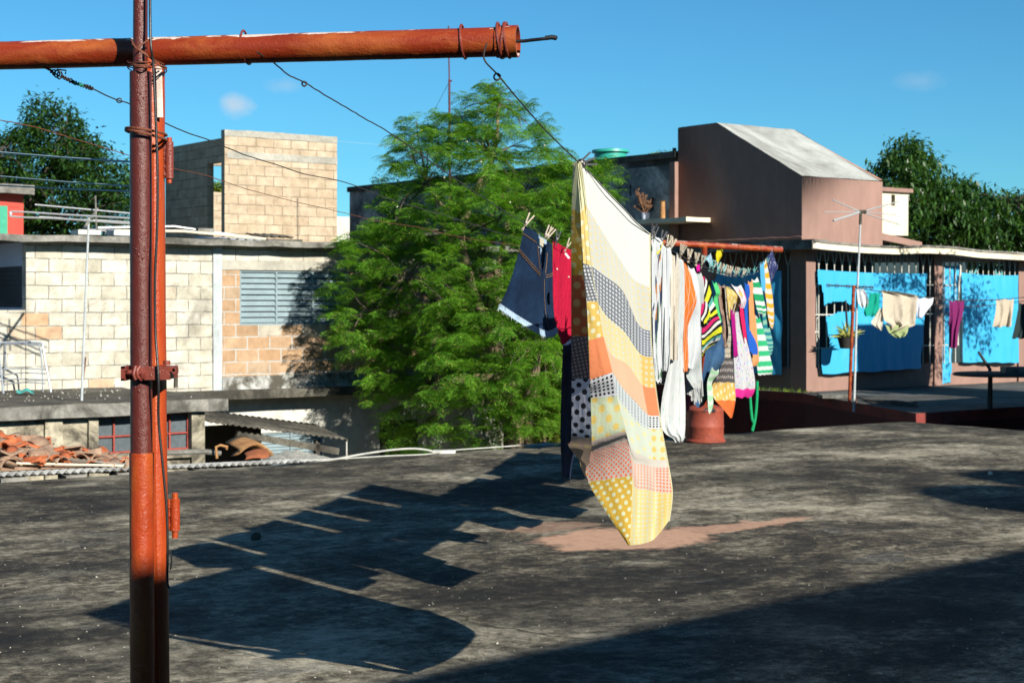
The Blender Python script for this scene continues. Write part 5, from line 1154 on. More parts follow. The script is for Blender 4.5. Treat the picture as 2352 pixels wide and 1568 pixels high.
def sheet_world(ci, f, j):
    p = sheet_pt(ci, f, j); vv = j / nv_
    if ci >= 2: p = Vector((p.x, p.y + (wyC(p.x) - 2.5 - p.y) * max(0, 1 - vv / .08), 0))
    xl, xr = cols[2][j].x, cols[6][j].x; xx = min(max(p.x, xl), xr) if ci >= 2 else xl
    top_u = ((p.x - xl) / max(1, xr - xl)) if ci >= 2 else 0.0
    Y0_, Y1_ = YC(1331, 0), YC(1492, 0); sweep = .85 * vv ** 1.3 * (1 - top_u)           # the near edge swings inward towards the bottom
    Y = Y0_ + (Y1_ - Y0_) * (top_u + (1 - top_u) * 0) + sweep * .9 - .22 * top_u * max(0, (vv - .7) / .3) ** 2 - (.008 if ci >= 2 else 0)
    s_ = top_u
    if ci >= 2: # vertical folds, stronger downwards
        off = (.022 * math.sin(s_ * 17 + vv * 2.5) + .030 * mnoise.noise(Vector((s_ * 7, vv * 2.2, 2)))) * (.25 + vv) + .10 * vv * math.sin(s_ * 3.1)
        off += .006 * mnoise.noise(Vector((s_ * 40, vv * 5, 4)))
    elif ci == 1: off = .02 + .07 * math.sin(f * 1.6) * (vv ** .6) + .006 * mnoise.noise(Vector((f * 4, vv * 14, 9))); Y -= .05 * (1 - f) * 0; off = off * .6 + .004 * mnoise.noise(Vector((f * 6, vv * 40, 3))); Y += -.012 - (1 - f) * .05 * min(1, vv * 3)
    else: off = 0; Y += -.012 - .05 * min(1, vv * 3) + (1 - f) * .05
    q = at(p.x, p.y, Y)
    # move along the view ray so that folds change depth, not the outline
    ray = (q - cam.location).normalized(); return q + ray * (-off)
def band_mat(panel, b):
    return band_mats[panel][b]
W_, YE, GR, CO, BE, RD, PA, PK = (0.76, 0.775, 0.70), (0.66, 0.42, 0.09), (0.16, 0.17, 0.19), (0.74, 0.24, 0.11), (0.62, 0.47, 0.38), (0.80, 0.22, 0.12), (0.68, 0.73, 0.50), (0.70, 0.45, 0.30)
BK = (0.035, 0.035, 0.045)
def dm(n, c, c2=None, sp=.05, r=.25, rot=0.0, tr=.3): return mat_cloth('sheet_' + n, c, 'dots' if c2 else None, c2 or (1, 1, 1), sp, r, rot, tr, .16)
cream = (0.74, 0.70, 0.50)
band_mats = [
 [dm('edge_cream', (0.62, 0.6, 0.36)), dm('edge_yellow', YE, (0.72, 0.62, 0.3), .034, .27, .78), dm('edge_gold', (0.6, 0.34, 0.05), (0.7, 0.58, 0.24), .036, .27, .78), dm('edge_rust', (0.52, 0.13, 0.05), (0.62, 0.33, 0.13), .040, .30, .78), dm('edge_grey', (0.13, 0.115, 0.13), (0.45, 0.33, 0.3), .0125, .26, .2), dm('edge_spots', (0.74, 0.71, 0.80), BK, .0285, .30, .70), dm('edge_beige', (0.52, 0.38, 0.3), (0.6, 0.48, 0.25), .036, .30), dm('edge_beige3', (0.45, 0.34, 0.26)), dm('edge_beige2', (0.5, 0.36, 0.26)), dm('edge_pale', (0.5, 0.34, 0.12))],
 [dm('fold_cream', (0.74, 0.72, 0.45)), dm('fold_yellow', (0.72, 0.55, 0.2), (0.78, 0.74, 0.5), .03, .27, .78), dm('fold_grey', GR, (0.671, 0.688, 0.688), .0118, .31, .3), dm('fold_gold', (0.72, 0.5, 0.13), (0.76, 0.72, 0.5), .026, .27, .78), dm('fold_coral', (0.82, 0.27, 0.12)), dm('fold_spots', (0.688, 0.705, 0.722), BK, .0140, .30, .1), dm('fold_pale', (0.585, 0.654, 0.447), (0.76, 0.56, 0.16), .036, .28, .70), dm('fold_beige', (0.6, 0.5, 0.43)), dm('fold_red_dots', (0.585, 0.499, 0.447), (0.84, 0.17, 0.07), .0112, .31, .78), dm('fold_gold_dots', (0.62, 0.4, 0.06), (0.64, 0.7, 0.48), .022, .28, .5)],
 [dm('main_white', W_, None, tr=.25), dm('main_faint', (0.679, 0.679, 0.602), (0.8, 0.68, 0.36), .022, .26, .1), dm('main_grey', (0.2, 0.21, 0.23), (0.619, 0.645, 0.654), .0128, .32, 0), dm('main_yellow', (0.76, 0.66, 0.34), (0.679, 0.671, 0.533), .02, .28, .1), dm('main_peach', (0.78, 0.5, 0.32)), dm('main_spots', (0.636, 0.671, 0.654), (0.24, 0.3, 0.34), .0128, .28, 0), dm('main_pale', (0.636, 0.688, 0.568), (0.78, 0.7, 0.36), .036, .20, .78), dm('main_beige', (0.636, 0.593, 0.516)), dm('main_red_dots', (0.654, 0.568, 0.49), (0.84, 0.3, 0.18), .0128, .29, 0), dm('main_gold', (0.76, 0.64, 0.28), (0.636, 0.671, 0.533), .018, .30, 0)],
 [dm('far_white', W_, None, tr=.25), dm('far_faint', (0.671, 0.662, 0.568), (0.79, 0.66, 0.34), .022, .26, .1), dm('far_grey', (0.22, 0.23, 0.26), (0.636, 0.662, 0.688), .0128, .32, 0), dm('far_yellow', (0.76, 0.52, 0.15), (0.671, 0.645, 0.447), .022, .29, .0), dm('far_coral', (0.84, 0.27, 0.12)), dm('far_spots', (0.688, 0.705, 0.688), (0.05, 0.05, 0.07), .0140, .29, 0), dm('far_pale', (0.654, 0.705, 0.499), (0.8, 0.56, 0.16), .036, .28, .0), dm('far_beige', (0.654, 0.619, 0.55)), dm('far_red_dots', (0.671, 0.55, 0.464), (0.86, 0.2, 0.1), .0140, .31, 0), dm('far_gold', (0.76, 0.6, 0.2), (0.671, 0.662, 0.482), .022, .28, 0)]]
def panel_mesh(ci0, ci1, pid, name, nf, uscale):
    mb = MB(); nu = nf * (ci1 - ci0)
    P = [[None] * (nu + 1) for _ in range(nv_ + 1)]
    for j in range(nv_ + 1):
        for i in range(nu + 1):
            ci = min(ci0 + i // nf, ci1 - 1); f = (i - (ci - ci0) * nf) / nf; P[j][i] = sheet_world(ci, f, j)
    RY = [0, .154, .266, .369, .569, .709, .896, .929, .975, 1.043, 1.25] if pid == 0 else ROWY
    def vrow(j): b = min(int(j / 6), 9); f = j / 6 - b; return RY[b] + (RY[b + 1] - RY[b]) * f
    for j in range(nv_):
        for i in range(nu):
            us = [sum((P[j][m + 1] - P[j][m]).xy.length for m in range(0)) for _ in range(1)]
            q = [P[j][i], P[j][i + 1], P[j + 1][i + 1], P[j + 1][i]]
            if uscale: uv = [(((cols[ci0][jj].x * 0 + (sheet_pt(min(ci0 + ii // nf, ci1 - 1), (ii - (min(ci0 + ii // nf, ci1 - 1) - ci0) * nf) / nf, jj).x)) / uscale), vrow(jj)) for ii, jj in ((i, j), (i + 1, j), (i + 1, j + 1), (i, j + 1))]
            else: uv = [(1.98 * ii / nu * (ci1 - ci0) / 4 + (ci0 - 2) / 4 * 1.98, vrow(jj)) for ii, jj in ((i, j), (i + 1, j), (i + 1, j + 1), (i, j + 1))]
            mb.face(q, min(int(j / 6), 9), True, uv)
    return mb.build(name, band_mats[pid], sheet)
panel_mesh(0, 1, 0, 'turned_edge', 8, 700); panel_mesh(1, 2, 1, 'front_fold', 10, 700); panel_mesh(2, 5, 2, 'main_panel', 16, 560); panel_mesh(5, 6, 3, 'far_panel', 16, 560)
# bright selvedge seams
def seam(ci, f, r, mat, name, j0=0, j1=None):
    mb = MB(); mb.tube([sheet_world(ci, f, j) + Vector((0, -.003, 0)) for j in range(j0, (j1 or nv_) + 1)], r, 5); return mb.build(name, mat, sheet)
seam(5, 1.0, .004, mat_cloth('sheet_seam', (0.70, 0.66, 0.42)), 'hem'); seam(2, 0.0, .003, mat_cloth('sheet_seam_pale', (0.74, 0.72, 0.50)), 'hem', 0, 20)
# frayed threads by the top corner
mb = MB(); rr = random.Random(2)
for i in range(26):
    j = rr.randint(2, 12); p = sheet_world(0, rr.uniform(0, .3), j); mb.tube([p, p + Vector((-rr.uniform(.003, .010), -.002, -rr.uniform(.004, .014)))], .0006, 3)
mb.build('loose_threads', mat_cloth('thread', (0.75, 0.74, 0.62)), sheet)
# open bottom: back layer closing the bag-like hem
mb = MB()
mb.grid_fn(lambda u, v: (lambda a_, b_: a_.lerp(b_, u) + Vector((0, .05 + .10 * math.sin(u * 3.14), 0)))(sheet_world(0, 0, 40 + int(v * 20)), sheet_world(5, 1, 40 + int(v * 20))), 12, 20)
mb.build('back_layer', mat_cloth('sheet_back', (0.60, 0.42, 0.14)), sheet)
# ================================================================== WASHING
pegs = []
def peg_mesh(name, mat):
    mb = MB()
    for s_ in (-1, 1):
        M4 = Matrix.Rotation(s_ * R(11), 4, 'Y')
        prof = [(-.034, .0012), (-.012, .0024), (.0, .0028), (.042, .0020)]
        for i in range(3):
            z0, w0 = prof[i]; z1, w1 = prof[i + 1]
            mb.box(-w0 + s_ * .003, w0 + s_ * .003, -.0042, .0042, z0, z1, 0, M4)
    return mb
protos_peg = {}
def peg(p, kind, label, tilt=0.0, yaw=0.0, group='clothes pegs on the lines', scale=1.0):
    if kind not in protos_peg:
        root = thing('clothes_peg', None, None, (0, 0, 0)); o = peg_mesh('jaw', None).build('jaw', M[kind], root, weld=False)
        mb = MB(); mb.tube([Vector((.007 * math.cos(t_), .006, .007 * math.sin(t_))) for t_ in (k * 6.2832 / 10 for k in range(11))], .0016, 5); mb.tube([(0, -.007, 0), (0, .007, 0)], .004, 6); mb.build('spring', M['steel'], root)
        protos_peg[kind] = (root, list(COL.objects[-2:])); r_ = root; first = True
    else:
        src, ch = protos_peg[kind]; r_ = src.copy(); COL.objects.link(r_)
        for c in ch: d = c.copy(); COL.objects.link(d); d.parent = r_
    r_.location = p + Vector((0, 0, .018)); r_.rotation_euler = (0, tilt, yaw); r_.scale = (scale,) * 3
    tag(r_, label, 'clothes peg', group)
def wireY(L):  # pixel height of the wire at pixel x
    pix = {'C': Cpix, 'B': Bpix}[L]; xs = [p[0] for p in pix]; ys = [p[1] for p in pix]; return lambda x: float(np.interp(x, xs, ys))
wy = {'C': wireY('C'), 'B': wireY('B')}; YY = {'C': lambda x: line_Y(LC0, LC1, x), 'B': lambda x: line_Y(LB0, LB1, x)}
def Z3(x, y): return ((1560 + x / 3.135) * .9408, (560 + y / 3.135) * .9408)
def Z1(x, y): return ((1180 + x / 3.016) * .9408, (380 + y / 3.016) * .9408)
def Z2(x, y): return ((1340 + x / 2.8) * .9408, (800 + y / 2.8) * .9408)
gcount = 0
def garment(name, label, cat, L, rows, mat, span=None, nu=14, nv=26, rip=.02, freq=3.0, bulge=0.0, pegk='peg', pegx=None, conv=Z3, y_off=0.0, both=False, group=None, uw=None, peg_lab=None, close_back=True):
    """rows: (y, xl, xr) image outline; hung between span[0] and span[1] on wire L, real depth along the wire"""
    global gcount; gcount += 1; sd = gcount * 3.7
    R_ = [(*conv(xl, y), conv(xr, y)[0]) for y, xl, xr in rows]        # (xl, y, xr)
    ys = [r[1] for r in R_]
    x0, x1 = span if span else (R_[0][0], R_[0][2])
    Ya, Yb = YY[L](x0), YY[L](x1)
    root = thing(name, label, cat, at((x0 + x1) / 2, ys[0], (Ya + Yb) / 2), 0, group)
    sp_ = spline([(r[0], r[1], r[2]) for r in R_], 5)
    H = (ys[-1] - ys[0]) / F * (Ya + Yb) / 2; Wd = (at(x1, 0, Yb) - at(x0, 0, Ya)).length
    Wd = uw or min(Wd, .42)
    def P(u, v, back=0):
        i = min(int(v * (len(sp_) - 1)), len(sp_) - 2); f = v * (len(sp_) - 1) - i; r = sp_[i].lerp(sp_[i + 1], f)
        px = r.x + (r.z - r.x) * u; py = r.y
        if v < .25:                                                  # top follows the wire with a little droop between pegs
            k = (1 - v / .25); tilt_ = wy[L](x0 + (x1 - x0) * u) - (wy[L](x0) + wy[L](x1)) / 2; py += k * (tilt_ + 6 * math.sin(u * 3.14) * k)
        py += v * 5 * mnoise.noise(Vector((u * 4, sd, 1))) + y_off
        Y = Ya + (Yb - Ya) * u
        off = 1.4 * rip * (math.sin(u * freq * 4.1 + sd + v * 1.3) * .35 + mnoise.noise(Vector((u * freq * 1.6, v * 1.5, sd))) * 1.2) * (.35 + .9 * v) + bulge * math.sin(u * 3.14) * math.sin(min(1, v * 1.3) * 3.14)
        off += .15 * rip * mnoise.noise(Vector((u * 14, v * 7, sd)))
        q = at(px, py, Y); q += (q - cam.location).normalized() * (-off + back)
        return q
    mb = MB(); nv2 = nv; mb.grid_fn(P, nu, nv2, uvfn=lambda u, v: (u * Wd, v * H)); mb.build('front', mat, root)
    if close_back:
        mb = MB(); mb.grid_fn(lambda u, v: P(u, v, .03 * math.sin(u * 3.14) * (.4 + v) + .004), nu, nv2, uvfn=lambda u, v: (u * Wd + .3, v * H)); mb.build('back', mat, root)
    for k, px in enumerate(pegx if pegx is not None else (x0 + (x1 - x0) * .06, x0 + (x1 - x0) * .94)):
        p = at(px, wy[L](px), YY[L](px)); word = ('near', 'far')[k] if k < 2 else 'middle'
        kd = pegk if isinstance(pegk, str) else pegk[k % len(pegk)]
        kn = {'peg': 'pale wooden', 'peg_dark': 'dark', 'peg_teal': 'teal'}[kd]
        peg(p, kd, f'{kn} peg on the {word} corner of the {name.replace("_", " ")}', random.uniform(.1, .5), random.uniform(-.4, .4))
    return root, P
wh, wh2 = (0.68, 0.71, 0.72), (0.55, 0.57, 0.58)
# wire C, from the sheet outwards
garment('white_blouse', 'white blouse with leaf and landscape prints and a yellow neckline', 'blouse', 'C', [(30, 95, 130), (90, 95, 185), (300, 97, 178), (600, 100, 175), (900, 105, 172), (1100, 112, 175), (1170, 128, 172)], mat_cloth('print_cotton', wh, 'print', (0, 0, 0), .12, .2), (1497, 1521), rip=.04, pegk=('peg_dark', 'peg_dark'), peg_lab='printed white blouse')
mb = MB(); mb.grid_fn(lambda u, v: at(*Z3(100 + 85 * u, 85 + 110 * math.sin(u * 3.14) * .75 + 22 * v), YC(1508, 0) - .02), 14, 3); mb.build('neck_trim', mat_cloth('yellow_trim', (0.60, 0.55, 0.10)), bpy.data.objects['white_blouse'])
garment('white_shirt', 'plain white shirt with grey shadowed folds beside the printed blouse', 'shirt', 'C', [(120, 180, 235), (200, 182, 250), (500, 178, 248), (800, 176, 240), (1000, 172, 238), (1085, 178, 225)], mat_cloth('white_cotton', wh), (1520, 1534), rip=.04, pegk=('peg_dark', 'peg'), peg_lab='plain white shirt')
garment('lace_slip', 'beige lace edged white slip hanging between two white garments', 'slip', 'C', [(180, 235, 300), (400, 240, 312), (700, 240, 300), (1000, 238, 296)], mat_cloth('lace', (0.66, 0.60, 0.50), 'faint', (0.40, 0.33, 0.25), .02, .8), (1533, 1543), rip=.03, peg_lab='lace slip')
garment('white_nightgown', 'long white nightgown with faint green sprigs reaching lowest on the line', 'nightgown', 'C', [(200, 290, 325), (260, 285, 345), (500, 262, 350), (700, 255, 345), (900, 248, 340), (1100, 215, 345), (1300, 175, 355), (1480, 165, 356), (1560, 200, 352), (1600, 262, 348), (1625, 275, 335)], mat_cloth('sprig_cotton', (0.66, 0.68, 0.67), 'faint', (0.25, 0.48, 0.40), .05, .55), (1538, 1566), nu=18, nv=34, rip=.05, peg_lab='long white nightgown')
garment('orange_towel', 'orange check kitchen towel hanging as a pointed kite', 'towel', 'C', [(240, 338, 352), (330, 342, 395), (440, 344, 420), (545, 342, 442), (640, 340, 412), (760, 340, 372), (900, 338, 376), (1010, 332, 380), (1085, 345, 372)], mat_cloth('orange_check', (0.84, 0.20, 0.03), 'check', (0.80, 0.55, 0.42), .12, .07, .6), (1566, 1583), rip=.02, pegk='peg')
garment('white_tshirt', 'white t-shirt hanging behind the orange towel', 't-shirt', 'C', [(280, 372, 420), (400, 400, 455), (560, 430, 470), (700, 380, 470), (900, 372, 470), (1040, 376, 430), (1070, 385, 420)], mat_cloth('white_cotton_b', wh), (1583, 1600), rip=.03)
garment('fringed_scarf', 'pale grey white scarf with a ragged fringe at its end', 'scarf', 'C', [(320, 420, 475), (420, 440, 500), (640, 452, 490), (800, 425, 482), (1000, 420, 478), (1100, 360, 482), (1180, 395, 486), (1215, 420, 470)], mat_cloth('grey_white', (0.50, 0.53, 0.52), 'faint', (0.15, 0.42, 0.30), .09, .8), (1600, 1614), rip=.03)
mb = MB(); rr = random.Random(9)
for i in range(30):
    u = i / 29; a_ = at(*Z3(362 + 120 * u, 1085 + 95 * math.sin(u * 2.4)), YC(1600, 0) + .1); mb.tube([a_, a_ + Vector((rr.uniform(-.01, .015), 0, -.09 - rr.uniform(0, .03)))], .004, 4)
mb.build('fringe', mat_cloth('fringe_white', (0.62, 0.64, 0.62)), bpy.data.objects['fringed_scarf'])
garment('striped_tshirt', 'black pink and yellow striped t-shirt bulging in the wind', 't-shirt', 'C', [(340, 462, 500), (430, 466, 545), (560, 468, 580), (650, 470, 605), (700, 490, 625), (790, 480, 635), (860, 482, 600), (930, 485, 530), (970, 484, 492)], mat_cloth('rainbow_stripes', (0, 0, 0), 'rainbow', (0, 0, 0), .22), (1612, 1640), nu=20, rip=.02, bulge=.10, pegk='peg_teal')
garment('striped_sleeve_top', 'small top with bold slanting stripes under the striped t-shirt shoulder', 'top', 'C', [(500, 465, 480), (560, 468, 520), (640, 470, 545), (690, 478, 546), (720, 500, 540)], mat_cloth('rainbow_stripes_b', (0, 0, 0), 'rainbow', (0, 0, 0), .26), (1606, 1622), rip=.02, pegx=())
garment('blue_jeans', 'faded blue jeans hanging folded below the striped t-shirt', 'jeans', 'C', [(700, 560, 600), (820, 585, 642), (900, 520, 655), (1000, 500, 652), (1080, 490, 600), (1160, 470, 560), (1240, 425, 530), (1290, 430, 522), (1340, 432, 500), (1362, 450, 466)], mat_cloth('denim', (0.012, 0.05, 0.13), 'denim', (0.06, 0.13, 0.23), tr=0), (1630, 1650), nu=18, rip=.06, pegk='peg_teal')
garment('mint_top', 'bright mint green strappy top behind the striped t-shirt', 'top', 'C', [(395, 560, 590), (440, 575, 610), (490, 590, 622), (520, 574, 604), (600, 578, 612), (700, 600, 632)], mat_cloth('mint', (0.10, 0.62, 0.20)), (1638, 1650), rip=.02)
garment('green_check_sash', 'green and white checked sash trailing below the jeans', 'sash', 'C', [(1060, 560, 612), (1110, 540, 606), (1170, 522, 560), (1260, 524, 566), (1340, 528, 568), (1400, 532, 552)], mat_cloth('green_check', (0.16, 0.72, 0.22), 'check', (0.70, 0.80, 0.68), .05, .5), (1636, 1650), rip=.02, pegx=())
garment('taupe_skirt', 'taupe skirt with leopard trimmed edge', 'skirt', 'C', [(415, 605, 655), (560, 612, 668), (700, 640, 690), (800, 640, 692), (900, 652, 684)], mat_cloth('taupe', (0.36, 0.24, 0.18), 'leopard', (0.10, 0.05, 0.03), .09), (1650, 1663), rip=.02, pegk='peg_teal')
garment('patchwork_pillowcase', 'patchwork pillowcase matching the sheet, grey gold and orange towards its tip', 'pillowcase', 'C', [(430, 655, 672), (640, 668, 690), (800, 685, 712), (900, 660, 716), (990, 640, 720), (1100, 612, 726), (1200, 560, 734), (1290, 572, 740), (1370, 640, 728), (1440, 698, 712)], [mat_cloth('pillow_gold', (0.66, 0.44, 0.12), 'dots', (0.72, 0.62, 0.40), .07, .25, .3)], (1656, 1672), nu=16, nv=30, rip=.04)
pc = bpy.data.objects['patchwork_pillowcase']
for ch in [o for o in COL.objects if o.parent == pc and o.name.split('.')[0] in ('front', 'back')]:
    for m_ in (mat_cloth('pillow_grey', (0.10, 0.09, 0.09), 'dots', (0.5, 0.45, 0.42), .05, .25), mat_cloth('pillow_orange', (0.76, 0.16, 0.04)), mat_cloth('pillow_cream', (0.62, 0.55, 0.42), 'check', (0.2, 0.2, 0.2), .05, .15)): ch.data.materials.append(m_)
    for i, p in enumerate(ch.data.polygons):
        v = (i // 16) / 30; p.material_index = 3 if v < .42 else 1 if v < .62 else 0 if v < .78 else 2
garment('yellow_dotted_cloth', 'mustard cloth with pale dots pinned as a triangle', 'cloth', 'C', [(430, 660, 672), (460, 668, 742), (500, 672, 796), (540, 676, 780), (620, 684, 745), (690, 692, 716)], mat_cloth('mustard_dots', (0.66, 0.48, 0.14), 'dots', (0.72, 0.66, 0.40), .07, .25, .6), (1664, 1680), rip=.02)
garment('pink_print_top', 'white top with large pink hearts print', 'top', 'C', [(420, 705, 780), (480, 745, 808), (540, 780, 822), (600, 770, 806)], mat_cloth('pink_print', (0.74, 0.70, 0.70), 'floral', (0.8, 0.02, 0.25), .07, .42), (1674, 1690), rip=.02)
garment('floral_dress', 'white speckled floral dress with a magenta hem', 'dress', 'C', [(560, 742, 765), (620, 722, 772), (740, 712, 790), (860, 718, 826), (1000, 726, 862), (1100, 730, 880), (1175, 734, 890), (1240, 736, 884), (1285, 738, 860)], [mat_cloth('speckle', (0.60, 0.59, 0.60), 'floral', (0.3, 0.4, 0.5), .028, .30)], (1672, 1694), nu=20, nv=30, rip=.03)
for ch in [o for o in COL.objects if o.parent == bpy.data.objects['floral_dress'] and o.name.split('.')[0] in ('front', 'back')]:
    ch.data.materials.append(mat_cloth('magenta_hem', (0.75, 0.03, 0.30)))
    for i, p in enumerate(ch.data.polygons):
        if (i // 20) / 30 > .80: p.material_index = 1
garment('magenta_shorts', 'small magenta shorts tucked behind the floral dress', 'shorts', 'C', [(600, 700, 730), (880, 722, 752), (970, 726, 760)], mat_cloth('magenta', (0.45, 0.01, 0.22)), (1668, 1676), rip=.02, pegx=())
garment('red_pink_top', 'crimson pink top squeezed beside the floral dress', 'top', 'C', [(560, 768, 792), (620, 770, 806), (760, 790, 822), (870, 808, 830)], mat_cloth('crimson', (0.75, 0.02, 0.12)), (1690, 1697), rip=.02, pegx=())
garment('blue_shirt', 'royal blue shirt with one long hanging sleeve', 'shirt', 'C', [(400, 808, 838), (480, 812, 850), (600, 806, 838), (760, 820, 850), (860, 835, 896), (930, 850, 910), (958, 878, 905)], mat_cloth('royal', (0.02, 0.12, 0.55)), (1696, 1708), rip=.03, pegk='peg_teal')
garment('peach_shirt', 'peach orange shirt between the blue shirt and the green stripes', 'shirt', 'C', [(385, 834, 868), (500, 838, 880), (700, 845, 896), (900, 852, 912), (1000, 866, 918), (1045, 872, 900)], mat_cloth('peach', (0.76, 0.36, 0.14)), (1706, 1718), rip=.03)
garment('green_striped_shirt', 'green and white striped shirt with a solid green hem', 'shirt', 'C', [(370, 862, 905), (450, 866, 940), (560, 890, 962), (610, 900, 975), (645, 912, 972)], mat_cloth('green_stripes', (0.02, 0.33, 0.12), 'stripes', (0.64, 0.70, 0.66), .072, .5), (1716, 1734), rip=.03, pegk='peg_teal')
garment('green_striped_dress', 'long green and white hooped dress hanging lowest beyond the peach shirt', 'dress', 'C', [(640, 892, 915), (740, 896, 945), (860, 900, 978), (960, 902, 1000), (1060, 905, 1024), (1112, 912, 1015)], mat_cloth('green_hoops', (0.04, 0.48, 0.20), 'stripes', (0.66, 0.70, 0.68), .082, .5), (1718, 1736), nu=18, rip=.03, pegx=())
garment('teal_striped_shirt', 'teal and navy striped shirt behind the hooped dress', 'shirt', 'C', [(630, 945, 978), (760, 950, 1002), (860, 960, 1025), (920, 970, 1024), (962, 990, 1012)], mat_cloth('teal_stripes', (0.02, 0.22, 0.26), 'stripes', (0.25, 0.52, 0.40), .05, .5), (1738, 1752), rip=.03, pegx=())
garment('yellow_striped_shirt', 'white and amber striped shirt near the far end of the line', 'shirt', 'C', [(240, 938, 972), (330, 944, 992), (450, 960, 1014), (560, 976, 1028), (650, 985, 1034), (720, 1000, 1032), (752, 1008, 1026)], mat_cloth('amber_stripes', (0.78, 0.42, 0.03), 'stripes', (0.66, 0.66, 0.60), .075, .5), (1748, 1764), rip=.03, pegk='peg_teal')
garment('navy_print_top', 'navy and white patterned top tied at the far end of the line', 'top', 'C', [(172, 985, 1016), (230, 982, 1040), (290, 990, 1062), (350, 1000, 1036), (405, 1003, 1015)], mat_cloth('navy_print', (0.03, 0.04, 0.14), 'faint', (0.6, 0.62, 0.7), .05, 1.0), (1772, 1782), rip=.03, pegx=())
garment('white_blue_top', 'small white and blue top just before the amber striped shirt', 'top', 'C', [(245, 925, 955), (330, 928, 962), (420, 935, 968), (470, 944, 966)], mat_cloth('light_blue', (0.10, 0.45, 0.72)), (1742, 1749), rip=.02)
mb = MB(); Yg = YC(1722, 0)
for pts_ in ([(905, 1160), (902, 1300), (890, 1440), (868, 1540)], [(850, 1270), (856, 1360), (866, 1450), (880, 1480), (866, 1530)]): mb.tube(spline([at(*Z3(*p), Yg + .1) for p in pts_], 6), .012, 6)
mb.build('green_strap', mat_cloth('green_ribbon', (0.02, 0.42, 0.16)), bpy.data.objects['green_striped_dress'])
# wire B: denim shorts, red shorts, trousers, far dark things
def coons(T, B_, Lf, Rt, Yf, conv=Z1, off=lambda u, v: 0):
    T, B_, Lf, Rt = [spline([(*conv(*p), 0) for p in q], 6) for q in (T, B_, Lf, Rt)]
    S = lambda q, t_: (lambda k: q[min(int(k), len(q) - 2)].lerp(q[min(int(k), len(q) - 2) + 1], k - min(int(k), len(q) - 2)))(t_ * (len(q) - 1))
    def P(u, v, extra=0.0):
        p = S(T, u) * (1 - v) + S(B_, u) * v + S(Lf, v) * (1 - u) + S(Rt, v) * u - (T[0] * (1 - u) * (1 - v) + T[-1] * u * (1 - v) + B_[0] * (1 - u) * v + B_[-1] * u * v)
        q = at(p.x, p.y, Yf(u, v)); return q + (q - cam.location).normalized() * (-off(u, v) + extra)
    return P
Ys0, Ys1 = YBm(1212, 0), YBm(1262, 0)
so_ = lambda u, v: .07 * math.sin(u * 3.14) * (.5 + .5 * v) + .008 * mnoise.noise(Vector((u * 5, v * 5, 3))) + .03 * abs(math.sin((u - .05) * 3.3)) * v
PS = coons([(300, 515), (380, 560), (450, 612), (505, 650)], [(108, 1122), (180, 1172), (260, 1225), (370, 1290), (455, 1332), (515, 1326), (553, 1295)], [(300, 515), (268, 680), (212, 880), (155, 1030), (108, 1122)], [(505, 650), (512, 860), (514, 1050), (525, 1190), (553, 1295)], lambda u, v: Ys0 + (Ys1 - Ys0) * u + .0 * v, off=so_)
shorts = thing('denim_shorts', 'dark blue denim cut-off shorts hanging open-waisted on the middle wire', 'shorts', PS(.5, 1.0))
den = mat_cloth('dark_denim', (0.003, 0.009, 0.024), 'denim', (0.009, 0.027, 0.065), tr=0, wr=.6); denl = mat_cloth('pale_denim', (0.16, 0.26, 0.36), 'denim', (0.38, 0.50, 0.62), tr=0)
# the open fly: skip faces between waist centre and fly top
def shorts_grid(e, skip, mat, name):
    mb = MB(); nu, nv = 44, 48
    for j in range(nv):
        for i in range(nu):
            u, v = (i + .5) / nu, (j + .5) / nv
            if skip(u, v): continue
            q = [PS(a_ / nu, b_ / nv, e(a_ / nu, b_ / nv)) for a_, b_ in ((i, j), (i + 1, j), (i + 1, j + 1), (i, j + 1))]
            mb.face(q, 0, True, [(a_ / nu * .45, b_ / nv * .4) for a_, b_ in ((i, j), (i + 1, j), (i + 1, j + 1), (i, j + 1))])
    return mb.build(name, mat, shorts)
skip = lambda u, v: (abs(u - .60) < .16 * (1 - v / .30) if v < .30 else False) or ((u - .80) / .045) ** 2 + ((v - .50) / .07) ** 2 < 1
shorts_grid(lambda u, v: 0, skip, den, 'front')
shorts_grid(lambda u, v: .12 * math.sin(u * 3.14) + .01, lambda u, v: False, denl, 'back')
def strip(u0, u1, v0, v1, e, mat, name, nu=20, nv=5, jag=0):
    mb = MB(); mb.grid_fn(lambda u, v: PS(u0 + (u1 - u0) * u, v0 + (v1 - v0) * v + (jag * mnoise.noise(Vector((u * 40, 0, 0))) if v == 0 else 0), -e), nu, nv, uvfn=lambda u, v: (u * .4, v * .1)); return mb.build(name, mat, shorts)
strip(0, .43, -.005, .10, .006, den, 'waistband'); strip(.77, 1, -.005, .12, .006, den, 'waistband')
strip(0, 1, .885, 1.0, .008, denl, 'turned_hem', 40, 5, .02)
thr = mat_cloth('tan_stitching', (0.35, 0.20, 0.08))
def stitch(pts, r=.0016):
    mb = MB(); mb.tube([PS(u, v, -.008) for u, v in pts], r, 4); mb.build('stitching', thr, shorts)
for k in (.0, .02): stitch([(i / 20, .26 + k + .11 * (i / 20)) for i in range(12)]); stitch([(.70 + i / 60, .30 + k - .05 * i / 18) for i in range(18)])
stitch([(0 + i * .02, .105) for i in range(21)]); stitch([(.44 + i * .008, .12 + i * .014) for i in range(13)]); stitch([(.76 - i * .006, .12 + i * .014) for i in range(13)]); stitch([(.66 + i * .004, .34 + i * .02) for i in range(30)], .0012)
mb = MB(); mb.grid_fn(lambda u, v: PS(.50 + .16 * u, .02 + .08 * v, .10), 4, 4); mb.build('care_label', mat_cloth('label_cream', (0.62, 0.58, 0.44)), shorts)
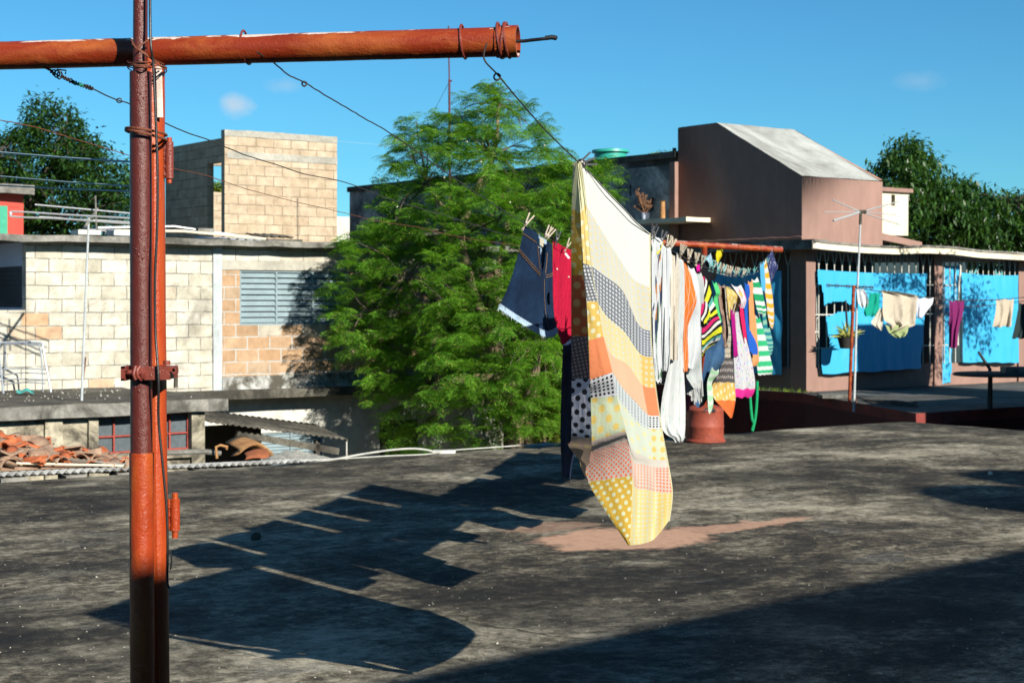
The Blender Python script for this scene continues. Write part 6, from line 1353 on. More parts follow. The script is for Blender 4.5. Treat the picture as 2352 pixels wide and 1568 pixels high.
mb = MB(); c = PS(.46, .13, -.012); mb.lathe((c.x, c.y, c.z), [(.001, .004), (.006, .003), (.006, -.003), (.001, -.004)], 10); mb.build('button', M['steel'], shorts)
mb = MB(); rr = random.Random(8)
for i in range(130):
    u = rr.random(); p = PS(u, 1.0 if rr.random() < .6 else .885, -.01); mb.tube([p, p + Vector((rr.uniform(-.012, .012), -.002, -rr.uniform(.003, .016)))], .0006, 3)
mb.build('frayed_threads', mat_cloth('white_thread', (0.6, 0.66, 0.72)), shorts)
for k, (u_, lb_) in enumerate([(.05, 'pale wooden peg on the left corner of the denim shorts'), (.86, 'pale wooden peg on the right corner of the denim shorts'), (.80, 'second pale wooden peg crossing over the right corner of the denim shorts')]):
    px, py = Z1(*[(318, 515), (462, 600), (480, 610)][k]); peg(at(px, py + 4, YBm(px, 0) - .02) + Vector((0, 0, .002)), 'peg', lb_, .55, .2, scale=1.15)
Yr0, Yr1 = YBm(1270, 0), YBm(1308, 0)
ro = lambda u, v: .05 * math.sin(u * 3.14) + .012 * math.sin(u * 9 + v * 3) * (1 - v) + .012 * mnoise.noise(Vector((u * 6, v * 4, 11)))
PR = coons([(512, 635), (550, 650), (600, 680), (655, 700), (700, 715)], [(520, 1255), (560, 1335), (580, 1392), (640, 1352), (700, 1290)], [(512, 635), (510, 860), (506, 1080), (520, 1255)], [(700, 715), (702, 900), (702, 1100), (700, 1290)], lambda u, v: Yr0 + (Yr1 - Yr0) * u, off=ro)
red = thing('red_shorts', 'crimson cotton shorts between the denim shorts and the sheet', 'shorts', PR(.5, 1)); rc = mat_cloth('crimson_cotton', (0.48, 0.010, 0.045), tr=.15, wr=.7)
mb = MB(); mb.grid_fn(lambda u, v: PR(u, v), 26, 34, uvfn=lambda u, v: (u * .4, v * .45)); mb.build('front', rc, red)
mb = MB(); mb.grid_fn(lambda u, v: PR(u, v, .10 * math.sin(u * 3.14) + .01), 20, 24, uvfn=lambda u, v: (u * .4, v * .45)); mb.build('back', rc, red)
mb = MB(); mb.grid_fn(lambda u, v: PR(u, -.01 + .09 * v, -.008), 20, 3, uvfn=lambda u, v: (u * .4, v * .1)); mb.build('waistband', rc, red)
mb = MB(); mb.grid_fn(lambda u, v: PR(u, .82 + .02 * v, -.004), 20, 1, uvfn=lambda u, v: (u * .4, v * .1)); mb.build('hem_fold', rc, red)
mb = MB(); mb.grid_fn(lambda u, v: at(*Z1(596 + 30 * v + 14 * u, 722 + 38 * v - 8 * u), Yr0 - .05), 3, 4); mb.build('care_label', mat_cloth('label_white', (0.78, 0.78, 0.78)), red)
for x, y in ((542, 835), (628, 893)):
    c = at(*Z1(x, y), Yr0 - .09); mb = MB(); mb.grid_fn(lambda u, v: c + .0055 * Vector((math.sin(v * 3.14) * math.cos(u * 6.28), -math.cos(v * 3.14), math.sin(v * 3.14) * math.sin(u * 6.28))), 8, 5); mb.build('button', M['primer'], red)
peg(at(*Z1(620, 690), Yr0 + .1), 'peg', 'grey green peg on the crimson shorts beside the sheet edge', .5, .2); peg(at(*Z1(543, 640), Yr0), 'peg_dark', 'dark peg on the left corner of the crimson shorts', .2, .2)
# navy trousers behind the sheet's near edge
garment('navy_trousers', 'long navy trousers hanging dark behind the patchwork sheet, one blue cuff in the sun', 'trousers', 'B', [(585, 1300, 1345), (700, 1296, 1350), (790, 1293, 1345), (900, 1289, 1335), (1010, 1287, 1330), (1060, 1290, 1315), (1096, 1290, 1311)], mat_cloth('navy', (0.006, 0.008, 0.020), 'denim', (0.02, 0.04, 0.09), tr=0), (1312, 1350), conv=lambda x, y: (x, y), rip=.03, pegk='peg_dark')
# further washing on wire B hidden mostly by the sheet but casting its shade
for i, (x0, x1, yb, mt, nm, lb_, ct) in enumerate([(1356, 1385, 850, mat_cloth('grey_towel', (0.3, 0.3, 0.32)), 'grey_towel', 'grey towel on the middle wire hidden behind the sheet', 'towel'), (1390, 1430, 900, mat_cloth('blue_sheet', (0.12, 0.2, 0.35)), 'blue_pillowcase', 'blue pillowcase on the middle wire hidden behind the sheet', 'pillowcase'), (1436, 1470, 830, mat_cloth('white_sheet', wh), 'white_towel', 'white towel on the middle wire hidden behind the sheet', 'towel')]):
    y0 = wy['B']((x0 + x1) / 2); garment(nm, lb_, ct, 'B', [(y0, x0, x1), ((y0 + yb) / 2, x0 - 1, x1 + 1), (yb, x0, x1)], mt, (x0, x1), conv=lambda x, y: (x, y), rip=.03)
garment('dark_red_dress', 'dark red dress with a pink hem hanging low behind the white washing', 'dress', 'B', [(900, 352, 380), (1100, 352, 400), (1250, 354, 395), (1340, 356, 390), (1395, 358, 382)], mat_cloth('dark_red', (0.14, 0.005, 0.03)), (1560, 1590), rip=.02, pegx=())
garment('black_leggings', 'black garment bunched on the far end of the middle wire', 'leggings', 'B', [(225, 470, 560), (260, 468, 600), (310, 480, 600), (360, 500, 590), (390, 520, 575)], mat_cloth('black', (0.008, 0.008, 0.010)), (1606, 1640), rip=.04, pegx=())
garment('pink_cloth', 'small bright pink cloth beside the black garment', 'cloth', 'B', [(262, 440, 462), (290, 438, 468), (322, 445, 466)], mat_cloth('pink', (0.72, 0.01, 0.32)), (1597, 1604), rip=.01, pegx=())
garment('yellow_cloth', 'yellow cloth pinned highest at the far crossbar', 'cloth', 'B', [(148, 600, 632), (175, 592, 643), (205, 590, 638), (240, 594, 615), (280, 598, 606)], mat_cloth('yellow', (0.78, 0.68, 0.02)), (1638, 1648), rip=.03, pegx=())
garment('blue_white_rag', 'pale blue rag pinned next to the yellow cloth', 'cloth', 'B', [(185, 520, 548), (215, 505, 558), (250, 530, 560), (280, 548, 560)], mat_cloth('pale_blue', (0.35, 0.50, 0.60)), (1618, 1628), rip=.03, pegx=())
# pegs bunched on the far parts of wire C
rr = random.Random(21)
for i in range(11):
    px = 1640 + i * 11.5 + rr.uniform(-2, 2); peg(at(px, wy['C'](px), YC(px, 0)), ('peg', 'peg_teal', 'peg_teal')[i % 3], 'small peg on the sagging far part of the right wire', rr.uniform(-.5, .6), rr.uniform(-.5, .5), 'pegs crowded on the sagging part of the right wire', .6)
# pegs on the sheet
for k, (px, py, lb_) in enumerate([(1336, 372, 'dark peg at the top near corner of the patchwork sheet'), (1342, 376, 'second dark peg just under the first on the near corner of the sheet'), (1497, 545, 'dark peg at the far corner of the patchwork sheet'), (1503, 540, 'upright dark peg beside the far corner of the sheet')]):
    peg(at(px, py, YC(px, 0) - .01) - Vector((0, 0, .018)), 'peg_dark', lb_, (1.0, 1.35, .4, .2)[k], .15)
# ================================================================== TERRACE THINGS, ANTENNAS
def tz(px, py): return gz(px, py)
# TV antenna standing at the terrace edge
Ya = gz(1965, 930).y
ant = thing('tv_antenna', 'thin television antenna mast in front of the torn tarpaulin', 'antenna', gz(1961, 945))
mb = MB(); mb.tube([at(1961, 945, Ya), at(1968, 700, Ya), at(1974, 560, Ya), at(1977, 490, Ya)], [.021, .018, .016, .013], 8); mb.build('mast', M['concrete_pale'], ant)
mb = MB(); c = at(1977, 487, Ya)
for (x, y, r_) in ((1912, 459, .010), (1914, 507, .017), (2064, 463, .011), (2066, 516, .009), (1893, 487, .007), (2058, 493, .008)): mb.tube([c, at(x, y, Ya + (.3 if x > 1977 else -.3))], r_, 6)
mb.build('element', M['alu'], ant)
mb = MB(); mb.tube([at(1966, 487, Ya), at(1990, 486, Ya)], .028, 8); mb.tube([at(1977, 490, Ya), at(1976, 515, Ya)], .024, 8); mb.build('coupling', M['concrete_dark'], ant)
# red drying-rack pole with its crossbar
rk = thing('rack_post', 'red pipe post of the terrace clothesline leaning beside the antenna', 'clothesline post', gz(1951, 920))
mb = MB(); mb.tube([at(1951, 922, Ya - .1), at(1956, 780, Ya - .1), at(1961, 655, Ya - .1)], .026, 8); mb.build('post', M['crossbar'], rk)
mb = MB(); mb.tube([at(1900, 655, Ya - .12), at(2005, 660, Ya + .15)], .012, 6)
for x in (1902, 1922, 1948, 1968, 1986, 2002): mb.tube([at(x, 655 + (x - 1900) * .05, Ya - .1) + Vector((.03 * math.cos(t_), 0, .03 * math.sin(t_))) for t_ in (k * .785 for k in range(9))], .005, 4)
mb.build('crossbar', M['wire'], rk)
mb = MB(); mb.tube([gz(1966, 925), at(1958, 860, Ya), ], .012, 6); mb.build('brace', M['rust'], rk)
mb = MB(); pts_ = [(1961, 660), (2040, 672), (2120, 682), (2200, 690), (2290, 688), (2420, 676)]; Yl = lambda x: Ya - .1 + (x - 1961) * .004
mb.tube(spline([at(x, y, Yl(x)) for x, y in pts_], 6), .007, 5); mb.tube(spline([at(x, y + 6 + 8 * math.sin((x - 1961) / 420 * 3), Yl(x) + .5) for x, y in pts_], 6), .006, 5); mb.build('terrace_clothesline', M['wire'], label='sagging terrace clothesline with small garments in front of the tarpaulins', cat='clothesline')
def hang(name, label, cat, outline, mat, rip=.03, n=14):
    """outline rows (y, xl, xr) in photo pixels"""
    sd = outline[0][1] * .1; sp_ = spline([(xl, y, xr) for y, xl, xr in outline], 5); mb = MB()
    def P(u, v):
        i = min(int(v * (len(sp_) - 1)), len(sp_) - 2); f = v * (len(sp_) - 1) - i; r = sp_[i].lerp(sp_[i + 1], f); px = r.x + (r.z - r.x) * u
        return at(px, r.y + v * 4 * mnoise.noise(Vector((u * 4, sd, 0))) + (1 - v) * 3 * abs(math.sin(u * 6.3)), Yl(px) - rip * (math.sin(u * 12 + sd) + 1.5 * mnoise.noise(Vector((u * 5, v * 2, sd)))) * (.3 + v))
    mb.grid_fn(P, n, n + 4, uvfn=lambda u, v: (u * .6, v * .6)); return mb.build(name, mat, label=label, cat=cat)
def T5(x, y): return ((1900 + x / 3.137) * .9408, (560 + y / 3.137) * .9408)
def t5(rows): return [(T5(0, y)[1], T5(xl, 0)[0], T5(xr, 0)[0]) for y, xl, xr in rows]
hang('white_cloth', 'bunched white cloth hanging nearest the red rack post', 'cloth', t5([(450, 600, 650), (500, 605, 680), (560, 612, 692), (600, 640, 680)]), mat_cloth('tw', wh))
hang('teal_shirt', 'teal green shirt hanging second on the terrace line', 'shirt', t5([(480, 700, 780), (540, 690, 775), (620, 655, 772), (665, 665, 745)]), mat_cloth('tt', (0.01, 0.34, 0.24)))
hang('beige_shirt', 'crumpled beige shirt hanging at the centre of the terrace line', 'shirt', t5([(465, 785, 800), (500, 800, 1050), (560, 800, 1060), (640, 800, 1058), (700, 815, 1050), (735, 860, 1040), (770, 870, 920)]), mat_cloth('tb', (0.60, 0.52, 0.40), 'faint', (0.30, 0.26, 0.25), .1, .4), .07, 20)
hang('cream_bag', 'pointed cream cloth dangling below the beige shirt to the left', 'cloth', t5([(600, 780, 812), (660, 745, 808), (720, 712, 800), (770, 775, 795)]), mat_cloth('tb2', (0.62, 0.58, 0.48)))
hang('lime_cloth', 'pale lime cloth showing below the beige shirt', 'cloth', t5([(730, 820, 1000), (790, 850, 990), (828, 905, 960)]), mat_cloth('tl', (0.35, 0.42, 0.20)))
hang('white_pants', 'white underpants hanging right of the beige shirt', 'underwear', t5([(520, 1055, 1190), (570, 1052, 1180), (620, 1060, 1140), (678, 1068, 1100)]), mat_cloth('tp', (0.68, 0.70, 0.76)))
hang('purple_towel', 'narrow purple towel hanging in front of the last porch bay', 'towel', t5([(542, 1310, 1425), (640, 1312, 1415), (760, 1308, 1385), (905, 1306, 1370)]), mat_cloth('tu', (0.22, 0.025, 0.13)))
hang('beige_towel', 'plain beige towel hanging on the last bay', 'towel', t5([(530, 1670, 1805), (600, 1668, 1800), (680, 1655, 1790), (745, 1640, 1785)]), mat_cloth('tk', (0.58, 0.50, 0.38)))
hang('dark_towel', 'dark green towel hanging at the right edge of the picture', 'towel', t5([(560, 1845, 1960), (700, 1820, 1950), (835, 1790, 1900)]), mat_cloth('td', (0.03, 0.05, 0.05)))
# hanging basket plant in front of the torn tarp
hb = thing('hanging_plant', 'spiky yellow green plant in a dark pot hanging before the torn tarpaulin', 'hanging plant', at(1945, 800, 28.3))
mb = MB(); c = at(1945, 800, 28.3); mb.lathe(c, [(.001, 0), (.12, .0), (.17, .2), (.15, .2), (.001, .16)], 14); mb.build('pot', M['black_void'], hb)
mb = MB(); rr = random.Random(6)
for i in range(60):
    a_ = rr.uniform(0, 6.28); el = rr.uniform(.1, 1.35); L_ = rr.uniform(.24, .42); d = Vector((math.cos(a_) * math.cos(el), math.sin(a_) * math.cos(el), math.sin(el))); s_ = d.orthogonal().normalized() * .022; o = c + Vector((0, 0, .18))
    m_ = o + d * L_ * .5; t_ = o + d * L_ + Vector((0, 0, -.06)); mb.face([o - s_ * .6, m_ - s_, m_ + s_, o + s_ * .6]); mb.face([m_ - s_, t_, m_ + s_])
mb.build('foliage', M['agave'], hb, weld=False)
mb = MB(); 
for s_ in (-.14, .14): mb.tube([c + Vector((s_, 0, .2)), at(1946, 752, 28.3)], .005, 4)
mb.tube([at(1946, 752, 28.3), at(1942, 690, 28.3)], .02, 5); mb.build('hanger', M['black_void'], hb)
# table and clutter in the right-hand shade
tb0 = gz(2290, 940); tbl = thing('work_table', 'dark round table on one leg in the shade at the right', 'table', tb0); dk = m_basic('dark_old_wood', (0.05, 0.045, 0.04), 0.9)
ctr = Vector((tb0.x, tb0.y, 0)); Tm = Matrix.Translation(ctr) @ Matrix.Rotation(TH, 4, 'Z')
mb = MB(); mb.lathe(ctr, [(.001, .50), (.62, .50), (.65, .52), (.62, .545), (.001, .545)], 28); mb.build('tabletop', dk, tbl)
mb = MB(); mb.tube([ctr + Vector((-.1, 0, 0)), ctr + Vector((-.1, 0, .498))], .035, 8); mb.build('leg', dk, tbl)
mb = MB(); pq = gz(2272, 928); mb.tube([pq, pq + Vector((.01, 0, .55)), pq + Vector((-.17, 0, .82))], [.03, .028, .02], 7); mb.build('leaning_stake', dk, label='dark stake leaning over the round table', cat='stake')
mb = MB(); mb.rbox(tb0.x + .1, tb0.x + .5, tb0.y - .1, tb0.y + .2, .548, .63, .15, .02); mb.build('rubble_lump', M['concrete'], label='grey lump lying on the dark table', cat='rubble')
mb = MB(); g_ = gz(1985, 925)
for k in range(7):
    mb.tube(spline([gz(1968 + k * 3, 915 + k) + Vector((0, 0, .02)), gz(2010 + k * 8, 926 + 2 * math.sin(k)) + Vector((0, 0, .03)), gz(2060 + k * 7, 932 + 2 * math.cos(k * 2)) + Vector((0, 0, .03)), gz(2105, 925 + k * 2) + Vector((0, 0, .02))], 6), .014, 5)
mb.build('hose_coil', M['concrete_dark'], label='tangle of dark hoses lying along the terrace edge', cat='hose')
mb = MB(); mb.rbox(gz(1880, 912).x, gz(1945, 912).x, gz(1880, 915).y, gz(1880, 915).y + .5, 0, .05, .2, .01); mb.build('paving_slab', M['concrete'], label='pale cement slab lying at the terrace edge by the antenna', cat='slab')
mb = MB(); rr = random.Random(12)
for i in range(160):
    p = G(RA - .15 + rr.uniform(-.1, .1), RBb - .2 + rr.uniform(0, 1.8)); a_ = rr.uniform(0, 6.28); h = rr.uniform(.03, .09); s_ = Vector((math.cos(a_), math.sin(a_), 0)) * .008; mb.face([p - s_, p + s_, p + Vector((rr.uniform(-.03, .03), rr.uniform(-.03, .03), h))])
mb.build('weeds', M['vine'], label='small weeds at the foot of the corner pillar', cat='weeds', kind='stuff', weld=False)
# antenna on the annex slab at the left
Yq = 21.5
la = thing('tv_antenna', 'yagi television antenna on a thin mast above the block house', 'antenna', at(186, 935, Yq))
mb = MB(); mb.tube([at(187, 935, Yq), at(196, 700, Yq), at(204, 500, Yq)], [.018, .016, .014], 7); mb.build('mast', M['concrete_pale'], la)
mb = MB(); mb.tube([at(219, 450, Yq), at(222, 530, Yq)], .011, 5); mb.tube([at(196, 520, Yq - .2), at(224, 480, Yq + .5)], .02, 6); mb.build('boom', M['concrete'], la)
mb = MB(); 
mb.tube([at(80, 470, Yq), at(330, 493, Yq + .2)], .011, 5); mb.tube([at(90, 498, Yq), at(325, 512, Yq + .2)], .010, 5)
mb.tube(spline([at(320, 516, Yq), at(150, 503, Yq), at(34, 498, Yq), at(26, 491, Yq), at(34, 486, Yq), at(150, 493, Yq), at(330, 503, Yq)], 6), .013, 6)
mb.build('element', M['alu'], la)
mb = MB(); mb.tube([at(187, 910, Yq + .1), at(197, 820, Yq + .1)], .012, 5); mb.build('rod', M['wire_rust'], label='short rusty rod standing beside the antenna mast on the annex slab', cat='rod')
# folded metal chair frame leaning on the wall
Yk = 23.2; ch = thing('chair_frame', 'bare metal chair frame leaning against the block wall', 'chair frame', at(58, 900, Yk))
def tb_(pix, r=.013, dY=0, nm='frame'):
    mb = MB(); mb.tube(spline([at(x, y, Yk + dY) for x, y in pix], 6), r, 6); mb.build(nm, M['zinc'], ch)
tb_([(8, 905), (2, 850), (-2, 790), (5, 787), (90, 787), (98, 795), (104, 830), (117, 900)], .016); tb_([(98, 900), (97, 850), (92, 800), (80, 792), (20, 790), (12, 800), (14, 850)], .013, .25)
for y, d in ((848, 0), (858, 3), (872, 0), (880, 4)): tb_([(5, y + d), (50, y - 2), (104, y)], .010, .05, 'slat')
mb = MB(); mb.grid_fn(lambda u, v: at(38 + 40 * u, 894 + 7 * v + 3 * math.sin(u * 8), Yk - .1 - .2 * v), 10, 4); mb.build('plastic_rag', m_basic('teal_rag', (0.05, 0.40, 0.36), 0.6), label='scrap of teal plastic under the chair frame', cat='rag')
mb = MB(); rr = random.Random(31)
for i in range(120):
    a_ = rr.uniform(6.0, sx1 - .3); b_ = AB + .2 + (LB - AB - .5) * rr.random() ** .8; s_ = rr.uniform(.006, .018); p = G(a_, b_, .285)
    q = [p + Vector((s_ * math.cos(k * 1.57 + i), s_ * math.sin(k * 1.57 + i), -.01)) for k in range(4)]; tp_ = p + Vector((0, 0, s_ * .9))
    for k in range(4): mb.face([q[k], q[(k + 1) % 4], tp_])
mb.build('rubble_chips', M['gravel'], label='pale chips scattered on the annex slab', cat='rubble', kind='stuff', weld=False)
# small upright pin on the annex slab
a_, z_ = pb(402, 905, LB - .8); mb = MB(grid=True); mb.rbox(a_, a_ + .05, LB - .8, LB - .75, .27, .45, .1, .005); mb.build('stub', M['concrete_dark'], label='short dark stub standing on the annex slab right of the post', cat='stub')
# hoses along our roof's far edge
def edge_pt(px, dy=0.0, z=.012):
    rx = (px - CX) / F; b = 14.12 + dy; Y = b / (.8 - .6 * rx); return Vector((rx * Y, Y, z))
lay_tube('hose', spline([at(px, py, edge_pt(px, .3).y) for px, py in [(700, 1066), (760, 1056), (830, 1043), (900, 1033), (950, 1030), (985, 1034), (1000, 1040)]], 6), .011, M['hose'], 'pale hose arching above the roof edge below the tree', 'hose')
lay_tube('cord', spline([edge_pt(px, d, .014) for px, d in [(690, -.02), (800, -.08), (900, -.12), (980, -.2), (1040, .0), (1120, .02), (1230, .02), (1300, -.1)]], 6), .007, M['hose'], 'thin pale cord lying along the roof edge below the tree', 'cord')
mb = MB(); e_ = edge_pt(1020, -.05, 0); mb.rbox(e_.x - .12, e_.x + .12, e_.y - .08, e_.y + .08, 0, .03, .05, .01); mb.build('plastic_scrap', M['plaster_white'], label='crumpled white scrap beside the hose end', cat='scrap')
# thin mast beyond the tree
Yx = 30; mb = MB(); mb.tube([at(1033, 700, Yx), at(1033, 400, Yx), at(1032, 190, Yx)], .022, 7); mb.tube([at(1032, 190, Yx), at(1030, 60, Yx)], .014, 6); mb.tube([at(1029, 186, Yx), at(1038, 186, Yx)], .02, 5)
o = mb.build('antenna_mast', m_basic('maroon_mast', (0.10, 0.03, 0.04), 0.7), label='thin maroon mast rising into the sky behind the feathery tree', cat='mast')
mb = MB(); mb.tube([at(1031, 190, Yx), at(905, 430, 33)], .004, 4); mb.build('guy_wire', M['wire'], label='faint guy wire from the maroon mast down to the grey house', cat='wire')
# distant lines over the sky
for i, (pts_, lb_) in enumerate([([(520, 300), (700, 318), (900, 335)], 'faint far wire between the block tower and the tree')]):
    mb = MB(); mb.tube([at(x, y, 36) for x, y in pts_], .004, 4); mb.build('far_wire', M['cord_pale'], label=lb_, cat='wire')

# ================================================================== BUILDINGS AND TANKS BEHIND THE CAMERA (they throw the foreground shade), ADDED SHADE BLOCKS AT THE RIGHT
ob = thing('neighbour_house', 'tall plain house behind the viewer whose shade falls across the roof', 'house', G(3, -5, 0), TH)
mb = MB(grid=True)
z0_, z1_ = 3.98, 4.60
zo = lambda a: 4.40 + .058 * (a - 2)
mb.face([(-9, -3.0, 0), (17, -3.0, 0), (17, -3.0, zo(17)), (-9, -3.0, zo(-9))])
mb.face([(-9, -9, 0), (17, -9, 0), (17, -9, zo(17)), (-9, -9, zo(-9))]); mb.face([(-9, -3, zo(-9)), (17, -3, zo(17)), (17, -9, zo(17)), (-9, -9, zo(-9))]); mb.face([(17, -3, 0), (17, -9, 0), (17, -9, zo(17)), (17, -3, zo(17))]); mb.face([(-9, -3, 0), (-9, -9, 0), (-9, -9, zo(-9)), (-9, -3, zo(-9))])
mb.build('walls', M['plaster_white'], ob)
for i, (a_, h_, r_) in enumerate([(11.32, 6.42, .82), (12.6, 6.78, .62)]):
    c = G(a_, -3.9, 4.3); mb = MB(); mb.lathe(c, [(.001, 0), (r_, 0), (r_, h_ - 4.3 - .35), (r_ * .75, h_ - 4.3 - .1), (r_ * .3, h_ - 4.3), (.001, h_ - 4.3)], 28); mb.build('water_tank', M['tank'], label=('wide' if i == 0 else 'narrow') + ' teal tank on the neighbour roof behind the viewer', cat='water tank')
mb = MB(grid=True); mb.box(18.7, 30, 9.5, 12.4, -3.6, 2.3); mb.build('terrace_shade_block', M['brown'], label='added unseen brown shade outbuilding just outside the right edge of the view', cat='blocker')  # unseen block added to throw shade on the terrace face and floor
mb = MB(grid=True); mb.box(22.5, 24.7, 12.5, 14.3, 0, 3.9); mb.build('porch_shade_block', M['brown'], label='added unseen brown block at the right outside the view, shading the porch', cat='house')  # unseen block added and sized to shade the lower tarpaulins
# ================================================================== TREES
def fast_mesh(name, V, Fq, mats, parent=None, mi=None, uv=None, **kw):
    me = bpy.data.meshes.new(name); V = np.asarray(V, np.float32); Fq = np.asarray(Fq, np.int32)
    fr = FR.get(parent.name, (Vector(), 0.0)) if parent else (Vector((0, 0, 0)), 0.0)
    V = V - np.array(fr[0], np.float32)
    me.vertices.add(len(V)); me.vertices.foreach_set('co', V.ravel()); k = Fq.shape[1]
    me.loops.add(Fq.size); me.loops.foreach_set('vertex_index', Fq.ravel()); me.polygons.add(len(Fq))
    me.polygons.foreach_set('loop_start', np.arange(0, Fq.size, k, dtype=np.int32)); me.polygons.foreach_set('loop_total', np.full(len(Fq), k, np.int32))
    for m in (mats if isinstance(mats, list) else [mats]): me.materials.append(m)
    me.update(); me.validate()
    o = bpy.data.objects.new(name, me); COL.objects.link(o)
    if parent: o.parent = parent; FR[o.name] = fr
    return tag(o, **kw)
def rotm(rng, yaw, pitch, roll):
    cy, sy, cp, sp, cr, sr = math.cos(yaw), math.sin(yaw), math.cos(pitch), math.sin(pitch), math.cos(roll), math.sin(roll)
    Rz = np.array([[cy, -sy, 0], [sy, cy, 0], [0, 0, 1]]); Ry = np.array([[cp, 0, -sp], [0, 1, 0], [sp, 0, cp]]); Rx = np.array([[1, 0, 0], [0, cr, -sr], [0, sr, cr]])
    return Rz @ Ry @ Rx
def frond_template(rng, L=.5, npin=8, nl=9, ls=.021, droop=.5):
    """tripinnate leaf growing along +x, arching down"""
    V = []; 
    def rach(t): return np.array([L * t * (1 - .12 * t * t), 0, L * (.22 * t - droop * t * t)])
    for i in range(npin):
        t = .22 + .78 * i / (npin - 1); p = rach(t); pl_ = L * .42 * (1 - .62 * t) + .03
        for s in (-1, 1):
            d = np.array([.62, s * .78, -.10 + rng.uniform(-.15, .15)]); d /= np.linalg.norm(d)
            for k in range(nl):
                f = (k + .6) / nl; c = p + d * pl_ * f + np.array([0, 0, -.45 * pl_ * f * f])
                ll = ls * rng.uniform(.75, 1.25) * (1.1 - .35 * f)
                sd_ = np.array([-d[1], d[0], 0]) * (1 if k % 2 else -1)
                e = sd_ * .8 + d * .5 + np.array([0, 0, rng.uniform(-.5, .1)]); e /= np.linalg.norm(e)
                w = np.cross(e, np.array([rng.uniform(-.4, .4), rng.uniform(-.4, .4), 1])); w /= np.linalg.norm(w)
                V += [c, c + e * ll * .5 + w * ll * .36, c + e * ll * 1.05, c + e * ll * .5 - w * ll * .36]
    for k in range(4):
        c = rach(1.0); V += [c, c + [.01, .008, 0], c + [.025, 0, -.01], c + [.01, -.008, 0]]
    return np.array(V)
def inpoly(x, y, P):
    c = False; j = len(P) - 1
    for i in range(len(P)):
        if (P[i][1] > y) != (P[j][1] > y) and x < (P[j][0] - P[i][0]) * (y - P[i][1]) / (P[j][1] - P[i][1] + 1e-9) + P[i][0]: c = not c
        j = i
    return c
def pdist(x, y, P):
    best = 1e9
    for i in range(len(P)):
        x1, y1 = P[i]; x2, y2 = P[(i + 1) % len(P)]; dx, dy = x2 - x1, y2 - y1; t = max(0, min(1, ((x - x1) * dx + (y - y1) * dy) / (dx * dx + dy * dy + 1e-9))); best = min(best, math.hypot(x - x1 - t * dx, y - y1 - t * dy))
    return best
def limb_tree(root, base, hubs, twigs, mat, r0, rng, mat2=None, step=1):
    """trunk and limbs; twigs: list of (point, hub index)"""
    mb = MB()
    for (path, ra, rb) in hubs:
        pts_ = spline(path, 6); n = len(pts_); pts_ = [p + Vector((rng.uniform(-1, 1), rng.uniform(-1, 1), 0)) * .02 for p in pts_]; mb.tube(pts_, [ra + (rb - ra) * i / (n - 1) for i in range(n)], 9)
    t = mb.build('trunk', mat, root)
    mb = MB()
    for p, h in twigs[::step]:
        m_ = p.lerp(h, .5) + Vector((rng.uniform(-.1, .1), rng.uniform(-.1, .1), rng.uniform(-.02, .18))); pts_ = spline([h, m_, p], 4); n = len(pts_); mb.tube(pts_, [.018 - .012 * i / (n - 1) for i in range(n)], 4, caps=False)
    mb.build('branches', mat2 or mat, root, weld=False)
# ---- moringa
rng = random.Random(42)
YT = 26.2; mor_base = Vector((at(1195, 700, YT).x, YT, -3.6))
mor = thing('feathery_tree', 'bright green feathery tree with drooping fronds in the middle beyond the roof', 'tree', mor_base)
OUT = [(885, 1030), (905, 960), (868, 905), (850, 850), (790, 810), (765, 740), (775, 690), (762, 640), (800, 560), (872, 520), (880, 450), (893, 400), (905, 330), (935, 285), (985, 262), (1045, 268), (1092, 262), (1098, 215), (1135, 183), (1172, 205), (1200, 260), (1245, 300), (1262, 345), (1310, 360), (1400, 405), (1425, 440), (1380, 480), (1340, 520), (1335, 640), (1330, 900), (1260, 1000), (1180, 1010), (1020, 1040)]
templ = [frond_template(rng, rng.uniform(.36, .55), 8, 7, .031, rng.uniform(.2, .6)) for _ in range(8)]
clumps = []
tries = 0
while len(clumps) < 860 and tries < 90000:
    tries += 1; x, y = rng.uniform(750, 1430), rng.uniform(180, 1040)
    if not inpoly(x, y, OUT): continue
    d = pdist(x, y, OUT); depth = min(1.0, d / 150) ** .6 * 1.6
    if y > 900 and x < 1150 and rng.random() < .5: continue
    if x < 860 and rng.random() < .35: continue
    dz = rng.uniform(-1, 1); dz = math.copysign(abs(dz) ** .7, dz) * depth
    if x < 1000: dz = min(max(dz, -.3), .8)
    p = at(x, y, YT + dz)
    if any((p - q).length < .175 for q in clumps): continue
    clumps.append(p)
V = []; 
for p in clumps:
    nf = rng.randint(8, 10); out = Vector((p.x - mor_base.x, p.y - mor_base.y, 0)); ya = math.atan2(out.y, out.x); cy_ = ya + rng.gauss(0, .9); cp_ = rng.uniform(-.3, .5)
    for k in range(nf):
        T = templ[rng.randrange(8)]; yaw = cy_ + rng.gauss(0, .75) if k < nf * .8 else rng.uniform(0, 6.28)
        Rm = rotm(rng, yaw, cp_ + rng.uniform(-.3, .3), rng.uniform(-.5, .5)); s = rng.uniform(.6, 1.05)
        V.append((T * s) @ Rm.T + np.array(p) + np.array([rng.uniform(-.05, .05) for _ in range(3)]))
V = np.concatenate(V); Fq = np.arange(len(V)).reshape(-1, 4)
fast_mesh('crown', V, Fq, M['moringa'], mor)
hub_px = [(1120, 760, 0), (1010, 700, .3), (930, 640, -.4), (1060, 540, 0), (1180, 480, .2), (1130, 360, 0), (980, 420, -.2), (1290, 560, .1), (1250, 760, -.3), (1000, 860, -.4), (1120, 900, .4), (860, 720, .2), (1145, 240, 0)]
hubsP = [at(x, y, YT + d) for x, y, d in hub_px]
t0 = at(1185, 1000, YT); t1 = at(1160, 860, YT)
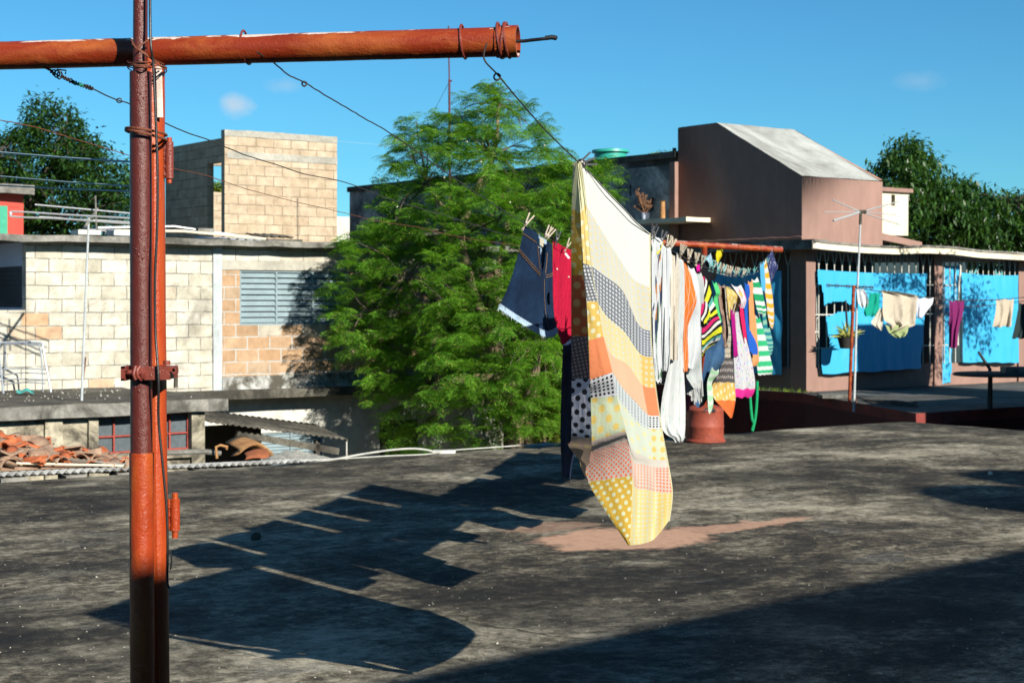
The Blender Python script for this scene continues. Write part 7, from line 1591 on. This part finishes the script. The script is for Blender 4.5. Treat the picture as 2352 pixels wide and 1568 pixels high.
paths = [([mor_base, t0, t1, hubsP[0], hubsP[3], hubsP[5], hubsP[12]], .15, .02), ([t1, hubsP[9], hubsP[1], hubsP[2], hubsP[11]], .08, .015), ([hubsP[0], hubsP[4], hubsP[7]], .06, .015), ([t0, hubsP[8], hubsP[7]], .07, .02), ([hubsP[3], hubsP[6]], .04, .015), ([t0, hubsP[10], hubsP[1]], .07, .02)]
p2 = at(1212, 1000, YT + .3); paths.append(([Vector((p2.x + .1, p2.y, -3.6)), p2, at(1225, 900, YT + .3), hubsP[8]], .10, .03))
limb_tree(mor, mor_base, paths, [(p, min(hubsP, key=lambda h: (h - p).length)) for p in clumps], M['bark'], .15, rng, M['bark_dark'], 3)
# small cream flowers on the moringa
fl = []
for i in range(70):
    p = np.array(rng.choice(clumps)) + np.array([rng.gauss(0, .16), rng.gauss(0, .16) - .1, rng.gauss(0, .16)]); s = .013
    fl += [p, p + [s, 0, s], p + [0, 0, 2 * s], p + [-s, 0, s]]
fast_mesh('blossom', fl, np.arange(len(fl)).reshape(-1, 4), m_basic('cream_blossom', (0.6, 0.58, 0.42), .8), mor)
# ---- generic broad-leaved mass from an outline
def leaf_cloud(rng, pts, n, size, spread, droop=.3, aspect=.42, up=0.0):
    out = np.empty((n, 4, 3), np.float32)
    for i in range(n):
        c = pts[rng.randrange(len(pts))]; sg = spread
        o = np.array([c[0] + rng.gauss(0, sg), c[1] + rng.gauss(0, sg), c[2] + rng.gauss(0, sg * .8)])
        a = rng.uniform(0, 6.28); el = rng.uniform(-droop - .5, .35 + up); d = np.array([math.cos(a) * math.cos(el), math.sin(a) * math.cos(el), math.sin(el)])
        w = np.cross(d, [rng.uniform(-.5, .5), rng.uniform(-.5, .5), 1]); w /= np.linalg.norm(w); L = size * rng.uniform(.65, 1.25)
        out[i] = [o, o + d * L * .45 + w * L * aspect * .5, o + d * L + np.array([0, 0, -L * .12]), o + d * L * .45 - w * L * aspect * .5]
    return out.reshape(-1, 3)
def broad_tree(name, label, OUTL, Y, thick, nclump, nleaf, size, spread, mat, base_px, seed, dmin=.25, shoots=0, droop=.3, trunk_r=.2, bark='bark_dark', aspect=.42, cat='tree'):
    rng = random.Random(seed); base = Vector((at(base_px, 700, Y).x, Y, -3.6)); root = thing(name, label, cat, base); cl = []; tries = 0
    xs = [p[0] for p in OUTL]; ys = [p[1] for p in OUTL]
    while len(cl) < nclump and tries < 40000:
        tries += 1; x, y = rng.uniform(min(xs), max(xs)), rng.uniform(min(ys), max(ys))
        if not inpoly(x, y, OUTL): continue
        d = pdist(x, y, OUTL)
        if d < (8 if Y == 40.0 else 4): continue
        dz = rng.uniform(-1, 1) * min(1, d / 120) ** .5 * thick; p = at(x, y, Y + dz)
        if any((p - q).length < dmin for q in cl): continue
        cl.append(p)
    V = leaf_cloud(rng, cl, nleaf, size, spread, droop, aspect)
    fast_mesh('crown', V, np.arange(len(V)).reshape(-1, 4), mat, root)
    cxm = sum(p.x for p in cl) / len(cl); top = max(p.z for p in cl); mid = Vector((cxm, Y, (top + .5) * .45)); hubs = [cl[rng.randrange(len(cl))] for _ in range(9)]
    limb_tree(root, base, [([base, Vector((base.x, Y, -.5)), mid], trunk_r, trunk_r * .6)] + [([mid, mid.lerp(h, .5) + Vector((0, 0, .2)), h], trunk_r * .5, .03) for h in hubs], [(p, min(hubs, key=lambda h: (h - p).length)) for p in cl[::2]], M[bark], trunk_r, rng)
    return root
LT = [(-250, 560), (-250, 300), (-60, 330), (20, 300), (45, 285), (58, 240), (75, 212), (100, 222), (128, 222), (150, 240), (165, 235), (180, 262), (205, 300), (225, 330), (245, 330), (262, 345), (290, 380), (330, 440), (350, 560)]
broad_tree('mango_tree', 'dark green broad-leaved tree rising behind the left slab roof', LT, 40.0, 2.2, 520, 42000, .15, .15, M['broad'], 120, 5, dmin=.22, droop=.4, trunk_r=.3)
RTL = [(1990, 420), (2010, 355), (2030, 370), (2045, 320), (2075, 330), (2090, 308), (2130, 300), (2130, 345), (2160, 375), (2165, 410), (2200, 395), (2205, 420), (2220, 375), (2230, 420), (2260, 425), (2300, 440), (2335, 455), (2345, 420), (2370, 445), (2480, 440), (2600, 420), (2600, 620), (1990, 620)]
broad_tree('custard_apple_tree', 'dark tree with drooping pointed leaves behind the right porch roof', RTL, 40.0, 2.4, 560, 42000, .18, .15, M['broad'], 2250, 6, dmin=.24, droop=.9, trunk_r=.3, aspect=.36)
broad_tree('small_tree', 'tip of a tree showing between the grey house and the stair tower', [(1495, 380), (1500, 362), (1525, 358), (1552, 365), (1560, 385)], 46, .8, 14, 900, .14, .12, M['vine'], 1530, 8, dmin=.1, trunk_r=.1)
broad_tree('far_tree', 'rounded green treetop seen through the tower opening', [(460, 460), (468, 435), (488, 424), (510, 432), (530, 446), (530, 470)], 55, 1.0, 40, 2600, .2, .2, M['vine'], 500, 9, dmin=.1, trunk_r=.1)
# yellow-green climber mass behind the moringa, down to the roof edge
VN = [(1215, 1032), (1205, 930), (1180, 840), (1190, 740), (1200, 650), (1235, 560), (1280, 520), (1330, 500), (1345, 700), (1345, 1035)]
broad_tree('yellow_green_bush', 'tall yellow green bush of tiny leaves behind the feathery tree', VN, 27.4, .9, 240, 24000, .06, .30, M['vine'], 1250, 10, dmin=.16, trunk_r=.07, bark='bark', aspect=.6, cat='bush')
# out of view tree at the right whose dapple falls on the tarpaulins
rng = random.Random(77); c0 = G(24.9, 14.4, 4.1); root = thing('shade_tree', 'leafy tree beside the added shade block outside the view', 'tree', G(24.2, 14.0, 0)); cl = [c0 + G(rng.uniform(-1.6, 1.5), rng.uniform(-.3, .3), rng.gauss(0, .4)) for _ in range(60)]
V = leaf_cloud(rng, cl, 2600, .12, .16); fast_mesh('crown', V, np.arange(len(V)).reshape(-1, 4), M['broad'], root); limb_tree(root, c0, [([G(24.2, 14.0, 0), c0], .08, .04)], [(p, c0) for p in cl[::3]], M['bark'], .1, rng)
# pale stone heap at the roof edge by the bush, wall stub behind the trunk
mb = MB(); g_ = at(1250, 1026, 19.2)
mb.grid_fn(lambda u, v: g_ + Vector(((u - .5) * .8, (v - .5) * .5, -.1 + .14 * math.sin(u * 3.14) * math.sin(v * 3.14) * (1 + .4 * mnoise.noise(Vector((u * 6, v * 5, 0)))))), 16, 10, smooth=False); mb.build('stone_heap', M['concrete'], label='pale stone hump beyond the roof edge under the bush', cat='stones')
